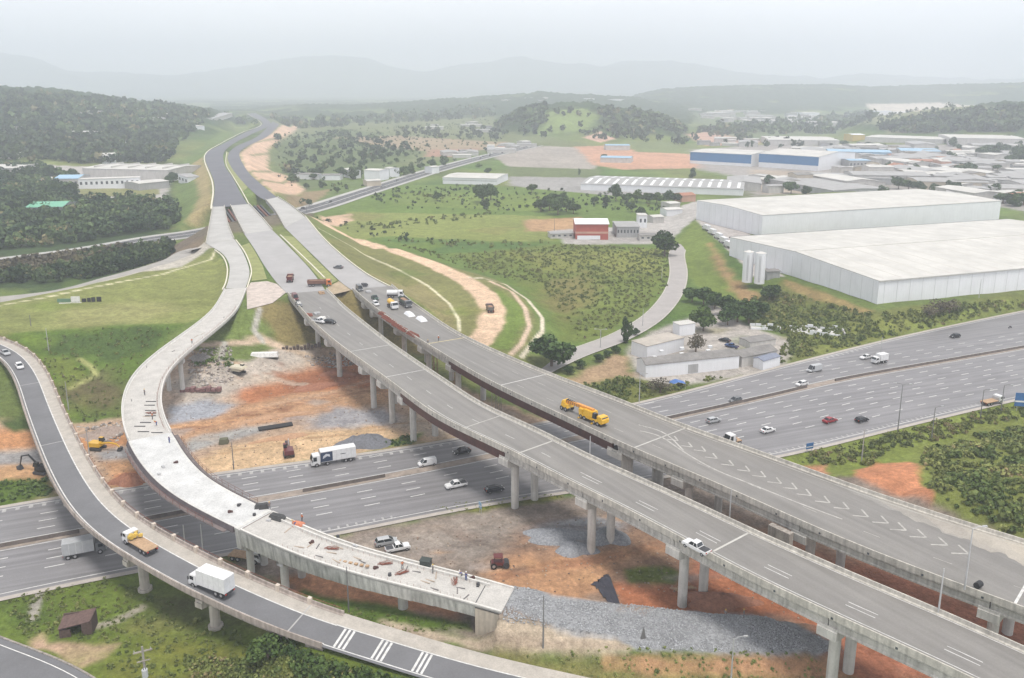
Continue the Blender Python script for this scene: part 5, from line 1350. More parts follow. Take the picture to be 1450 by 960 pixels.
for i, (px, py, w_, h_) in enumerate(((980,428,8,7),(996,432,9,8),(1012,438,9,8),(1028,447,10,9),(1044,456,10,10),(1060,458,10,9.5),(1072,450,9,8),(1030,460,9,8))):
    tree(i % 2, px, py, w_, h_, 'dark bushy tree in the belt between the local road and the white tanks', 'dark trees in the belt below the white tanks')
for px, py, w_, h_, k, lab in ((684,287,16,17,0,'tall dark tree standing alone in the green field, left of the pair'),(695,283,14,14,1,'dark tree standing in the green field, right of the pair'),
    (753,273,10,9,0,'small round tree at the field edge below the windowed hall'),(619,284,9,7,1,'lone small bush tree in the bright green field'),(688,296,8,7,3,'small tree right below the pair in the field'),
    (872,285,12,15,1,'tree in front of the skylight hall, left of the hedge'),(856,226,10,8,0,'small dark tree on the pale yard'),
    (1120,274,14,12,0,'tree between the skylight hall and the blue fronted warehouse'),(1088,262,12,10,1,'dark tree by the grey shed roofs'),
    (980,252,10,9,3,'small tree at the far corner of the skylight hall')):
    tree(k, px, py, w_, h_, lab)
for px, py, w_, h_ in ((766,300,13,11),(778,298,14,13),(790,304,15,15),(802,300,12,12),(812,303,10,9),(784,292,12,12),(796,290,11,10)):
    tree(random.choice((0,1)), px, py, w_, h_, 'dark tree of the clump in the middle of the green field', 'clump of dark trees in the green field')
for px, py, w_, h_ in ((842,288,8,6),(858,290,9,7),(888,287,10,9),(902,286,11,10),(916,288,11,10),(930,288,10,9),(946,288,12,11),(958,287,9,8),(895,300,8,8),(908,312,9,10)):
    tree(random.choice((0,1,2)), px, py, w_, h_, 'green tree of the hedge in front of the skylight hall', 'hedge trees before the skylight hall')
for px, py, w_, h_ in ((446,250,12,9),(484,252,13,12),(500,254,12,11),(508,252,13,12),(560,250,12,11),(572,248,14,10),(583,246,12,9),(596,240,10,8),(612,238,12,11),(628,234,12,10),(470,236,12,10),(515,226,14,12),(528,224,14,11),(540,228,12,10),(568,216,12,10),(434,268,7,6),(455,266,7,6),(478,273,7,6),(438,292,6,6)):
    tree(random.choice((0,1,3)), px, py, w_, h_, 'dark tree among the sheds left of the avenue', 'dark trees left of the avenue')
for px, py, w_, h_ in ((1286,270,14,11),(1272,268,14,12),(1300,270,12,9),(1322,272,10,8),(1350,272,12,9),(1365,278,12,9),(1408,277,14,11),(1372,248,16,14),(1360,246,14,11),(1390,224,18,16),(1402,222,20,18),(1412,222,18,16),(1424,218,16,14),(1440,226,22,20),(1450,232,22,20),(1430,232,16,13),(1345,230,14,12),(1350,208,16,12),(1420,288,14,9),(1436,292,14,9),(1449,290,16,10),(1260,250,10,8),(1180,205,16,9),(1195,206,16,9),(1172,208,14,8),(1230,208,14,9),(1250,210,14,8),(1140,275,10,6)):
    tree(random.choice((0,1,3)), px, py, w_, h_, 'dark tree standing among the roofs of the right hand town', 'dark trees in the right hand town')
for px, py, w_, h_ in ((1330,446,11,8),(1344,444,9,7),(1316,450,9,6)):
    tree(4, px, py, w_, h_, 'brown leafed bush at the foot of the near warehouse front', 'brown bushes under the warehouse front', name='bush')
tree(4, 935, 556, 9, 5.5, 'brown leafed bush between the long shed and the motorway')
tree(2, 380, 935, 6.0, 4.6, 'bright green round bush under the ramp viaduct near the bottom')
tree(3, 820, 248, 3, 6, 'tiny tree at the left corner of the skylight hall')
for px, py, w_, h_ in ((872,500,4,3),(848,512,4,3),(822,522,4.5,3.2),(806,530,4,3),(900,476,3.5,3),(860,506,3.5,2.6)):
    tree(1, px, py, w_, h_, 'low dark bush on the verge of the local road', 'verge bushes along the local road')
for px, py, w_, h_ in ((213,250,12,11),(208,252,10,9),(246,258,12,10),(240,262,10,9),(80,276,13,12),(104,252,12,10),(70,250,14,12),(45,252,14,12)):
    tree(1, px, py, w_, h_, 'dark tree beside the buildings of the left estate', 'dark trees in the left estate')

for px, py, w_, h_ in [(random.Random(k*7+1).uniform(1245,1450), random.Random(k*13+5).uniform(210,288), random.Random(k).uniform(7,13), random.Random(k+50).uniform(5,10)) for k in range(45)]:
    tree(random.choice((0,1,3)), px, py, w_, h_, 'dark tree standing among the roofs of the right hand town', 'dark trees in the right hand town')
for px, py, w_, h_ in [(random.Random(k*5+2).uniform(400,700), random.Random(k*11+3).uniform(188,262), random.Random(k).uniform(6,12), random.Random(k+90).uniform(4,9)) for k in range(40)]:
    if abs(py - (300 - (px-430)*.29)) > 9: tree(random.choice((0,1,2)), px, py, w_, h_, 'small tree scattered on the green plain beyond the avenue', 'scattered trees on the plain')
# ---- masses nobody could count
def sample_polys(polys, n, g, zpix=None):
    out = []
    polys_w = [P(*p) for p in polys]; area_ = []
    for q in polys_w:
        a = 0
        for i in range(len(q)): x0, y0 = q[i]; x1, y1 = q[(i+1) % len(q)]; a += x0*y1 - x1*y0
        area_.append(abs(a) / 2)
    tot = sum(area_)
    for q, a in zip(polys_w, area_):
        k = int(n * a / tot) + 1; xs = [p[0] for p in q]; ys = [p[1] for p in q]; got = 0
        while got < k:
            x = g.uniform(min(xs), max(xs), 4*k); y = g.uniform(min(ys), max(ys), 4*k); m = inside(x, y, q); x = x[m][:k-got]; y = y[m][:k-got]; out.append(np.stack([x, y], 1)); got += len(x)
    return np.concatenate(out)
def mass(name, polys, n, rmin, rmax, mt, leaves, seed, label=None, hsq=.9, leafk=.22, rise=.55, tint_scale=25, clumps=5, keep=None, lean=1.0):
    g = np.random.default_rng(seed); xy = sample_polys(polys, n, g)
    if keep is not None: xy = xy[keep(xy[:, 0], xy[:, 1])]
    n = len(xy); r = g.uniform(rmin, rmax, n) ** 1.0; z = height(xy[:, 0], xy[:, 1])
    tmpl = []
    for k in range(8):
        p, d, i = crown_pts(leaves, g, clumps, 1.0, hsq); tmpl.append((quads(p, g.uniform(.6, 1.3, leaves) * leafk, d, g), g.uniform(0, .25, clumps)[i] + g.uniform(0, .3, leaves)))
    base = fbm(xy[:, 0] / tint_scale, xy[:, 1] / tint_scale, seed, 3)
    V = []; T = []
    for k in range(n):
        v, t = tmpl[k % 8]; a = g.uniform(0, 6.28); co_, si = math.cos(a), math.sin(a)
        w = v * r[k]; w = np.stack([w[..., 0]*co_ - w[..., 1]*si + xy[k, 0], w[..., 0]*si + w[..., 1]*co_ + xy[k, 1], w[..., 2]*lean + z[k] + r[k]*rise], -1)
        V.append(w); T.append(np.clip(t + (base[k] - .35) * 1.2 + g.uniform(-.33, .33), 0, 1))
    me = mesh_quads(name, np.concatenate(V), np.concatenate(T)); o = link(name, me, mt); return tag(o, label, kind='stuff')
bx0 = P((112,268),(240,262),(240,285),(112,283))
offroad = lambda x, y: (line_d(x, y, avenue_w, 60) > 18) & (poly_sd(x, y, PLATS[0][0], 40) > 8) & (poly_sd(x, y, bx0, 40) > 3)
mass('forest', [[(-120,236),(0,234),(60,240),(100,252),(108,272),(112,284),(236,286),(248,300),(250,322),(190,338),(60,350),(-120,362)]], 2900, 2.0, 6.2, M_forest, 84, 1, 'mixed wood of dark trees at the left', keep=lambda x, y: offroad(x, y) & (line_d(x, y, avenue_w, 60) > 27), rise=.8, leafk=.18)
mass('forest', [[(-120,180),(0,178),(100,182),(220,190),(250,205),(240,232),(110,232),(0,228),(-120,230)]], 1300, 4, 9, M_forest, 42, 2, 'dense wood on the left hillside', rise=.8, leafk=.28)
mass('forest', [[(-120,140),(0,136),(100,142),(240,156),(300,165),(260,200),(150,196),(0,190),(-120,190)]], 1500, 5, 12, M_forest, 26, 3, 'far wood on the left hills', rise=.7, leafk=.34)
mass('forest', [[(700,188),(740,162),(775,156),(765,186)],[(850,162),(905,164),(950,176),(972,190),(900,196),(860,188)]], 500, 7, 13, M_forest, 30, 4, 'dark wood on the flanks of the round hill', rise=.7, leafk=.34)
mass('forest', [[(390,195),(470,185),(600,215),(560,232),(480,240),(400,262)]], 110, 4, 8, M_forest, 40, 5, 'loose trees scattered over the green plain', rise=.7, leafk=.3)
mass('forest', [[(1240,186),(1330,170),(1460,160),(1460,190),(1300,190)]], 420, 8, 13, M_forest, 26, 6, 'dark wood on the right hill', rise=.7, leafk=.34)
mass('forest', [[(1060,196),(1180,208),(1060,212),(1000,196),(1000,182)],[(560,180),(1000,196),(990,206),(560,196)]], 160, 5, 9, M_forest, 30, 7, 'thin far trees on the plain behind the estates', rise=.7, leafk=.3)
mass('forest', [[(140,362),(240,350),(242,362),(200,378),(140,392),(60,402),(-120,408),(-120,398),(60,390)]], 420, 2.0, 4.6, M_forest, 70, 18, 'dark wood between the avenue and the left embankment road', keep=offroad, rise=.8, leafk=.18)
dk = [[(-120,382),(0,374),(120,360),(200,354),(150,372),(60,388),(-120,398)]]
mass('brown_scrub', dk, 650, 1.8, 3.8, M_leaf_b, 60, 8, 'brown leafless thicket along the left road', keep=offroad, rise=.8)
# scrub by the motorway
off2 = lambda x, y: poly_sd(x, y, dutra_poly, 40) > 3
mass('scrub', [[(1320,640),(1380,622),(1450,600),(1560,580),(1640,700),(1560,810),(1450,766),(1336,722),(1318,690),(1300,660)]], 1100, .6, 2.4, M_bank, 80, 9, 'thick green and brown scrub on the bank at the right edge', keep=off2, hsq=.6, rise=.2, tint_scale=12, leafk=.17)
mass('scrub', [[(1262,600),(1450,572),(1450,592),(1330,622),(1255,642),(1230,660),(1130,658),(1140,645)]], 420, .5, 1.3, M_scrub, 50, 10, 'low scrub along the right verge', keep=off2, rise=.3, tint_scale=10)
mass('scrub', [[(1000,430),(1100,412),(1240,447),(1300,442),(1450,424),(1450,436),(1279,474),(1090,520),(1120,480),(1065,455)],[(825,548),(880,537),(945,548),(905,571),(868,568)],[(945,548),(1100,520),(1090,522),(905,571)]], 1100, .5, 1.7, M_scrub, 60, 11, 'rough scrub between the motorway and the warehouse', keep=off2, rise=.35, tint_scale=14)
mass('scrub', [[(770,402),(700,392),(560,345),(640,362),(800,346),(948,353),(944,405),(900,450),(860,476),(790,480)]], 2100, .4, 1.3, M_meadow, 36, 12, 'wild green thicket filling the field above the wide viaduct', keep=lambda x, y: poly_sd(x, y, PLATS[2][0], 60) > 16, rise=.25, tint_scale=18)
mass('scrub', [[(540,340),(780,344),(700,352),(640,352)],[(500,318),(700,300),(720,302),(560,326)],[(560,274),(620,276),(700,280),(640,284)]], 160, 1.0, 2.4, M_scrub, 36, 13, 'low bushes along the field edges', rise=.2)
mass('scrub', [[(60,480),(150,466),(250,463),(215,496),(190,530),(172,590),(120,600),(60,520)]], 260, .3, .8, M_meadow, 40, 14, 'rough growth on the slope below the left grass terrace', rise=.2, tint_scale=12)
mass('undergrowth', [[(268,512),(330,508),(330,520),(270,524)],[(0,684),(66,674),(76,700),(0,712)],[(535,628),(592,616),(588,628),(545,634)]], 130, .4, 1.1, M_leaf_l, 50, 15, 'green weeds at the edges of the building site', rise=.25)
mass('undergrowth', [[(260,930),(420,910),(520,955),(560,985),(300,1000)]], 700, .25, .9, M_scrub, 60, 16, 'tall weeds under the ramp viaduct at the bottom', keep=lambda x, y: line_d(x, y, [q[:2] for q in RAMPS[1][0]], 20) > 5.2, rise=.3, tint_scale=6)
mass('undergrowth', [[(0,850),(150,820),(240,850),(340,900),(420,950),(300,1000),(150,945),(30,900)]], 700, .2, .7, M_grass, 50, 17, 'coarse grass on the bank at the bottom left', rise=.1, tint_scale=6, keep=lambda x, y: poly_sd(x, y, P((44,905),(58,898),(72,910),(130,918),(168,914),(150,932),(118,942),(78,928),(40,924)), 5) > .6)
mass('undergrowth', [[(740,930),(1150,928),(1190,965),(840,965)],[(440,850),(660,886),(660,893),(500,880)],[(884,808),(956,810),(950,826),(895,824)],[(600,717),(796,698),(796,706),(640,727)]], 420, .15, .5, M_grass, 40, 18, 'coarse grass tufts beside the dirt track', rise=.1, tint_scale=6)

mass('undergrowth', [[(400,905),(470,900),(560,935),(640,960),(640,1000),(420,960)]], 420, .5, 1.5, M_leaf_l, 60, 21, 'leafy bushes along the edge of the ramp road at the bottom', keep=lambda x, y: line_d(x, y, [q[:2] for q in RAMPS[1][0]], 20) > 5.4, rise=.3, tint_scale=6)

def stones(name, polys, n, rmin, rmax, c1, c2, seed, label, keep=None):
    g = np.random.default_rng(seed); xy = sample_polys(polys, n, g)
    if keep is not None: xy = xy[keep(xy[:, 0], xy[:, 1])]
    n = len(xy); z = height(xy[:, 0], xy[:, 1]); r = g.uniform(0, 1, n) ** 3 * (rmax - rmin) + rmin
    octa = np.array([(1,0,0),(0,1,0),(-1,0,0),(0,-1,0),(0,0,.8),(0,0,-.8)], float)
    v = octa[None] * r[:, None, None] * g.uniform(.6, 1.3, (n, 6, 1)); a = g.uniform(0, 6.28, n); co_, si = np.cos(a)[:, None], np.sin(a)[:, None]
    w = np.stack([v[..., 0]*co_ - v[..., 1]*si + xy[:, :1], v[..., 0]*si + v[..., 1]*co_ + xy[:, 1:], v[..., 2] + (z + r*.25)[:, None]], -1)
    tri = np.array([(0,1,4),(1,2,4),(2,3,4),(3,0,4),(1,0,5),(2,1,5),(3,2,5),(0,3,5)]); f = (np.arange(n)[:, None, None]*6 + tri[None]).reshape(-1)
    me = bpy.data.meshes.new(name); me.vertices.add(n*6); me.vertices.foreach_set('co', w.reshape(-1).astype(np.float32)); nf = n*8; me.loops.add(nf*3); me.polygons.add(nf)
    me.loops.foreach_set('vertex_index', f.astype(np.int32)); me.polygons.foreach_set('loop_start', np.arange(0, nf*3, 3, dtype=np.int32)); me.polygons.foreach_set('loop_total', np.full(nf, 3, np.int32)); me.update()
    t = me.attributes.new('tint', 'FLOAT', 'FACE'); t.data.foreach_set('value', np.repeat(g.uniform(0, 1, n), 8).astype(np.float32))
    return tag(link(name, me, leaf_mat(name + '_tones', c1, c2)), label, kind='stuff')
stones('gravel', [[(716,842),(780,848),(870,856),(1000,868),(1090,876),(1160,902),(1195,924),(1150,927),(1000,923),(900,918),(872,902),(790,893),(712,884)]], 15000, .06, .24, (.34,.345,.355), (.54,.55,.57), 31, 'loose grey rock of the gravel bank')
stones('rubble', [[(235,545),(330,505),(440,495),(560,530),(640,560),(700,600),(560,630),(330,664),(230,620)],[(120,600),(170,595),(215,650),(150,690),(130,650)],[(500,780),(700,730),(900,720),(1000,770),(900,840),(720,838),(560,795)],[(900,850),(1090,860),(1180,900),(1300,900),(1100,770),(960,770)]], 4200, .05, .30, (.22,.14,.10), (.56,.44,.34), 32, 'stones and clods strewn over the building ground', keep=lambda x, y: poly_sd(x, y, dutra_poly, 40) > 2)
stones('rubble', [[(265,500),(330,490),(330,540),(270,560)],[(120,605),(172,595),(172,625),(125,630)],[(430,505),(500,498),(520,515),(440,520)]], 1300, .15, .7, (.20,.17,.15), (.55,.50,.46), 33, 'pale broken rubble under the white viaduct')

mass('scrub', [[(395,180),(700,168),(720,190),(690,214),(620,240),(430,296),(398,262),(385,215)]], 620, 1.2, 3.4, M_forest, 34, 41, 'low scrub and small trees dotted over the plain left of the avenue', rise=.5, keep=offroad)
mass('scrub', [[(500,270),(640,264),(820,270),(960,286),(940,300),(780,300),(560,296)],[(440,302),(560,330),(700,344),(690,350),(560,344),(470,318)]], 330, .8, 2.6, M_forest, 34, 42, 'bushes along the ditches of the green field', rise=.35, keep=offroad)
mass('forest', [[(320,166),(700,152),(700,166),(380,176)],[(880,180),(1240,158),(1240,170),(1000,190)]], 420, 7, 15, M_forest, 26, 43, 'hazy belts of trees at the foot of the far ridges', rise=.6, leafk=.32, keep=offroad)
mass('scrub', [[(1230,164),(1420,160),(1450,172),(1400,188),(1260,190),(1190,182)]], 120, 4, 8, M_forest, 26, 44, 'sparse bushes on the cleared right hillside', rise=.5)
# ================================================================== VEHICLES
def wheels(root, xs, y, r, w=.22, dual=False):
    for x in xs:
        for s in (1, -1):
            t = MB().tube((x, s*(y - w), r), (x, s*y, r), r, r, 14).build('wheel', M_black, root)
            MB().tube((x, s*(y - .02), r), (x, s*(y + .015), r), r*.55, r*.5, 10).build('rim', M_chrome, t)
def lamps(root, xf, xr, y, zf, zr):
    for s in (1, -1):
        MB().box(xf - .12, xf + .03, s*y - .17, s*y + .17, zf - .08, zf + .09).build('headlight', M_lamp, root)
        MB().box(xr - .03, xr + .1, s*y - .14, s*y + .14, zr - .1, zr + .12).build('tail_light', M_tail, root)
def car(color, style='hatch', L=4.2, Wd=1.74, H=1.48):
    r = empty('car', label='x', cat='car'); h = L/2; y = Wd/2; m = paint(color, COLS[color])
    if style == 'sedan': low = [(-h,.32),(-h,.88),(-h+.75,.98),(h-1.25,.93),(h-.15,.72),(h,.5),(h,.3)]; cb = (-h+.55, h-1.15, -h+1.25, h-1.95)
    elif style == 'hatch': low = [(-h,.32),(-h,.95),(-h+.2,1.0),(h-1.0,.95),(h-.12,.74),(h,.5),(h,.3)]; cb = (-h+.08, h-.85, -h+.55, h-1.7)
    elif style == 'pickup': low = [(-h,.45),(-h,.98),(h-1.35,1.02),(h-.15,.95),(h,.6),(h,.4)]; cb = (-h+1.75, h-1.25, -h+2.05, h-1.95)
    else: low = [(-h,.35),(-h,1.1),(h-.95,1.05),(h-.15,.85),(h,.55),(h,.35)]; cb = (-h+.03, h-.6, -h+.15, h-1.35)
    mb = MB(); mb.prism(low, -y, y); mb.build('body', m, r, bevel=.07)
    b0, b1, t0, t1 = cb; zb = .93; yb = y - .08; yt = y - .24
    g = MB(); g.add([(b0,-yb,zb),(b1,-yb,zb),(b1,yb,zb),(b0,yb,zb),(t0,-yt,H-.05),(t1,-yt,H-.05),(t1,yt,H-.05),(t0,yt,H-.05)], [(0,3,2,1),(4,5,6,7),(0,1,5,4),(1,2,6,5),(2,3,7,6),(3,0,4,7)])
    g.build('windows', M_glass if style != 'van' else M_glass, r)
    rf = MB(); rf.add([(t0-.04,-yt-.04,H-.07),(t1+.02,-yt-.04,H-.07),(t1+.02,yt+.04,H-.07),(t0-.04,yt+.04,H-.07),(t0+.1,-yt+.06,H),(t1-.12,-yt+.06,H),(t1-.12,yt-.06,H),(t0+.1,yt-.06,H)], [(0,3,2,1),(4,5,6,7),(0,1,5,4),(1,2,6,5),(2,3,7,6),(3,0,4,7)])
    rf.build('roof', m, r)
    pl = MB()
    for s in (1, -1):
        for xb, xt in ((b0, t0), (b1, t1), ((b0+b1)/2-.1, (t0+t1)/2-.1)): pl.tube((xb, s*(yb-.01), zb), (xt, s*(yt-.01), H-.05), .045, .04, 5)
    pl.build('pillars', m, r)
    if style == 'pickup':
        bd = MB(); bd.box(-h+.12, -h+1.62, -y+.12, y-.12, .95, 1.0); bd.build('cargo_bed', M_dark, r)
    if style == 'van':
        vb = MB(); vb.box(-h+.02, t1-.5, -yb-.015, yb+.015, 1.0, H-.02, top=(.05,.14)); vb.build('cargo_body', m, r, bevel=.05)
    wheels(r, (-h+.75, h-.8), y + .01, .32); lamps(r, h, -h, y-.28, .68, .78)
    for s in (1, -1): MB().box(t1+.35, t1+.5, s*(y+.02)-.07, s*(y+.02)+.07, .98, 1.1).build('mirror', m, r)
    return r
COLS = dict(white=(.72,.72,.72), silver=(.42,.43,.44), black=(.015,.015,.018), grey=(.13,.135,.14), red=(.30,.02,.03), blue=(.03,.07,.2), yellow=(.72,.42,.03), green=(.03,.07,.05), maroon=(.13,.03,.03), brown=(.22,.11,.08), cream=(.6,.55,.42), orange=(.6,.17,.04))
def place(r, xy, z, hd, label, group=None):
    r.location = (xy[0], xy[1], z); r.rotation_euler = (0, 0, hd); r['label'] = label
    if group: r['group'] = group
    return r
def on(pa, px, py, z, flip=False, turn=0.0):
    x, y = W(px, py, z); hd = pa.head(pa.station(x, y)) + (math.pi if flip else 0) + turn; return (x, y), hd
def hway(r, px, py, flip, label, group='cars on the motorway'):
    xy, hd = on(med, px, py, 0, flip); return place(r, xy, .07, hd, label, group)
# traffic runs along the motorway: +station is to the right in the photo
hway(car('white','pickup',5.2,1.8,1.7), 646, 690, True, 'white pickup on the motorway just left of the tall pier of the near viaduct')
hway(car('white','van',4.5,1.75,1.85), 605, 659, True, 'small white panel van on the motorway behind the white box truck')
hway(car('black','sedan',4.5), 654, 642, True, 'black car in the shade under the near viaduct on the far lanes')
hway(car('black','hatch',4.4), 700, 696, False, 'black car next to the tall pier in the near lanes')
hway(car('silver','hatch',4.2), 1010, 598, False, 'silver hatchback right of the wide viaduct, nearest its parapet on the motorway')
hway(car('white','sedan',4.3), 1087, 612, False, 'white sedan in the near lanes left of the red car')
hway(car('red','sedan',4.5), 1175, 598, False, 'dark red sedan on the motorway')
hway(car('black','hatch',4.2), 1220, 597, False, 'black hatchback directly right of the dark red sedan')
hway(car('grey','hatch',4.0), 1041, 569, True, 'dark grey car in the far lanes beside the median barrier')
hway(car('white','hatch',4.1), 1135, 546, True, 'white hatchback at the gap in the median barrier')
hway(car('silver','van',5.4,1.95,2.3), 1153, 526, True, 'silver grey van in the outer far lane above the median gap')
hway(car('white','sedan',4.4), 1226, 508, True, 'white sedan ahead of the small white truck in the far lanes')
hway(car('black','hatch',4.1), 1352, 478, True, 'black hatchback alone in the far lanes near the right edge')
xy, hd = on(pa4, 28, 521, 10.7); place(car('white','hatch',4.1), xy, pa4.at(pa4.station(*xy))[2] + .03, hd, 'white hatchback on the top bend of the ramp viaduct')
xy, hd = on(pa4, 8, 502, 11); place(car('silver','sedan',4.3), xy, pa4.at(pa4.station(*xy))[2] + .03, hd, 'silver sedan at the left edge on the ramp viaduct, behind the white hatchback')
xy, hd = on(pa1, 986, 779, 14.5); place(car('white','pickup',5.1,1.8,1.7), xy, 14.53, hd + math.pi, 'white pickup parked at the kerb of the near viaduct')
x, y = W(547, 770, 0); place(car('silver','hatch',4.6,1.8,1.6), (x, y), H1(x, y) + .05, R(20), 'silver car parked on the dirt behind the white curved viaduct')
x, y = W(563, 779, 0); place(car('white','pickup',5.0,1.8,1.7), (x, y), H1(x, y) + .05, R(22), 'white pickup parked on the dirt next to the silver car')
xy, hd = on(pa1, 452, 457, 14.5); place(car('white','pickup',5.1,1.8,1.7), xy, 14.53, hd + .6, 'white pickup among the building materials on the near viaduct')
xy, hd = on(pa1, 467, 458, 14.5); place(car('black','hatch',4.2), xy, 14.53, hd + .8, 'black car next to the building materials on the near viaduct')
xy, hd = on(pa2, 479, 380, 14); place(car('grey','sedan',4.4), xy, 14.03, R(160), 'lone dark car on the carriageway above the wide viaduct')
xy, hd = on(pa1, 418, 424, 14.5); place(car('maroon','van',5.0,1.9,2.2), xy, 14.53, hd, 'dark maroon van at the upper end of the near viaduct')
xy, hd = on(pa1, 423, 433, 14.5); place(car('grey','pickup',5.0,1.8,1.7), xy, 14.53, hd, 'grey pickup right behind the maroon van')
xy, hd = on(pa2, 509, 411, 14.5); place(car('grey','van',5.0,1.9,2.1), xy, 14.53, hd, 'dark grey van at the upper end of the wide viaduct')
xy, hd = on(pa2, 531, 424, 14.5); place(car('green','pickup',5.0,1.8,1.7), xy, 14.53, hd, 'dark green pickup on the left side of the wide viaduct')
xy, hd = on(pa2, 532, 432, 14.5); place(car('white','hatch',4.0), xy, 14.53, hd, 'white hatchback on the wide viaduct at the head of the rebar stacks')
x, y = W(1036, 492, 0); place(car('blue','pickup',5.0,1.8,1.6), (x, y), H1(x, y)+.1, R(135), 'dark blue pickup parked in the yard behind the long shed')
x, y = W(1026, 484, 0); place(car('black','sedan',4.4), (x, y), H1(x, y)+.1, R(135), 'black car parked in the yard behind the dark blue pickup')
x, y = hit(828, 258)
def truck(name, color, Lb, Hb=2.6, Wd=2.45, cab=2.0, cabh=2.6, kind='box', boxc=None, axles=None, label='x', chassis=None):
    """rigid truck, front at +x, centred"""
    L = Lb + cab + .15; r = empty(name, label=label, cat='truck'); m = paint(color, COLS[color]); y = Wd/2; x0 = -L/2; xf = L/2
    MB().box(x0, xf - .3, -.5, .5, .55, .95).build('chassis', M_dark, r)
    c = MB(); c.prism([(xf-cab,.55),(xf-cab,cabh),(xf-.45,cabh),(xf-.05,1.6),(xf,.9),(xf,.5)], -y+.05, y-.05); c.build('cab', m, r, bevel=.07)
    g = MB(); g.add([(xf-.40,-y+.2,cabh-.1),(xf-.40,y-.2,cabh-.1),(xf-.03,y-.2,1.65),(xf-.03,-y+.2,1.65)], [(0,1,2,3)])
    g.v = [(a+.03, b, c2) for a, b, c2 in g.v]; g.build('windscreen', M_glass, r)
    for s in (1, -1):
        MB().box(xf-1.35, xf-.5, s*(y-.05)-.02, s*(y-.05)+.02, 1.55, cabh-.3).build('side_window', M_glass, r)
        MB().box(xf-.35, xf-.2, s*(y+.1)-.1, s*(y+.1)+.1, 1.5, 2.1).build('mirror', M_dark, r)
    if kind == 'box':
        MB().box(x0, x0 + Lb, -y, y, 1.0, 1.0 + Hb).build('cargo_box', paint(boxc or 'white', COLS[boxc or 'white']), r, bevel=.03)
        mb = MB()
        for i in range(1, int(Lb/1.2)): mb.box(x0 + i*1.2 - .03, x0 + i*1.2 + .03, -y-.02, y+.02, 1.05, .95 + Hb)
        mb.build('box_rib', mat('rib_grey', (.6,.6,.6), .5, coords='obj'), r)
        mb = MB(); mb.box(x0-.03, x0+.01, -y+.1, -.04, 1.1, .9+Hb); mb.box(x0-.03, x0+.01, .04, y-.1, 1.1, .9+Hb); mb.build('rear_door', mat('door_grey', (.62,.63,.65), .5, coords='obj'), r)
    elif kind == 'flat':
        MB().box(x0, x0 + Lb, -y, y, .98, 1.15).build('flat_bed', M_wood, r); MB().box(x0 + Lb - .1, x0 + Lb, -y, y, 1.15, 1.9).build('head_board', M_galv, r)
    elif kind == 'dump':
        t = MB(); t.add([(x0,-y+.25,1.1),(x0+Lb,-y+.25,1.1),(x0+Lb,y-.25,1.1),(x0,y-.25,1.1),(x0-.2,-y,2.5),(x0+Lb,-y,2.5),(x0+Lb,y,2.5),(x0-.2,y,2.5)], [(0,3,2,1),(0,1,5,4),(1,2,6,5),(2,3,7,6),(3,0,4,7)])
        t.build('tipper_body', paint(boxc or 'brown', COLS[boxc or 'brown']), r); MB().box(x0+.2, x0+Lb-.2, -y+.15, y-.15, 2.0, 2.3, top=(.6,.5)).build('load', mat('dirt_load', (.3,.18,.12), .95, var=.3, scale=2), r)
    elif kind == 'tank': MB().tube((x0, 0, 1.9), (x0+Lb, 0, 1.9), .95, .95, 16).build('tank', paint(boxc, COLS[boxc]), r)
    ax = axles or (x0 + .9, x0 + 2.1, xf - 1.1)
    wheels(r, ax, y - .02, .5, .3)
    for s in (1, -1):
        MB().box(xf-.05, xf+.04, s*(y-.35)-.2, s*(y-.35)+.2, .75, .95).build('headlight', M_lamp, r); MB().box(x0-.05, x0+.02, s*(y-.3)-.15, s*(y-.3)+.15, .72, .9).build('tail_light', M_tail, r)
    return r
t = truck('box_truck', 'white', 8.6, 2.75, 2.5, 2.2, 2.9, axles=(-4.1, -2.9, 1.6, 4.2))
M_navy = mat('navy_panel', (.03,.05,.10), .4, coords='obj')
for s in (1, -1):
    p = MB().box(0.3, 3.22, s*1.25-.03*1 if s<0 else 1.25, s*1.25 if s<0 else 1.28, 1.15, 3.55).build('side_panel', M_navy, t)
    q = MB(); yy = s*1.29; q.add([(2.7,yy,1.9),(1.6,yy,2.5),(.9,yy,2.2),(1.0,yy,2.9),(1.9,yy,3.15),(2.6,yy,2.6)], [(0,1,2,3,4,5)]); q.build('side_emblem', mat('emblem_white', (.6,.62,.66), .5, coords='obj'), p)
    q = MB(); q.box(-2.9, -1.6, s*1.262-.01, s*1.262+.01, 2.4, 2.55); q.build('side_lettering', M_dark, t)
hway(t, 472, 655, True, 'large box truck, white with a navy front half, on the motorway', 'trucks')
xy, hd = on(pa4, 300, 835, 8.0); place(truck('box_truck', 'white', 6.4, 2.7, 2.4, 1.9, 2.5), xy, H1(0,0)*0 + pa4.at(pa4.station(*xy))[2] + .03, hd + math.pi, 'plain white box truck on the ramp viaduct')
xy, hd = on(pa4, 199, 775, 9.0); t = place(truck('flatbed_truck', 'white', 6.2, 2.4, 2.4, 1.8, 2.4, kind='flat'), xy, 9.03, hd + math.pi, 'white flatbed truck with a yellow load on the ramp viaduct')
mb = MB(); rn = random.Random(2)
for k in range(14): a, b = rn.uniform(1.0, 2.2), rn.uniform(-.9, .9); z = rn.uniform(1.2, 2.2); mb.box(a-.3, a+.35, b-.25, b+.25, z-.2, z+.25, rz=rn.uniform(0,3))
mb.build('load', mat('yellow_load', (.62,.42,.08), .6, var=.3, coords='obj'), t)
hway(truck('box_truck', 'grey', 5.6, 2.5, 2.4, 1.9, 2.5, boxc='silver'), 121, 785, False, 'grey box truck on the near lanes disappearing under the ramp viaduct', 'trucks')
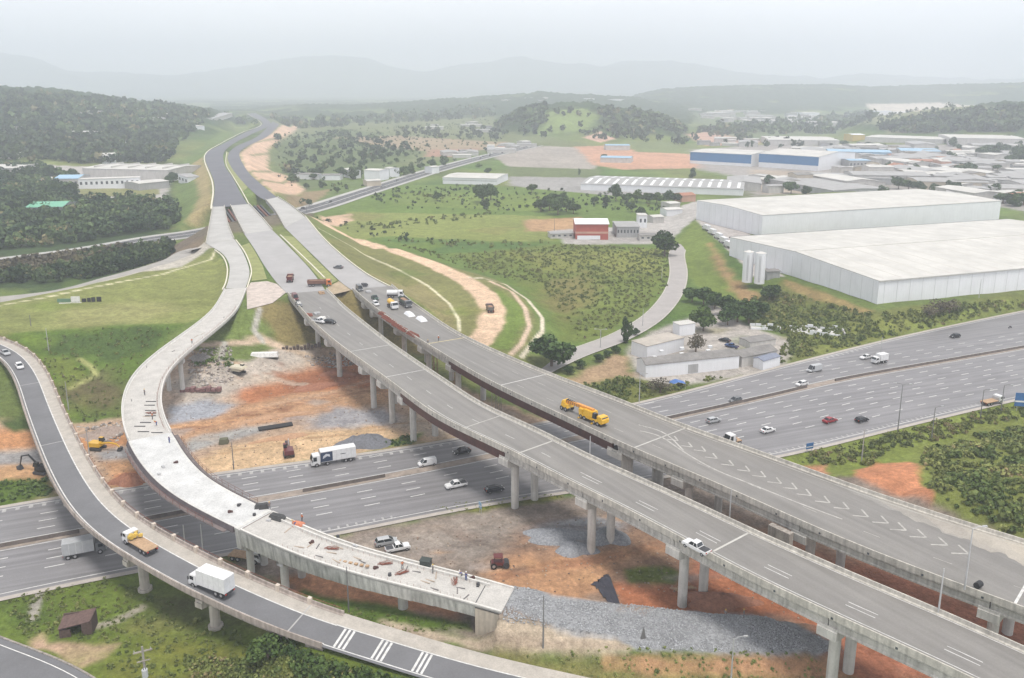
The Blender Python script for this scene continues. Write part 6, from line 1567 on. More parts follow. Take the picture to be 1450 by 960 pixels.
hway(truck('box_truck', 'white', 3.6, 2.2, 2.2, 1.9, 2.4), 1245, 514, True, 'small white truck beside the median barrier in the far lanes', 'trucks')
hway(truck('tractor_truck', 'white', 1.9, .3, 2.4, 2.2, 3.0, kind='flat', axles=(-1.5,-.4,1.2)), 1037, 629, False, 'white truck tractor without trailer emerging from under the wide viaduct', 'trucks').rotation_euler[2] += math.pi
hway(truck('flatbed_truck', 'white', 5.0, 2.2, 2.3, 1.9, 2.4, kind='flat'), 1404, 572, False, 'white flatbed truck at the right edge near the blue panel', 'trucks')
x, y = W(350, 792, 0); place(truck('flatbed_truck', 'white', 5.0, 2.2, 2.3, 1.9, 2.4, kind='flat'), (x, y), H1(x,y)+.05, R(-15), 'white truck half hidden below the end of the white steel span')
xy, hd = on(pa1, 411, 398, 14); place(truck('dump_truck', 'brown', 4.5, kind='dump', boxc='maroon'), xy, 14.03, R(100), 'brown tipper truck on the carriageway above the near viaduct')
x, y = W(453, 405, 14); place(truck('dump_truck', 'orange', 7.0, kind='dump', boxc='brown'), (x, y), 14.03, R(8), 'long rust coloured tipper truck parked across the head of the near viaduct')
xy, hd = on(pa2, 556, 436, 14.5); place(truck('tank_truck', 'white', 4.2, kind='tank', boxc='yellow'), xy, 14.53, hd, 'white and yellow tanker truck on the wide viaduct')
xy, hd = on(pa2, 574, 433, 14.5); place(truck('dump_truck', 'grey', 6.0, kind='dump', boxc='green'), xy, 14.53, hd, 'long dark green truck on the right side of the wide viaduct')
xy, hd = on(pa2, 560, 421, 14.5); place(truck('mixer_truck', 'white', 4.0, kind='tank', boxc='white'), xy, 14.53, hd + 1.2, 'white concrete truck at the right edge of the wide viaduct')
x, y = hit(694, 441); place(truck('dump_truck', 'brown', 4.6, kind='dump', boxc='grey'), (x, y), H1(x, y) + .15, R(100), 'brown tipper truck alone on the dirt track')
x, y = W(342, 520, 0)

# ---- the yellow crane on the wide viaduct
xy, hd = on(pa2, 829, 592, 14.5); r = empty('mobile_crane', label='x', cat='crane'); r.scale = (.92, .92, .92); ym = paint('yellow', COLS['yellow']); oy = mat('paint_amber', (.70,.30,.05), .45, coords='obj')
MB().box(-1.2, 7.2, -1.25, 1.25, .8, 1.45).build('carrier', ym, r, bevel=.05)
MB().prism([(5.4,1.4),(5.4,2.6),(6.9,2.6),(7.4,1.9),(7.4,1.0)], -1.2, 1.2).build('cab', ym, r, bevel=.06)
MB().box(6.2, 7.3, -1.0, 1.0, 1.9, 2.4, top=(.15,.05)).build('windscreen', M_glass, r)
mb = MB(); mb.box(.2, 3.6, -1.15, 1.15, 1.5, 2.9, top=(.2,.1)); mb.build('slewing_platform', ym, r, bevel=.05)
MB().box(3.7, 4.9, -1.15, -.2, 1.5, 2.9, top=(.1,.05)).build('operator_cab', M_glass, r)
MB().box(-1.4, .1, -1.2, 1.2, 1.4, 2.6).build('counterweight', ym, r, bevel=.05)
bm_ = MB().loft([[(x_, y_, z_) for y_, z_ in ((-.4,zc-.4),(.4,zc-.4),(.4,zc+.4),(-.4,zc+.4))] for x_, zc in ((3,3.0),(-3.0,2.7),(-8.2,2.1))]); bm_.build('boom', oy, r)
mb = MB()
for k in range(7): mb.box(-2.2-k*.8, -2.05-k*.8, -.43, .43, 2.2, 3.05)
mb.build('boom_collar', M_dark, r)
j = MB(); j.box(-8.6, -5.8, -1.2, 1.2, .9, 1.9, top=(.3,.15)); j.build('rear_unit', ym, r, bevel=.08); MB().box(-8.4, -7.0, -1.1, 1.1, 1.9, 2.7, top=(.3,.2)).build('rear_cab', ym, r, bevel=.06)
wheels(r, (-8.0, -6.4, -.4, .9, 4.4, 5.8), 1.3, .58, .35)
for sx in (-.9, 4.0):
    for s in (1, -1): MB().box(sx-.15, sx+.15, s*1.3-.5, s*1.3+.5, .1, .35).build('outrigger', ym, r)
place(r, xy, 14.53, hd + .0, 'long yellow mobile crane with lowered boom on the wide viaduct')

def tracks(r, L, w, gap, h=.75):
    for s in (1, -1):
        pr = [(-L/2+.25,0),(L/2-.25,0),(L/2,.35),(L/2-.2,h),(-L/2+.2,h),(-L/2,.35)]
        MB().prism(pr, s*gap - w/2, s*gap + w/2).build('track', M_dark, r, bevel=.04)
def excavator(color, label, boomup=1.0, arm=True):
    r = empty('excavator', label=label, cat='excavator'); m = paint(color, COLS[color])
    tracks(r, 3.4, .55, 1.05)
    MB().box(-2.2, 1.2, -1.2, 1.2, .95, 2.0, top=(.12,.08)).build('engine_house', m, r, bevel=.06)
    MB().prism([(.1,1.9),(.2,2.95),(1.2,2.95),(1.5,2.0)], .35, 1.2).build('cab', M_glass, r, bevel=.03)
    MB().box(.15, 1.2, .38, 1.17, 2.93, 3.03).build('cab_roof', m, r)
    if arm:
        a = (1.1, -.3, 1.7); b = (3.6, -.3, 4.4*boomup); c = (5.6, -.3, 3.9*boomup); d = (6.4, -.3, 1.1)
        MB().tube(a, b, .26, .22, 6).tube(b, c, .22, .18, 6).build('boom', m, r); MB().tube(c, d, .18, .13, 6).build('dipper_arm', m, r)
        MB().prism([(5.8,.2),(6.9,.3),(7.0,1.1),(6.3,1.2)], -.8, .3).build('bucket', M_dark, r); MB().tube((1.5,-.3,1.4),(3.0,-.3,3.3),.08,.08,5).build('hydraulic_ram', M_galv, r)
    return r
x, y = W(60, 668, 0); place(excavator('black', 'black excavator digging beside the ramp viaduct at the left', .95), (x, y), H1(x, y)+.1, R(168), 'black excavator digging beside the ramp viaduct at the left')
x, y = W(139, 636, 0); place(excavator('yellow', '', .5), (x, y), H1(x, y)+.1, R(-10), 'yellow excavator with dark arm between the ramp and the white viaduct')
x, y = W(340, 543, 0); r = excavator('cream', '', arm=False); place(r, (x, y), H1(x, y)+.1, R(-25), 'cream coloured tracked machine on the building ground by the white viaduct')
MB().box(-2.6, 2.4, -1.5, 1.5, 1.9, 2.5, top=(.3,.3)).build('hood', paint('cream', COLS['cream']), r, bevel=.05)
x, y = W(409, 644, 0); place(excavator('maroon', '', .35), (x, y), H1(x, y)+.1, R(110), 'small dark red excavator on the orange sand above the motorway')
x, y = W(707, 802, 0); r = empty('road_roller', label='x', cat='roller'); m = paint('maroon', COLS['maroon'])
MB().tube((1.3,-.9,.65),(1.3,.9,.65),.65,.65,18).build('drum', M_dark, r); MB().box(-1.6,1.0,-.8,.8,.7,1.3,top=(.1,.1)).build('body', m, r, bevel=.05)
mb = MB(); [mb.tube((a,b,1.2),(a,b,2.3),.05,.05,5) for a in (-.9,.5) for b in (-.7,.7)]; mb.build('roof_post', M_dark, r); MB().box(-1.1,.7,-.85,.85,2.3,2.42).build('canopy', m, r); wheels(r, (-1.1,), .95, .6, .3)
place(r, (x, y), H1(x, y)+.05, R(5), 'dark red road roller alone on the orange dirt')
x, y = W(318, 626, 0)

# ---- motorbike near the right edge
x, y = W(1430, 465, 0); r = empty('motorcycle', label='x', cat='motorcycle')
for wx in (-.65, .65): MB().tube((wx,-.06,.3),(wx,.06,.3),.3,.3,14).build('wheel', M_black, r)
MB().box(-.6,.5,-.14,.14,.45,.85,top=(.15,.03)).build('body', M_dark, r, bevel=.03); MB().tube((.5,-.35,1.05),(.5,.35,1.05),.025,.025,5).build('handlebar', M_dark, r)
place(r, (x, y), .08, med.head(med.station(x, y)) + math.pi, 'dark motorcycle with its rider alone in the far lanes at the right edge')

# ================================================================== PEOPLE
def skin_mesh(name, verts, edges, radii, lv=1):
    me = bpy.data.meshes.new(name); me.from_pydata(verts, edges, []); o = bpy.data.objects.new(name, me); COL.objects.link(o)
    o.modifiers.new('s', 'SKIN'); sv = me.skin_vertices[0].data
    for i, r_ in enumerate(radii): sv[i].radius = (r_, r_*.85) if not isinstance(r_, tuple) else r_
    sv[0].use_root = True; o.modifiers.new('d', 'SUBSURF').levels = lv; o.modifiers['d'].render_levels = lv
    dg = bpy.context.evaluated_depsgraph_get(); m2 = bpy.data.meshes.new_from_object(o.evaluated_get(dg)); m2.name = name; bpy.data.objects.remove(o); return m2
PV = {'stand': [(0,0,.95),(0,0,1.2),(0,0,1.42),(.01,0,1.54),(.02,0,1.66),(0,.19,1.40),(.03,.27,1.13),(.16,.25,.92),(0,-.19,1.40),(.02,-.28,1.13),(.12,-.27,.91),(0,.10,.88),(.02,.12,.48),(-.02,.13,.07),(.13,.14,.04),(0,-.10,.88),(.03,-.13,.48),(0,-.14,.07),(.15,-.15,.04)],
      'bend': [(0,0,.90),(.16,0,1.08),(.34,0,1.20),(.43,0,1.27),(.54,0,1.32),(.33,.19,1.16),(.42,.24,.90),(.50,.2,.66),(.33,-.19,1.16),(.44,-.25,.90),(.52,-.2,.68),(0,.11,.84),(.10,.15,.46),(-.02,.17,.07),(.13,.18,.04),(0,-.11,.84),(.06,-.16,.46),(-.06,-.18,.07),(.10,-.19,.04)]}
PE = [(0,1),(1,2),(2,3),(3,4),(2,5),(5,6),(6,7),(2,8),(8,9),(9,10),(0,11),(11,12),(12,13),(13,14),(0,15),(15,16),(16,17),(17,18)]
PR = [.13,.125,.15,.06,.10,.065,.045,.035,.065,.045,.035,.09,.062,.045,.04,.09,.062,.045,.04]
def person_kind(pose, vest, trouser, hat):
    v = PV[pose]; r = empty('person', label='x', cat='person')
    link('body', skin_mesh('body', v, PE, PR), mat('skin', (.32,.19,.13), .6, coords='obj'), r, True)
    idx = [0,1,2,5,6,8,9]; mp_ = {a: i for i, a in enumerate(idx)}
    link('vest', skin_mesh('vest', [v[i] for i in idx], [(mp_[a], mp_[b]) for a, b in PE if a in mp_ and b in mp_], [PR[i] + .022 for i in idx]), vest, r, True)
    idx = [0,11,12,13,15,16,17]; mp_ = {a: i for i, a in enumerate(idx)}
    link('trousers', skin_mesh('trousers', [v[i] for i in idx], [(mp_[a], mp_[b]) for a, b in PE if a in mp_ and b in mp_], [PR[i] + .016 for i in idx]), trouser, r, True)
    h = v[4]; mb = MB(); mb.tube((h[0],h[1],h[2]+.02),(h[0],h[1],h[2]+.09),.135,.125,12); mb.tube((h[0],h[1],h[2]+.09),(h[0],h[1],h[2]+.16),.12,.05,12); mb.build('hard_hat', hat, r)
    return r
V_or = mat('orange_workwear', (.60,.16,.05), .8, coords='obj'); V_bl = mat('blue_workwear', (.06,.10,.28), .8, coords='obj'); V_gr = mat('grey_workwear', (.16,.16,.17), .8, coords='obj')
H_w = mat('white_hat', (.7,.7,.7), .5, coords='obj'); H_y = mat('yellow_hat', (.6,.4,.05), .5, coords='obj')
PK = [person_kind('stand', V_or, V_gr, H_w), person_kind('bend', V_or, V_bl, H_y), person_kind('stand', V_bl, V_bl, H_w), person_kind('bend', V_bl, V_gr, H_w), person_kind('stand', V_gr, V_gr, H_y)]
pused = [False]*5
def person(k, pa, px, py, z, hd, label):
    r = PK[k] if not pused[k] else copy_tree(PK[k]); pused[k] = True
    x, y = W(px, py, z)
    zz = pa.at(pa.station(x, y))[2] + .02 if pa else H1(x, y) + .12
    r.location = (x, y, zz); r.rotation_euler = (0, 0, hd); r['label'] = label; r['group'] = 'workers on the building site'
for k, pa, px, py, z, hd, lb in ((2, pa3, 660, 823, 5.8, 1, 'worker in blue standing near the end of the white curved viaduct'),(3, pa3, 654, 820, 5.9, 2.5, 'worker in blue bending down next to the standing one on the white viaduct'),
    (4, pa3, 613, 813, 6.4, 0, 'worker in grey with a yellow hat standing near the black crate'),(0, pa3, 570, 807, 7, 2, 'worker in orange standing by the rebar heap on the white viaduct'),
    (1, pa3, 418, 748, 9.2, 3, 'worker in orange bending beside the orange tarpaulin'),(0, pa3, 428, 741, 9.2, 1, 'worker in orange standing behind the orange tarpaulin'),
    (4, pa3, 382, 724, 9.8, 2, 'worker in grey near the dark sheets at the joint of the white viaduct'),(0, pa3, 216, 594, 12.9, 0, 'worker in orange on the bend of the white viaduct, upper one'),
    (1, pa3, 222, 603, 12.7, 4, 'worker in orange bending on the bend of the white viaduct'),(2, pa3, 240, 628, 12.3, 1, 'worker in blue where the bright new slab begins'),
    (0, pa3, 272, 487, 13.8, 2, 'worker in orange on the upper straight of the white viaduct'),(4, pa3, 205, 560, 13.3, 1, 'worker in grey by the outer parapet of the white viaduct'),
    (0, pa2, 621, 483, 14.5, 1, 'worker in orange at the yellow line across the wide viaduct'),(4, pa2, 606, 489, 14.5, 2, 'worker in grey at the yellow line across the wide viaduct'),
    (4, None, 1027, 876, 2.6, 1, 'dark clad worker standing at the upper edge of the gravel bank'),(4, None, 1053, 876, 2.6, 3, 'dark clad worker on the gravel bank under the near viaduct')):
    person(k, pa, px, py, z, hd, lb)
# ================================================================== STREET FURNITURE AND SITE THINGS
def lamp_post(px, py, z, h, arms, label, m=None, lean=0, white=False, tip=None):
    x, y = W(px, py, z); gz = z if z > 3 else H1(x, y); r = empty('street_lamp', (x, y, gz), random.uniform(-.3, .3), label, 'lamp post', 'lamp posts')
    m = m or M_polegrey
    MB().tube((0,0,-.3),(0,0,h),.16,.08,8).build('pole', m, r)
    for s in arms:
        MB().path([(0,0,h-.1),(s*.8,0,h+.25),(s*1.9,0,h+.3)], .05, 5).build('arm', m, r); MB().box(s*1.9-.35, s*1.9+.35, -.14, .14, h+.22, h+.38).build('lamp_head', M_galv, r)
    return r
for px, py, z, h, arms, lb, m in (
    (1271,611,0,13.5,(1,-1),'tall dark lamp post with two heads on the right verge of the motorway',None),
    (1388,592,0,8.5,(1,),'dark lamp post on the right verge, between the tall one and the blue panel',None),
    (1417,583,0,8,(1,),'dark lamp post nearest the blue panel on the right verge',None),
    (1319,622,0,9,(1,),'lamp post standing in the grass of the right verge',None),
    (1220,652,0,8.5,(),'thin pale post in the scrub left of the red earth slope',M_galv),
    (769,928,0,9.5,(),'dark post between the gravel bank and the ramp road',None),
    (494,868,0,9,(),'dark post in front of the white curved viaduct',None),
    (1035,965,0,7.5,(1,),'white post with a lamp at the bottom, right of the gravel bank end',M_galv),
    (1366,832,15.3,10,(1,),'tall pale lamp post on the parapet of the wide viaduct',M_galv),
    (1329,865,15.0,7,(),'pale post rising between the twin decks, right of the others',M_galv),
    (1033,733,12,6,(),'pale post rising between the twin decks, near the white pickup',M_galv),
    (835,655,13,6,(),'pale post rising between the twin decks, near the yellow crane',M_galv),
    (288,788,2,9,(),'thin white post left of the white truck under the steel span',M_galv),
    (263,782,2,8,(),'thin white post, left one of the two between the ramp and the white viaduct',M_galv),
    (331,664,0,7,(),'thin grey post at the edge of the motorway by the orange sand',None),
    (127,648,0,8,(-1,),'curved lamp post between the ramp and the white viaduct',M_galv),
    (98,586,0,8.5,(),'pale post beside the ramp parapet, right one of the pair',M_galv),
    (74,534,0,7.5,(),'pale post beside the ramp parapet, left one of the pair',M_galv),
    (905,570,0,9,(1,),'grey lamp post in the scrub beside the long shed',M_galv),
    (850,493,0,7,(1,-1),'grey pole with a cross arm by the local road',M_galv),
    (910,462,0,7,(),'slim pole on the local road bend',M_galv),
    (1246,509,0,8,(),'slim pole on the far verge of the motorway above the small white truck',M_galv),
    (1386,422,5,8,(),'slim pole in front of the near warehouse, right one',M_galv),
    (785,327,0,9,(),'thin mast in the field left of the red fronted workshop',None),
    (937,395,0,6,(),'slim pole beside the thicket on the local road',M_galv),
    (434,300,0,9,(),'dark pole at the near end of the avenue',None),
    (45,470,10,6,(),'short grey pole on the left grass terrace',None)):
    lamp_post(px, py, z, h, arms, lb, m)
# concrete utility pole with a transformer, bottom left
x, y = W(212, 1010, 0); r = empty('utility_pole', (x, y, H1(x, y)), R(25), 'concrete utility pole with a grey transformer at the bottom left', 'utility pole')
MB().box(-.22,.22,-.16,.16,-.5,11.5,top=(.08,.05)).build('pole', mat('pole_concrete', (.30,.28,.25), .9, var=.2), r)
MB().box(-1.3,1.3,-.08,.08,10.6,10.8).build('cross_arm', M_conc_old, r); MB().box(-.9,.9,-.3,-.18,9.2,9.35).build('cross_arm', M_conc_old, r)
t = MB().tube((.0,-.62,6.9),(.0,-.62,8.1),.42,.42,14).build('transformer', mat('transformer_grey', (.45,.46,.47), .6), r); MB().tube((-.15,-.62,8.1),(-.15,-.62,8.4),.06,.04,6).tube((.15,-.62,8.1),(.15,-.62,8.4),.06,.04,6).build('bushing', M_dark, t)
for k in (-1.1, 0, 1.1): MB().tube((k,0,10.8),(k,0,11.1),.06,.05,6).build('insulator', M_galv, r)
# signs
def panel_sign(px, py, w, h, z0, m, label, hd=0.0, post=True):
    x, y = W(px, py, 0); r = empty('road_sign', (x, y, H1(x, y)), hd, label, 'sign', 'road signs'); MB().box(-w/2,w/2,-.04,.04,z0,z0+h).build('sign_panel', m, r)
    MB().box(-w/2+.08,w/2-.08,-.055,-.042,z0+h*.3,z0+h*.42).build('sign_lettering', M_lamp, r)
    for s in (-1, 1): MB().tube((s*w*.32,.06,-.3),(s*w*.32,.06,z0+h),.06,.06,6).build('post', M_galv, r)
M_sblue = mat('sign_blue', (.05,.16,.38), .5)
panel_sign(680, 726, 1.2, 1.4, 1.2, mat('sign_pale_blue', (.25,.40,.55), .5), 'small blue road sign at the near edge of the motorway left of the tall pier', R(-60))
panel_sign(1146, 640, 2.2, 1.6, 1.0, M_sblue, 'blue and white road sign on the grass right of the wide viaduct', R(20))
panel_sign(1447, 583, 4.5, 4.0, 1.5, M_sblue, 'large blue road sign cut by the right edge', R(-10))
# blue and white tall panel between the decks
x, y = W(822, 655, 0)
# blue tarpaulin hut by the long shed
x, y = W(958, 548, 0); r = empty('tarp_tent', (x, y, H1(x, y)), R(8), 'blue tarpaulin tent at the foot of the long white shed', 'tent')
MB().add([(-2.4,-1.5,1.5),(2.4,-1.5,1.6),(2.6,1.5,1.5),(-2.3,1.4,1.6),(0,-1.6,2.3),(.1,1.5,2.3)], [(0,4,5,3),(4,1,2,5)]).build('canopy', mat('blue_tarp', (.05,.15,.42), .5), r)
for a in (-2.2, 2.3):
    for b in (-1.4, 1.3): MB().tube((a,b,-.2),(a,b,1.6),.05,.05,5).build('pole', M_galv, r)
# ruined brick hut bottom left
x, y = W(112, 893, 0); gz = H1(x, y); r = empty('derelict_hut', (x, y, gz), R(12), 'derelict dark brick hut without a roof in the grass under the ramp', 'hut')
M_brick = mat('old_brick', (.09,.06,.05), .95, var=.35, scale=2.5)
for (x0,x1,y0,y1,h) in ((-2.6,2.6,1.4,1.65,2.6),(-2.6,-2.35,-1.6,1.4,1.6),(2.35,2.6,-1.6,1.4,2.8),(-2.35,-.8,-1.6,-1.35,1.4),(.9,2.35,-1.6,-1.35,2.2)): MB().box(x0,x1,y0,y1,-.4,h,top=(.02,.01)).build('wall', M_brick, r)
MB().add([(-2.7,-1.7,1.75),(2.5,-1.5,2.5),(2.6,1.7,2.9),(-2.6,1.7,2.3),(-2.7,-1.7,1.63),(2.5,-1.5,2.38),(2.6,1.7,2.78),(-2.6,1.7,2.18)],[(0,1,2,3),(4,7,6,5),(0,4,5,1),(1,5,6,2),(2,6,7,3),(3,7,4,0)]).build('sagging_roof', mat('rotten_roof', (.12,.075,.065), .95, var=.4, scale=2), r)
# black lost tank on the wide viaduct
x, y = W(1385, 832, 14.5); r = tag(MB().tube((-.5,-.35,.5),(.5,.35,.5),.5,.5,16).build('drum', M_black), 'black drum lying on the wide viaduct near the right edge', 'drum'); r.location = (x, y, 14.53)
# left field signboards
x, y = hit(105, 428); r = empty('billboard', (x, y, H1(x, y)), R(6), 'low white and green board on the left grass terrace, followed by black letters', 'sign')
MB().box(-6,-1.2,-.1,.1,.2,1.5).build('green_panel', mat('board_green', (.12,.22,.14), .6), r); MB().box(-1.0,2.2,-.1,.1,.2,2.3).build('white_panel', M_white, r); MB().box(-5,3,-1.2,-.9,-.2,.2).build('white_base', M_white, r)
for k, (a, b, hh) in enumerate(((2.8,4.4,1.4),(4.8,6.0,1.6),(6.3,7.6,1.8),(8.2,9.8,1.9))): MB().box(a,b,-.15,.15,.1,hh).build('black_board', M_black, r)
# heaps
def heap(px, py, z, rx, ry, h, m, label, cat='heap', seed=0, rz=0.0, name='gravel_heap', n=28):
    x, y = W(px, py, z); g0 = H1(x, y); g = np.random.default_rng(seed); vs = []; fs = []
    for j in range(8):
        t = j / 7
        for i in range(n):
            a = 2*math.pi*i/n; rr_ = (1 - t) * (1 + .18*math.sin(3*a + seed) + .1*math.sin(5*a + 2*seed)); 
            xx, yy = rx*rr_*math.cos(a), ry*rr_*math.sin(a); zz = h*(1 - (1-t)**1.6) * (1 + .12*g.normal()*(j not in (0,7))) - .25*(j == 0)
            vs.append((xx*math.cos(rz) - yy*math.sin(rz), xx*math.sin(rz) + yy*math.cos(rz), zz))
    for j in range(7):
        for i in range(n): fs.append((j*n+i, j*n+(i+1)%n, (j+1)*n+(i+1)%n, (j+1)*n+i))
    me = bpy.data.meshes.new(name); me.from_pydata(vs, [], fs); bm = bmesh.new(); bm.from_mesh(me); bmesh.ops.recalc_face_normals(bm, faces=bm.faces[:]); bm.to_mesh(me); bm.free()
    o = link(name, me, m, None, True); o.location = (x, y, g0); return tag(o, label, cat)
M_grav = mat('crushed_stone', (.29,.30,.32), .95, var=.3, scale=2.2, bump=.25, bscale=5, fine=.15)
M_earth = mat('red_earth', (.34,.155,.095), .95, var=.25, scale=1.2, bump=.25, bscale=3, fine=.1)
M_sandm = mat('sand_heap_mat', (.46,.28,.17), .95, var=.2, scale=1.2, bump=.2, bscale=3, fine=.1)
heap(790, 760, 0, 7.5, 3.2, 1.6, M_grav, 'broad grey gravel heap left of the pier under the near viaduct', seed=1)
heap(815, 778, 0, 4.5, 2.8, 1.5, M_grav, 'smaller grey gravel heap in front of the broad one', seed=2)
heap(862, 762, 0, 4.5, 3.5, 2.0, M_grav, 'grey gravel heap right of the pier under the near viaduct', seed=3)
heap(516, 627, 0, 8.5, 4.5, 2.4, mat('dark_stone', (.20,.205,.225), .95, var=.25, scale=2, bump=.2, fine=.1), 'dark grey stone heap behind the big box truck', seed=4, rz=.2)
heap(183, 683, 0, 4.5, 2.6, 2.2, M_earth, 'dark red earth heap left of the white viaduct', seed=5)
heap(140, 618, 0, 5, 3, 1.5, mat('pale_earth', (.42,.33,.28), .95, var=.25, scale=1.4, bump=.2), 'pale rubble heap right of the ramp parapet', seed=6)
heap(160, 610, 0, 5.5, 2.6, 1.4, mat('pale_earth', (0,0,0)), 'pale rubble heap touching the outer bend of the white viaduct', seed=7)
heap(450, 548, 0, 9, 2.4, 1.3, M_earth, 'long low red earth ridge under the near viaduct, upper one', seed=8, rz=.45)
heap(395, 590, 0, 11, 1.8, .9, M_sandm, 'long low orange earth ridge in the middle of the building ground', seed=9, rz=.4)
heap(480, 530, 0, 6, 2.5, 1.6, M_earth, 'red earth heap between two piers of the near viaduct', seed=10)
heap(400, 620, 0, 8, 1.6, .8, M_sandm, 'low sand ridge beside the black drain pipes', seed=11, rz=.4)
heap(285, 535, 0, 3.5, 2.4, 1.6, mat('rubble_grey', (.36,.33,.31), .95, var=.4, scale=2.5, bump=.3), 'grey rubble heap below the upper part of the white viaduct', seed=12)
heap(1020, 845, 1.0, 7, 3.2, 1.5, M_earth, 'red earth mound above the gravel bank', seed=14)
# site things
def loose(mb, name, m, px, py, z, rz, label, cat, group=None, gz=None):
    o = mb.build(name, m); x, y = W(px, py, z); o.location = (x, y, (H1(x, y) + .1) if gz is None else gz); o.rotation_euler = (0,0,rz); return tag(o, label, cat, group)
mb = MB()
for k in range(4): mb.tube((-4.5, k*.55, .3), (4.5, k*.55, .3), .28, .28, 10)
loose(mb, 'pipe_row', M_black, 391, 607, 0, R(24), 'row of black drain pipes on the sand left of the piers', 'pipes')
mb = MB(); [mb.box(-6+k*1.5, -4.7+k*1.5, -1+.2*(k%2), .8, 0, .8+.3*(k%3)) for k in range(8)]
loose(mb, 'formwork_stack', mat('maroon_forms', (.22,.12,.115), .8, var=.4, scale=1.5), 286, 562, 0, R(4), 'row of maroon form panels below the white viaduct', 'formwork')
mb = MB(); mb.box(-4.5,4.5,-1.5,1.2,0,1.3,top=(.4,.5))
loose(mb, 'tarp_cover', M_white, 376, 522, 0, R(5), 'white tarpaulin over materials on the building ground', 'tarpaulin')
mb = MB(); [mb.box(-7+k*1.2, -6.1+k*1.2, -.8, .7, 0, .7+.4*(k%3)) for k in range(12)]
loose(mb, 'timber_stack', mat('dark_timber', (.10,.075,.06), .9, var=.4, scale=2), 425, 508, 0, R(20), 'dark heap of timber at the foot of the embankment', 'timber')
mb = MB(); mb.box(-1.2,1.2,-.9,.9,0,1.3,top=(.2,.2)); loose(mb, 'site_crate', mat('olive_crate', (.13,.13,.08), .9), 317, 627, 0, .2, 'small olive crate on the grey gravel patch', 'crate')
# black geotextile sheet draped down the red cut
x, y = W(866, 832, 0); g = np.random.default_rng(8); vs = []; nx, ny = 18, 12; fs = []
cor = [W(845,815,.8), W(878,806,1.2), W(890,852,2.7), W(862,836,1.6)]
cor = [(*W(840,822,.5),.6), (*W(862,808,.6),1.4), (*W(884,850,2.6),2.9), (*W(868,846,2.0),1.2)]
for j in range(ny):
    for i in range(nx):
        u, v = i/(nx-1), j/(ny-1); p = [(1-u)*(1-v)*cor[0][k] + u*(1-v)*cor[1][k] + u*v*cor[2][k] + (1-u)*v*cor[3][k] for k in range(3)]
        vs.append((p[0] + .3*g.normal()*(j in (0, ny-1)), p[1] + .3*g.normal()*(i in (0, nx-1)), H1(p[0], p[1]) + .22 + .06*g.normal()))
for j in range(ny-1):
    for i in range(nx-1): fs.append((j*nx+i, j*nx+i+1, (j+1)*nx+i+1, (j+1)*nx+i))
me = bpy.data.meshes.new('plastic_sheet'); me.from_pydata(vs, [], fs); o = link('plastic_sheet', me, mat('black_sheet', (.045,.045,.06), .45, var=.3, scale=1), None, True); so_ = o.modifiers.new('t', 'SOLIDIFY'); so_.thickness = .03
tag(o, 'black plastic sheet draped over the cut at the head of the gravel bank', 'sheet')
mb = MB(); [mb.box(-5+k*2.2, -3.4+k*2.2, -.5+.3*(k%2), .4, 0, .9) for k in range(5)]
loose(mb, 'formwork_stack', mat('rust_beams', (.30,.15,.08), .8, var=.4, scale=2), 708, 829, 2.0, R(-8), 'rusty beams lying beside the end of the white curved viaduct', 'formwork')
mb = MB(); mb.box(-2.3,2.3,-.2,.2,0,.3); mb.box(-2.0,2.0,.4,.7,0,.3)
loose(mb, 'timber_stack', M_wood, 722, 832, 2.6, R(-20), 'short planks at the corner of the gravel bank', 'timber')
# felled sawn sleepers right under the near viaduct
mb = MB(); [mb.tube((-2+k*.4,-1.5,.2),(2-k*.3,1.6,.3),.12,.12,6) for k in range(5)]
loose(mb, 'timber_stack', M_wood, 968, 828, 1.0, R(-40), 'criss crossed poles at the foot of the pier beside the green patch', 'timber')
x, y = W(910, 928, 0); mb = MB(); mb.add([(-.45,0,0),(.45,.2,0),(.1,.1,2.3),(-.4,.4,0),(.4,.5,0),(.05,.2,2.2)], [(0,1,2),(3,5,4),(0,2,5,3),(1,4,5,2)])
loose(mb, 'folded_mesh', mat('grey_net', (.15,.145,.14), .8), 910, 925, 0, 0, 'dark pointed net bundle standing at the edge of the gravel bank', 'net')
# on the curved deck
def deckthing(pa, mb, name, m, px, py, z, rz, label, cat, group=None):
    x, y = W(px, py, z); zz = pa.at(pa.station(x, y))[2] + .02; o = mb.build(name, m); o.location = (x, y, zz); o.rotation_euler = (0,0,rz); return tag(o, label, cat, group)
mb = MB(); mb.box(-.9,.9,-.7,.7,0,1.3); mb.box(-1.0,1.0,-.8,.8,1.3,1.36)
deckthing(pa3, mb, 'site_crate', mat('dark_crate', (.04,.05,.045), .7), 603, 803, 6.6, R(-15), 'black crate near the far edge of the white curved viaduct', 'crate')
mb = MB(); mb.box(-1.2,1.2,-.8,.8,0,.4,top=(.3,.3)); mb.box(-.4,.8,-1.3,-.6,0,.7,top=(.2,.2))
deckthing(pa3, mb, 'tarp_cover', mat('orange_tarp', (.55,.20,.11), .6), 422, 745, 9.1, R(-20), 'bright orange tarpaulin on the white curved viaduct', 'tarpaulin')
for px, py, s, rz, lb in ((371,722,1.4,.3,'dark sheet heap at the joint of the white viaduct, left one'),(393,735,1.7,-.4,'dark sheet heap at the joint of the white viaduct, right one')):
    mb = MB(); mb.box(-s,s,-.7,.7,0,.7,top=(.4,.25)); mb.box(-s*.4,s*.9,-1.1,-.5,0,.9,top=(.2,.2)); deckthing(pa3, mb, 'material_heap', mat('dark_canvas', (.055,.055,.055), .8, var=.4), px, py, 9.6, rz, lb, 'heap')
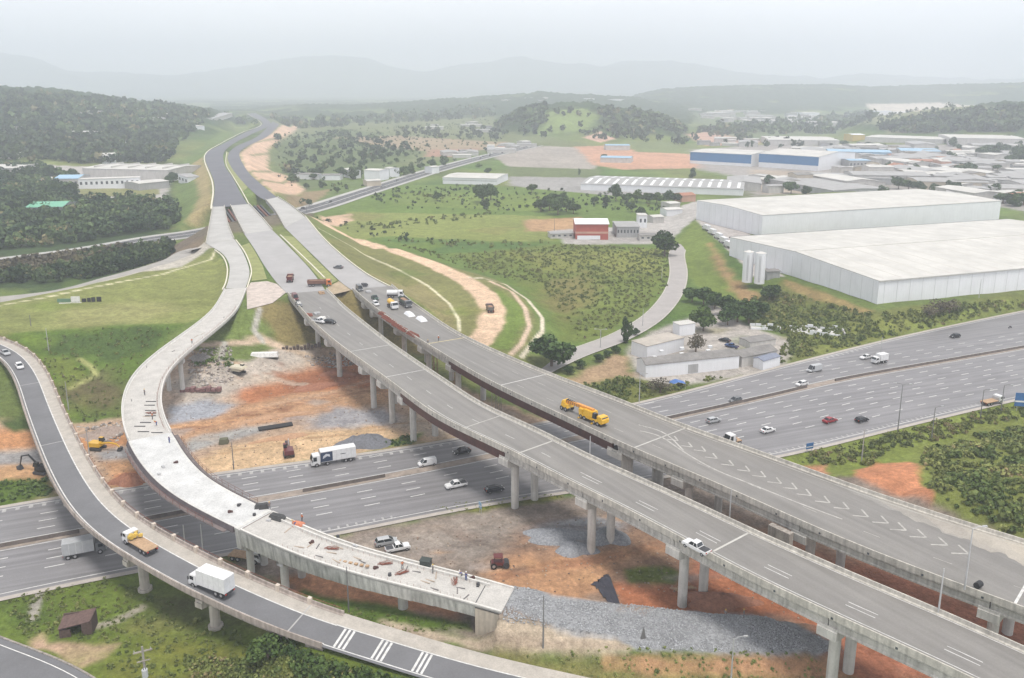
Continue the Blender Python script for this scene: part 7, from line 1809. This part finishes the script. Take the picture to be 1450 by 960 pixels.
spots = [(361,740,'grey round form pot left of the dark sheets'),(382,748,'dark round form pot in front of the dark sheets'),(443,776,'steel ring pot in the middle of the white viaduct'),(479,769,'dark drain box at the far kerb of the white viaduct'),(502,781,'dark drain box right of the first one at the far kerb'),(531,810,'dark round pot near the near kerb of the white viaduct'),(552,819,'green grey pot near the near kerb'),(583,804,'dark pot at the far kerb before the black crate'),(670,821,'dark pot behind the blue clad workers'),(677,830,'dark pot near the end joint'),(230,658,'dark pot on the bright slab, upper one'),(325,727,'dark pot on the bright slab near the joint'),(338,718,'grey pot on the bright slab by the inner edge'),(225,668,'grey bundle on the bright slab'),(250,652,'small dark pot on the bright slab by the inner edge')]
for i, (px, py, lb) in enumerate(spots):
    mb = MB(); mb.tube((0,0,0),(0,0,.4),.34,.3,10); mb.box(-.4,.1,.25,.6,0,.25,rz=.4); deckthing(pa3, mb, 'form_pot', (M_dark, M_galv, M_steel_red)[i % 3], px, py, 12.4 if px < 260 else 10.2 if px < 345 else 8.8 - (px-345)/100, i, lb, 'pot')
mb = MB(); rn = random.Random(9)
for k in range(16): a = rn.uniform(-.5,.5); b = rn.uniform(-.5,.5); an = rn.uniform(-.5,.5); mb.tube((a-1.0*math.cos(an), b-1.0*math.sin(an), .05+.015*k), (a+1.0*math.cos(an), b+1.0*math.sin(an), .05+.015*k), .035, .035, 4)
me_reb = mb
for px, py, z, lb in ((568,812,7,'rusty rebar heap on the white viaduct, left one'),(470,779,8.2,'rusty rebar heap near the steel ring pot'),(545,800,7.2,'rusty rebar heap at the far kerb'),(643,825,6,'brown rebar heap beside the blue clad workers'),(214,585,13,'rusty rebar heap on the bend of the white viaduct')):
    mb = MB(); mb.v = list(me_reb.v); mb.f = list(me_reb.f); deckthing(pa3, mb, 'rebar_heap', M_rebar, px, py, z, rn.uniform(0,3), lb, 'rebar')
mb = MB(); [mb.box(-3+k*1.1,-2.4+k*1.1,-.25,.25,0,.25) for k in range(6)]
deckthing(pa3, mb, 'timber_row', M_wood, 500, 800, 7.8, R(-18), 'row of short battens along the middle of the white viaduct', 'timber')
for k, (px, py) in enumerate(((212,575),(213,582),(214,570),(213,589),(198,603),(203,610),(222,611),(206,598))):
    mb = MB(); mb.box(-1.3,1.3,-.09,.09,0,.16); deckthing(pa3, mb, 'steel_bar', M_dark, px, py, 13.0, 0, 'dark bar laid across the bend of the white viaduct', 'bar', 'dark bars on the bend of the white viaduct')
rn = random.Random(77)
pl = None; rb = None
for k in range(26):
    st = rn.uniform(c_b + 4, E3 - 6) if k < 19 else rn.uniform(40, c_a - 5); u = rn.uniform(1.2, pa3.width(st) - 2.2); x, y, z = pa3.at(st, u, .02)
    if k % 2 == 0:
        if pl is None: pl = MB().box(-1.0,1.0,-.1,.1,0,.08).build('plank', mat('grey_plank', (.40,.32,.25), .9)); o = pl
        else: o = pl.copy(); COL.objects.link(o)
        tag(o, 'loose timber plank lying on the white curved viaduct', 'plank', 'loose planks on the white curved viaduct')
    else:
        if rb is None: rb = MB().box(-.8,.8,-.09,.09,0,.1).build('steel_scrap', mat('grey_steel', (.16,.15,.15), .8)); o = rb
        else: o = rb.copy(); COL.objects.link(o)
        tag(o, 'small piece of dark steel lying on the white curved viaduct', 'steel scrap', 'steel pieces on the white curved viaduct')
    o.location = (x, y, z); o.rotation_euler = (0, 0, pa3.head(st) + rn.choice((0, 0, 1.57)) + rn.uniform(-.3, .3))
# rebar stacks and tarps on the wide viaduct
for i, (px, py, n) in enumerate(((541,444,1.5),(547,450,2.0),(555,455,2.4),(563,461,2.4),(571,466,2.0),(582,472,1.4),(588,475,1.2))):
    mb = MB(); [mb.tube((-n*1.3,-.8+.16*k,.12+.1*(k%3)),(n*1.3,-.8+.16*k,.15+.1*(k%3)),.1,.1,4) for k in range(11)]; [mb.box(a,a+.2,-.9,.9,.4,1.0,top=(0,.3)) for a in (-n*.8,0,n*.7)]
    xy, hd = on(pa2, px, py + 2, 14.5); o = mb.build('rebar_stack', M_rebar); o.location = (*xy, 14.53); o.rotation_euler = (0,0,hd+.1); tag(o, 'rust red rebar stack on the left half of the wide viaduct', 'rebar', 'rust red rebar stacks on the wide viaduct')
for px, py, lb in ((580,446,'white tarpaulin at the right parapet of the wide viaduct, upper one'),(597,453,'white tarpaulin at the right parapet of the wide viaduct, lower one'),(566,417,'white tarpaulin beside the concrete truck'),):
    xy, hd = on(pa2, px, py, 14.5); mb = MB(); mb.box(-2.6,2.6,-1.2,1.2,0,.9,top=(.7,.5)); o = mb.build('tarp_cover', M_wallw); o.location = (*xy, 14.53); o.rotation_euler = (0,0,hd); tag(o, lb, 'tarpaulin')
for px, py, pa, z, m, lb in ((516,404,pa2,14.5,M_dark,'dark materials at the head of the wide viaduct, left of the vans'),(521,414,pa2,14.5,M_galv,'grey frames between the vans on the wide viaduct'),(448,445,pa1,14.5,M_greyw,'grey material heap at the left parapet of the near viaduct'),(437,447,pa1,14.5,M_rebar,'rusty material heap at the left parapet of the near viaduct'),(457,452,pa1,14.5,M_white,'white sacks stacked on the near viaduct'),(455,416,pa1,14.4,M_wood,'timber pile where the near viaduct begins')):
    xy, hd = on(pa, px, py, z); mb = MB(); rn = random.Random(px); [mb.box(-1.5+a,-.6+a,-.8+b,.2+b,0,.3+.5*rn.random(),rz=rn.random()*.4) for a in (0,1.0,2.0) for b in (0,.9)]; o = mb.build('material_heap', m); o.location = (*xy, z+.03); o.rotation_euler = (0,0,hd); tag(o, lb, 'heap')
# temporary concrete wall bits between the decks
xy = W(1105, 757, 12.5); mb = MB(); mb.box(-2.2,2.2,-.6,.6,-13,1.2); o = mb.build('anchor_block', M_conc_old); o.location = (*xy, 12.5); o.rotation_euler = (0,0,pa1.head(pa1.station(*xy))); tag(o, 'old concrete block standing between the twin decks right of the white pickup', 'block')
for px, py, h, lb in ((590,534,0,'') ,): pass
# long girders lying in the gaps between the three overpasses
for pts, lb in ((((321,296),(344,328)), 'dark steel girders lying in the left gap between the overpasses'), (((362,290),(393,322)), 'dark steel girders lying in the right gap between the overpasses')):
    a = Vector(W(*pts[0], 13)); b = Vector(W(*pts[1], 13)); L_ = (b - a).length; r = empty('girder_stack', (a.x, a.y, 0), math.atan2((b-a).y, (b-a).x), lb, 'girders')
    for k, y_ in enumerate((-3.2, -1.1, 1.0, 3.1)): MB().box(0, L_, y_-.45, y_+.45, 11.4, 12.9).build('girder', (M_rust, M_dark)[k % 2], r)
    for x_ in (3, L_-3): MB().box(x_-.8, x_+.8, -4, 4, -1, 11.35).build('support', M_conc_old, r)
# red steel props and yellow frames under the wide viaduct
for i, (px, py) in enumerate(((612,520),(617,523),(645,537),(648,541),(700,585),(706,590))):
    x, y = W(px, py + 12, 0); m = M_rebar if i < 4 else M_conc_old; r = empty('shoring_tower', (x, y, H1(x, y)), R(20), 'shoring tower standing under the wide viaduct', 'shoring tower', 'shoring towers under the wide viaduct')
    for a in (-.6,.6):
        for b in (-.6,.6): MB().tube((a,b,0),(a,b,10.2),.07,.07,5).build('post', m, r)
    mb = MB()
    for k in range(6): mb.tube((-.6,-.6,k*1.7),(.6,-.6,k*1.7+1.7),.05,.05,4)
    mb.build('brace', m, r)
# warehouse yard clutter: parked trucks along the far white warehouse
for i, (px, py) in enumerate(((1000,326),(1008,332),(1017,338),(1024,344),(1031,350),(1040,358))):
    x, y = W(px, py, 5); r = truck('box_truck', 'white', 6.0, 2.5, 2.4, 1.9, 2.5, boxc=('white','silver')[i%2]) if i == 0 else copy_tree(yard0)
    if i == 0: yard0 = r
    place(r, (x, y), 5.05, R(100), 'pale box truck parked in the yard left of the white warehouses', 'trucks parked in the warehouse yard')
# traffic of the avenue: small cars in a queue
rn = random.Random(12); ca = [car('white'), car('silver'), car('grey'), car('black')]; au = [False]*4; names = ['white', 'silver', 'dark grey', 'black']
for i in range(26):
    k = rn.randrange(4); r = ca[k] if not au[k] else copy_tree(ca[k]); au[k] = True
    st = av.L - 15 - i*14 - rn.uniform(0, 5) if i < 20 else rn.uniform(150, av.L*.5)
    side = rn.choice((-1, 1)); u = side * rn.choice((2.4, 6.2)); x, y, z = av.at(st, u)
    place(r, (x, y), .22, av.head(st) + (0 if side < 0 else math.pi), names[k] + ' car on the avenue that runs under the new carriageways', names[k] + ' cars on the avenue')
for k in range(4):
    if not au[k]:
        x, y, z = av.at(av.L*.7, 2.4); place(ca[k], (x, y), .22, av.head(av.L*.7), names[k] + ' car on the avenue', 'cars'); 
# ================================================================== CAMERA, LIGHT, AIR
cam = bpy.data.cameras.new('camera'); co = bpy.data.objects.new('camera', cam); COL.objects.link(co)
co.location = (0, 0, CAMH); co.rotation_euler = (math.pi/2 - PITCH, 0, 0)
cam.sensor_fit = 'HORIZONTAL'; cam.sensor_width = 36; cam.lens = 36 * FOC / 1450; cam.clip_end = 40000; cam.clip_start = 1
cam.shift_y = -(480 - CY) / 1450.0
scene.camera = co
w = bpy.data.worlds.new('World'); scene.world = w; w.use_nodes = True
N = w.node_tree.nodes; L = w.node_tree.links; bg = N['Background']
sky = N.new('ShaderNodeTexSky'); sky.sky_type = 'NISHITA'; sky.sun_disc = False
SE, SA = R(75), R(150)        # height and compass bearing of the veiled sun
sky.sun_elevation = SE; sky.sun_rotation = SA; sky.air_density = 1.5; sky.dust_density = 4
SKYS = 0.10
tc = N.new('ShaderNodeTexCoord'); mp = N.new('ShaderNodeMapping'); mp.inputs['Scale'].default_value = (1.2, 1.2, 5)
L.new(tc.outputs['Generated'], mp.inputs['Vector'])
nz = N.new('ShaderNodeTexNoise'); nz.inputs['Scale'].default_value = 2.2; nz.inputs['Detail'].default_value = 5; L.new(mp.outputs['Vector'], nz.inputs['Vector'])
cr_ = N.new('ShaderNodeValToRGB'); cr_.color_ramp.elements[0].position = .3; cr_.color_ramp.elements[1].position = .7
cr_.color_ramp.elements[0].color = (11.9, 11.9, 12.6, 1); cr_.color_ramp.elements[1].color = (14.2, 14.1, 14.5, 1)
L.new(nz.outputs['Fac'], cr_.inputs['Fac'])
mx = N.new('ShaderNodeMix'); mx.data_type = 'RGBA'; mx.inputs['Factor'].default_value = 0.95
L.new(sky.outputs['Color'], mx.inputs['A']); L.new(cr_.outputs['Color'], mx.inputs['B'])
sx = N.new('ShaderNodeSeparateXYZ'); L.new(tc.outputs['Generated'], sx.inputs['Vector'])
mr = N.new('ShaderNodeMapRange'); mr.inputs['From Min'].default_value = 0; mr.inputs['From Max'].default_value = 1; mr.inputs['To Min'].default_value = 1.27; mr.inputs['To Max'].default_value = .22
L.new(sx.outputs['Z'], mr.inputs['Value'])
vs_ = N.new('ShaderNodeVectorMath'); vs_.operation = 'SCALE'; L.new(mx.outputs['Result'], vs_.inputs[0]); L.new(mr.outputs['Result'], vs_.inputs['Scale'])
L.new(vs_.outputs['Vector'], bg.inputs['Color']); bg.inputs['Strength'].default_value = SKYS
sun = bpy.data.lights.new('sun', 'SUN'); sun.energy = 3.3; sun.angle = R(16); sun.color = (1, .96, .9)
so = bpy.data.objects.new('sun', sun); COL.objects.link(so); so.location = (0, 0, 300)
dv = Vector((math.sin(SA) * math.cos(SE), math.cos(SA) * math.cos(SE), math.sin(SE)))
so.rotation_euler = dv.to_track_quat('Z', 'Y').to_euler()
# air
HZ = 0.00027
mb = MB(); mb.box(-12500, 12500, -200, 14500, -2.2, 760)
mh = bpy.data.materials.new('haze_air'); mh.use_nodes = True; n = mh.node_tree.nodes; n.clear()
out = n.new('ShaderNodeOutputMaterial'); pv = n.new('ShaderNodeVolumePrincipled')
pv.inputs['Color'].default_value = (0.875, 0.925, 1.0, 1); pv.inputs['Density'].default_value = HZ; pv.inputs['Anisotropy'].default_value = 0.1
mh.node_tree.links.new(pv.outputs['Volume'], out.inputs['Volume'])
ho = mb.build('haze', mh); tag(ho, kind='stuff', label='pale humid haze over the whole valley')
scene.view_settings.view_transform = 'Standard'; scene.view_settings.look = 'None'; scene.view_settings.gamma = 1
scene.view_settings.use_curve_mapping = False; scene.view_settings.exposure = 0.10
c = scene.cycles; c.use_denoising = True
try: c.denoiser = 'OPENIMAGEDENOISE'
except Exception: pass
c.max_bounces = 6; c.diffuse_bounces = 1; c.glossy_bounces = 2; c.transmission_bounces = 2; c.volume_bounces = 4; c.transparent_max_bounces = 6
c.use_adaptive_sampling = True; c.adaptive_threshold = 0.015
c.sample_clamp_indirect = 6
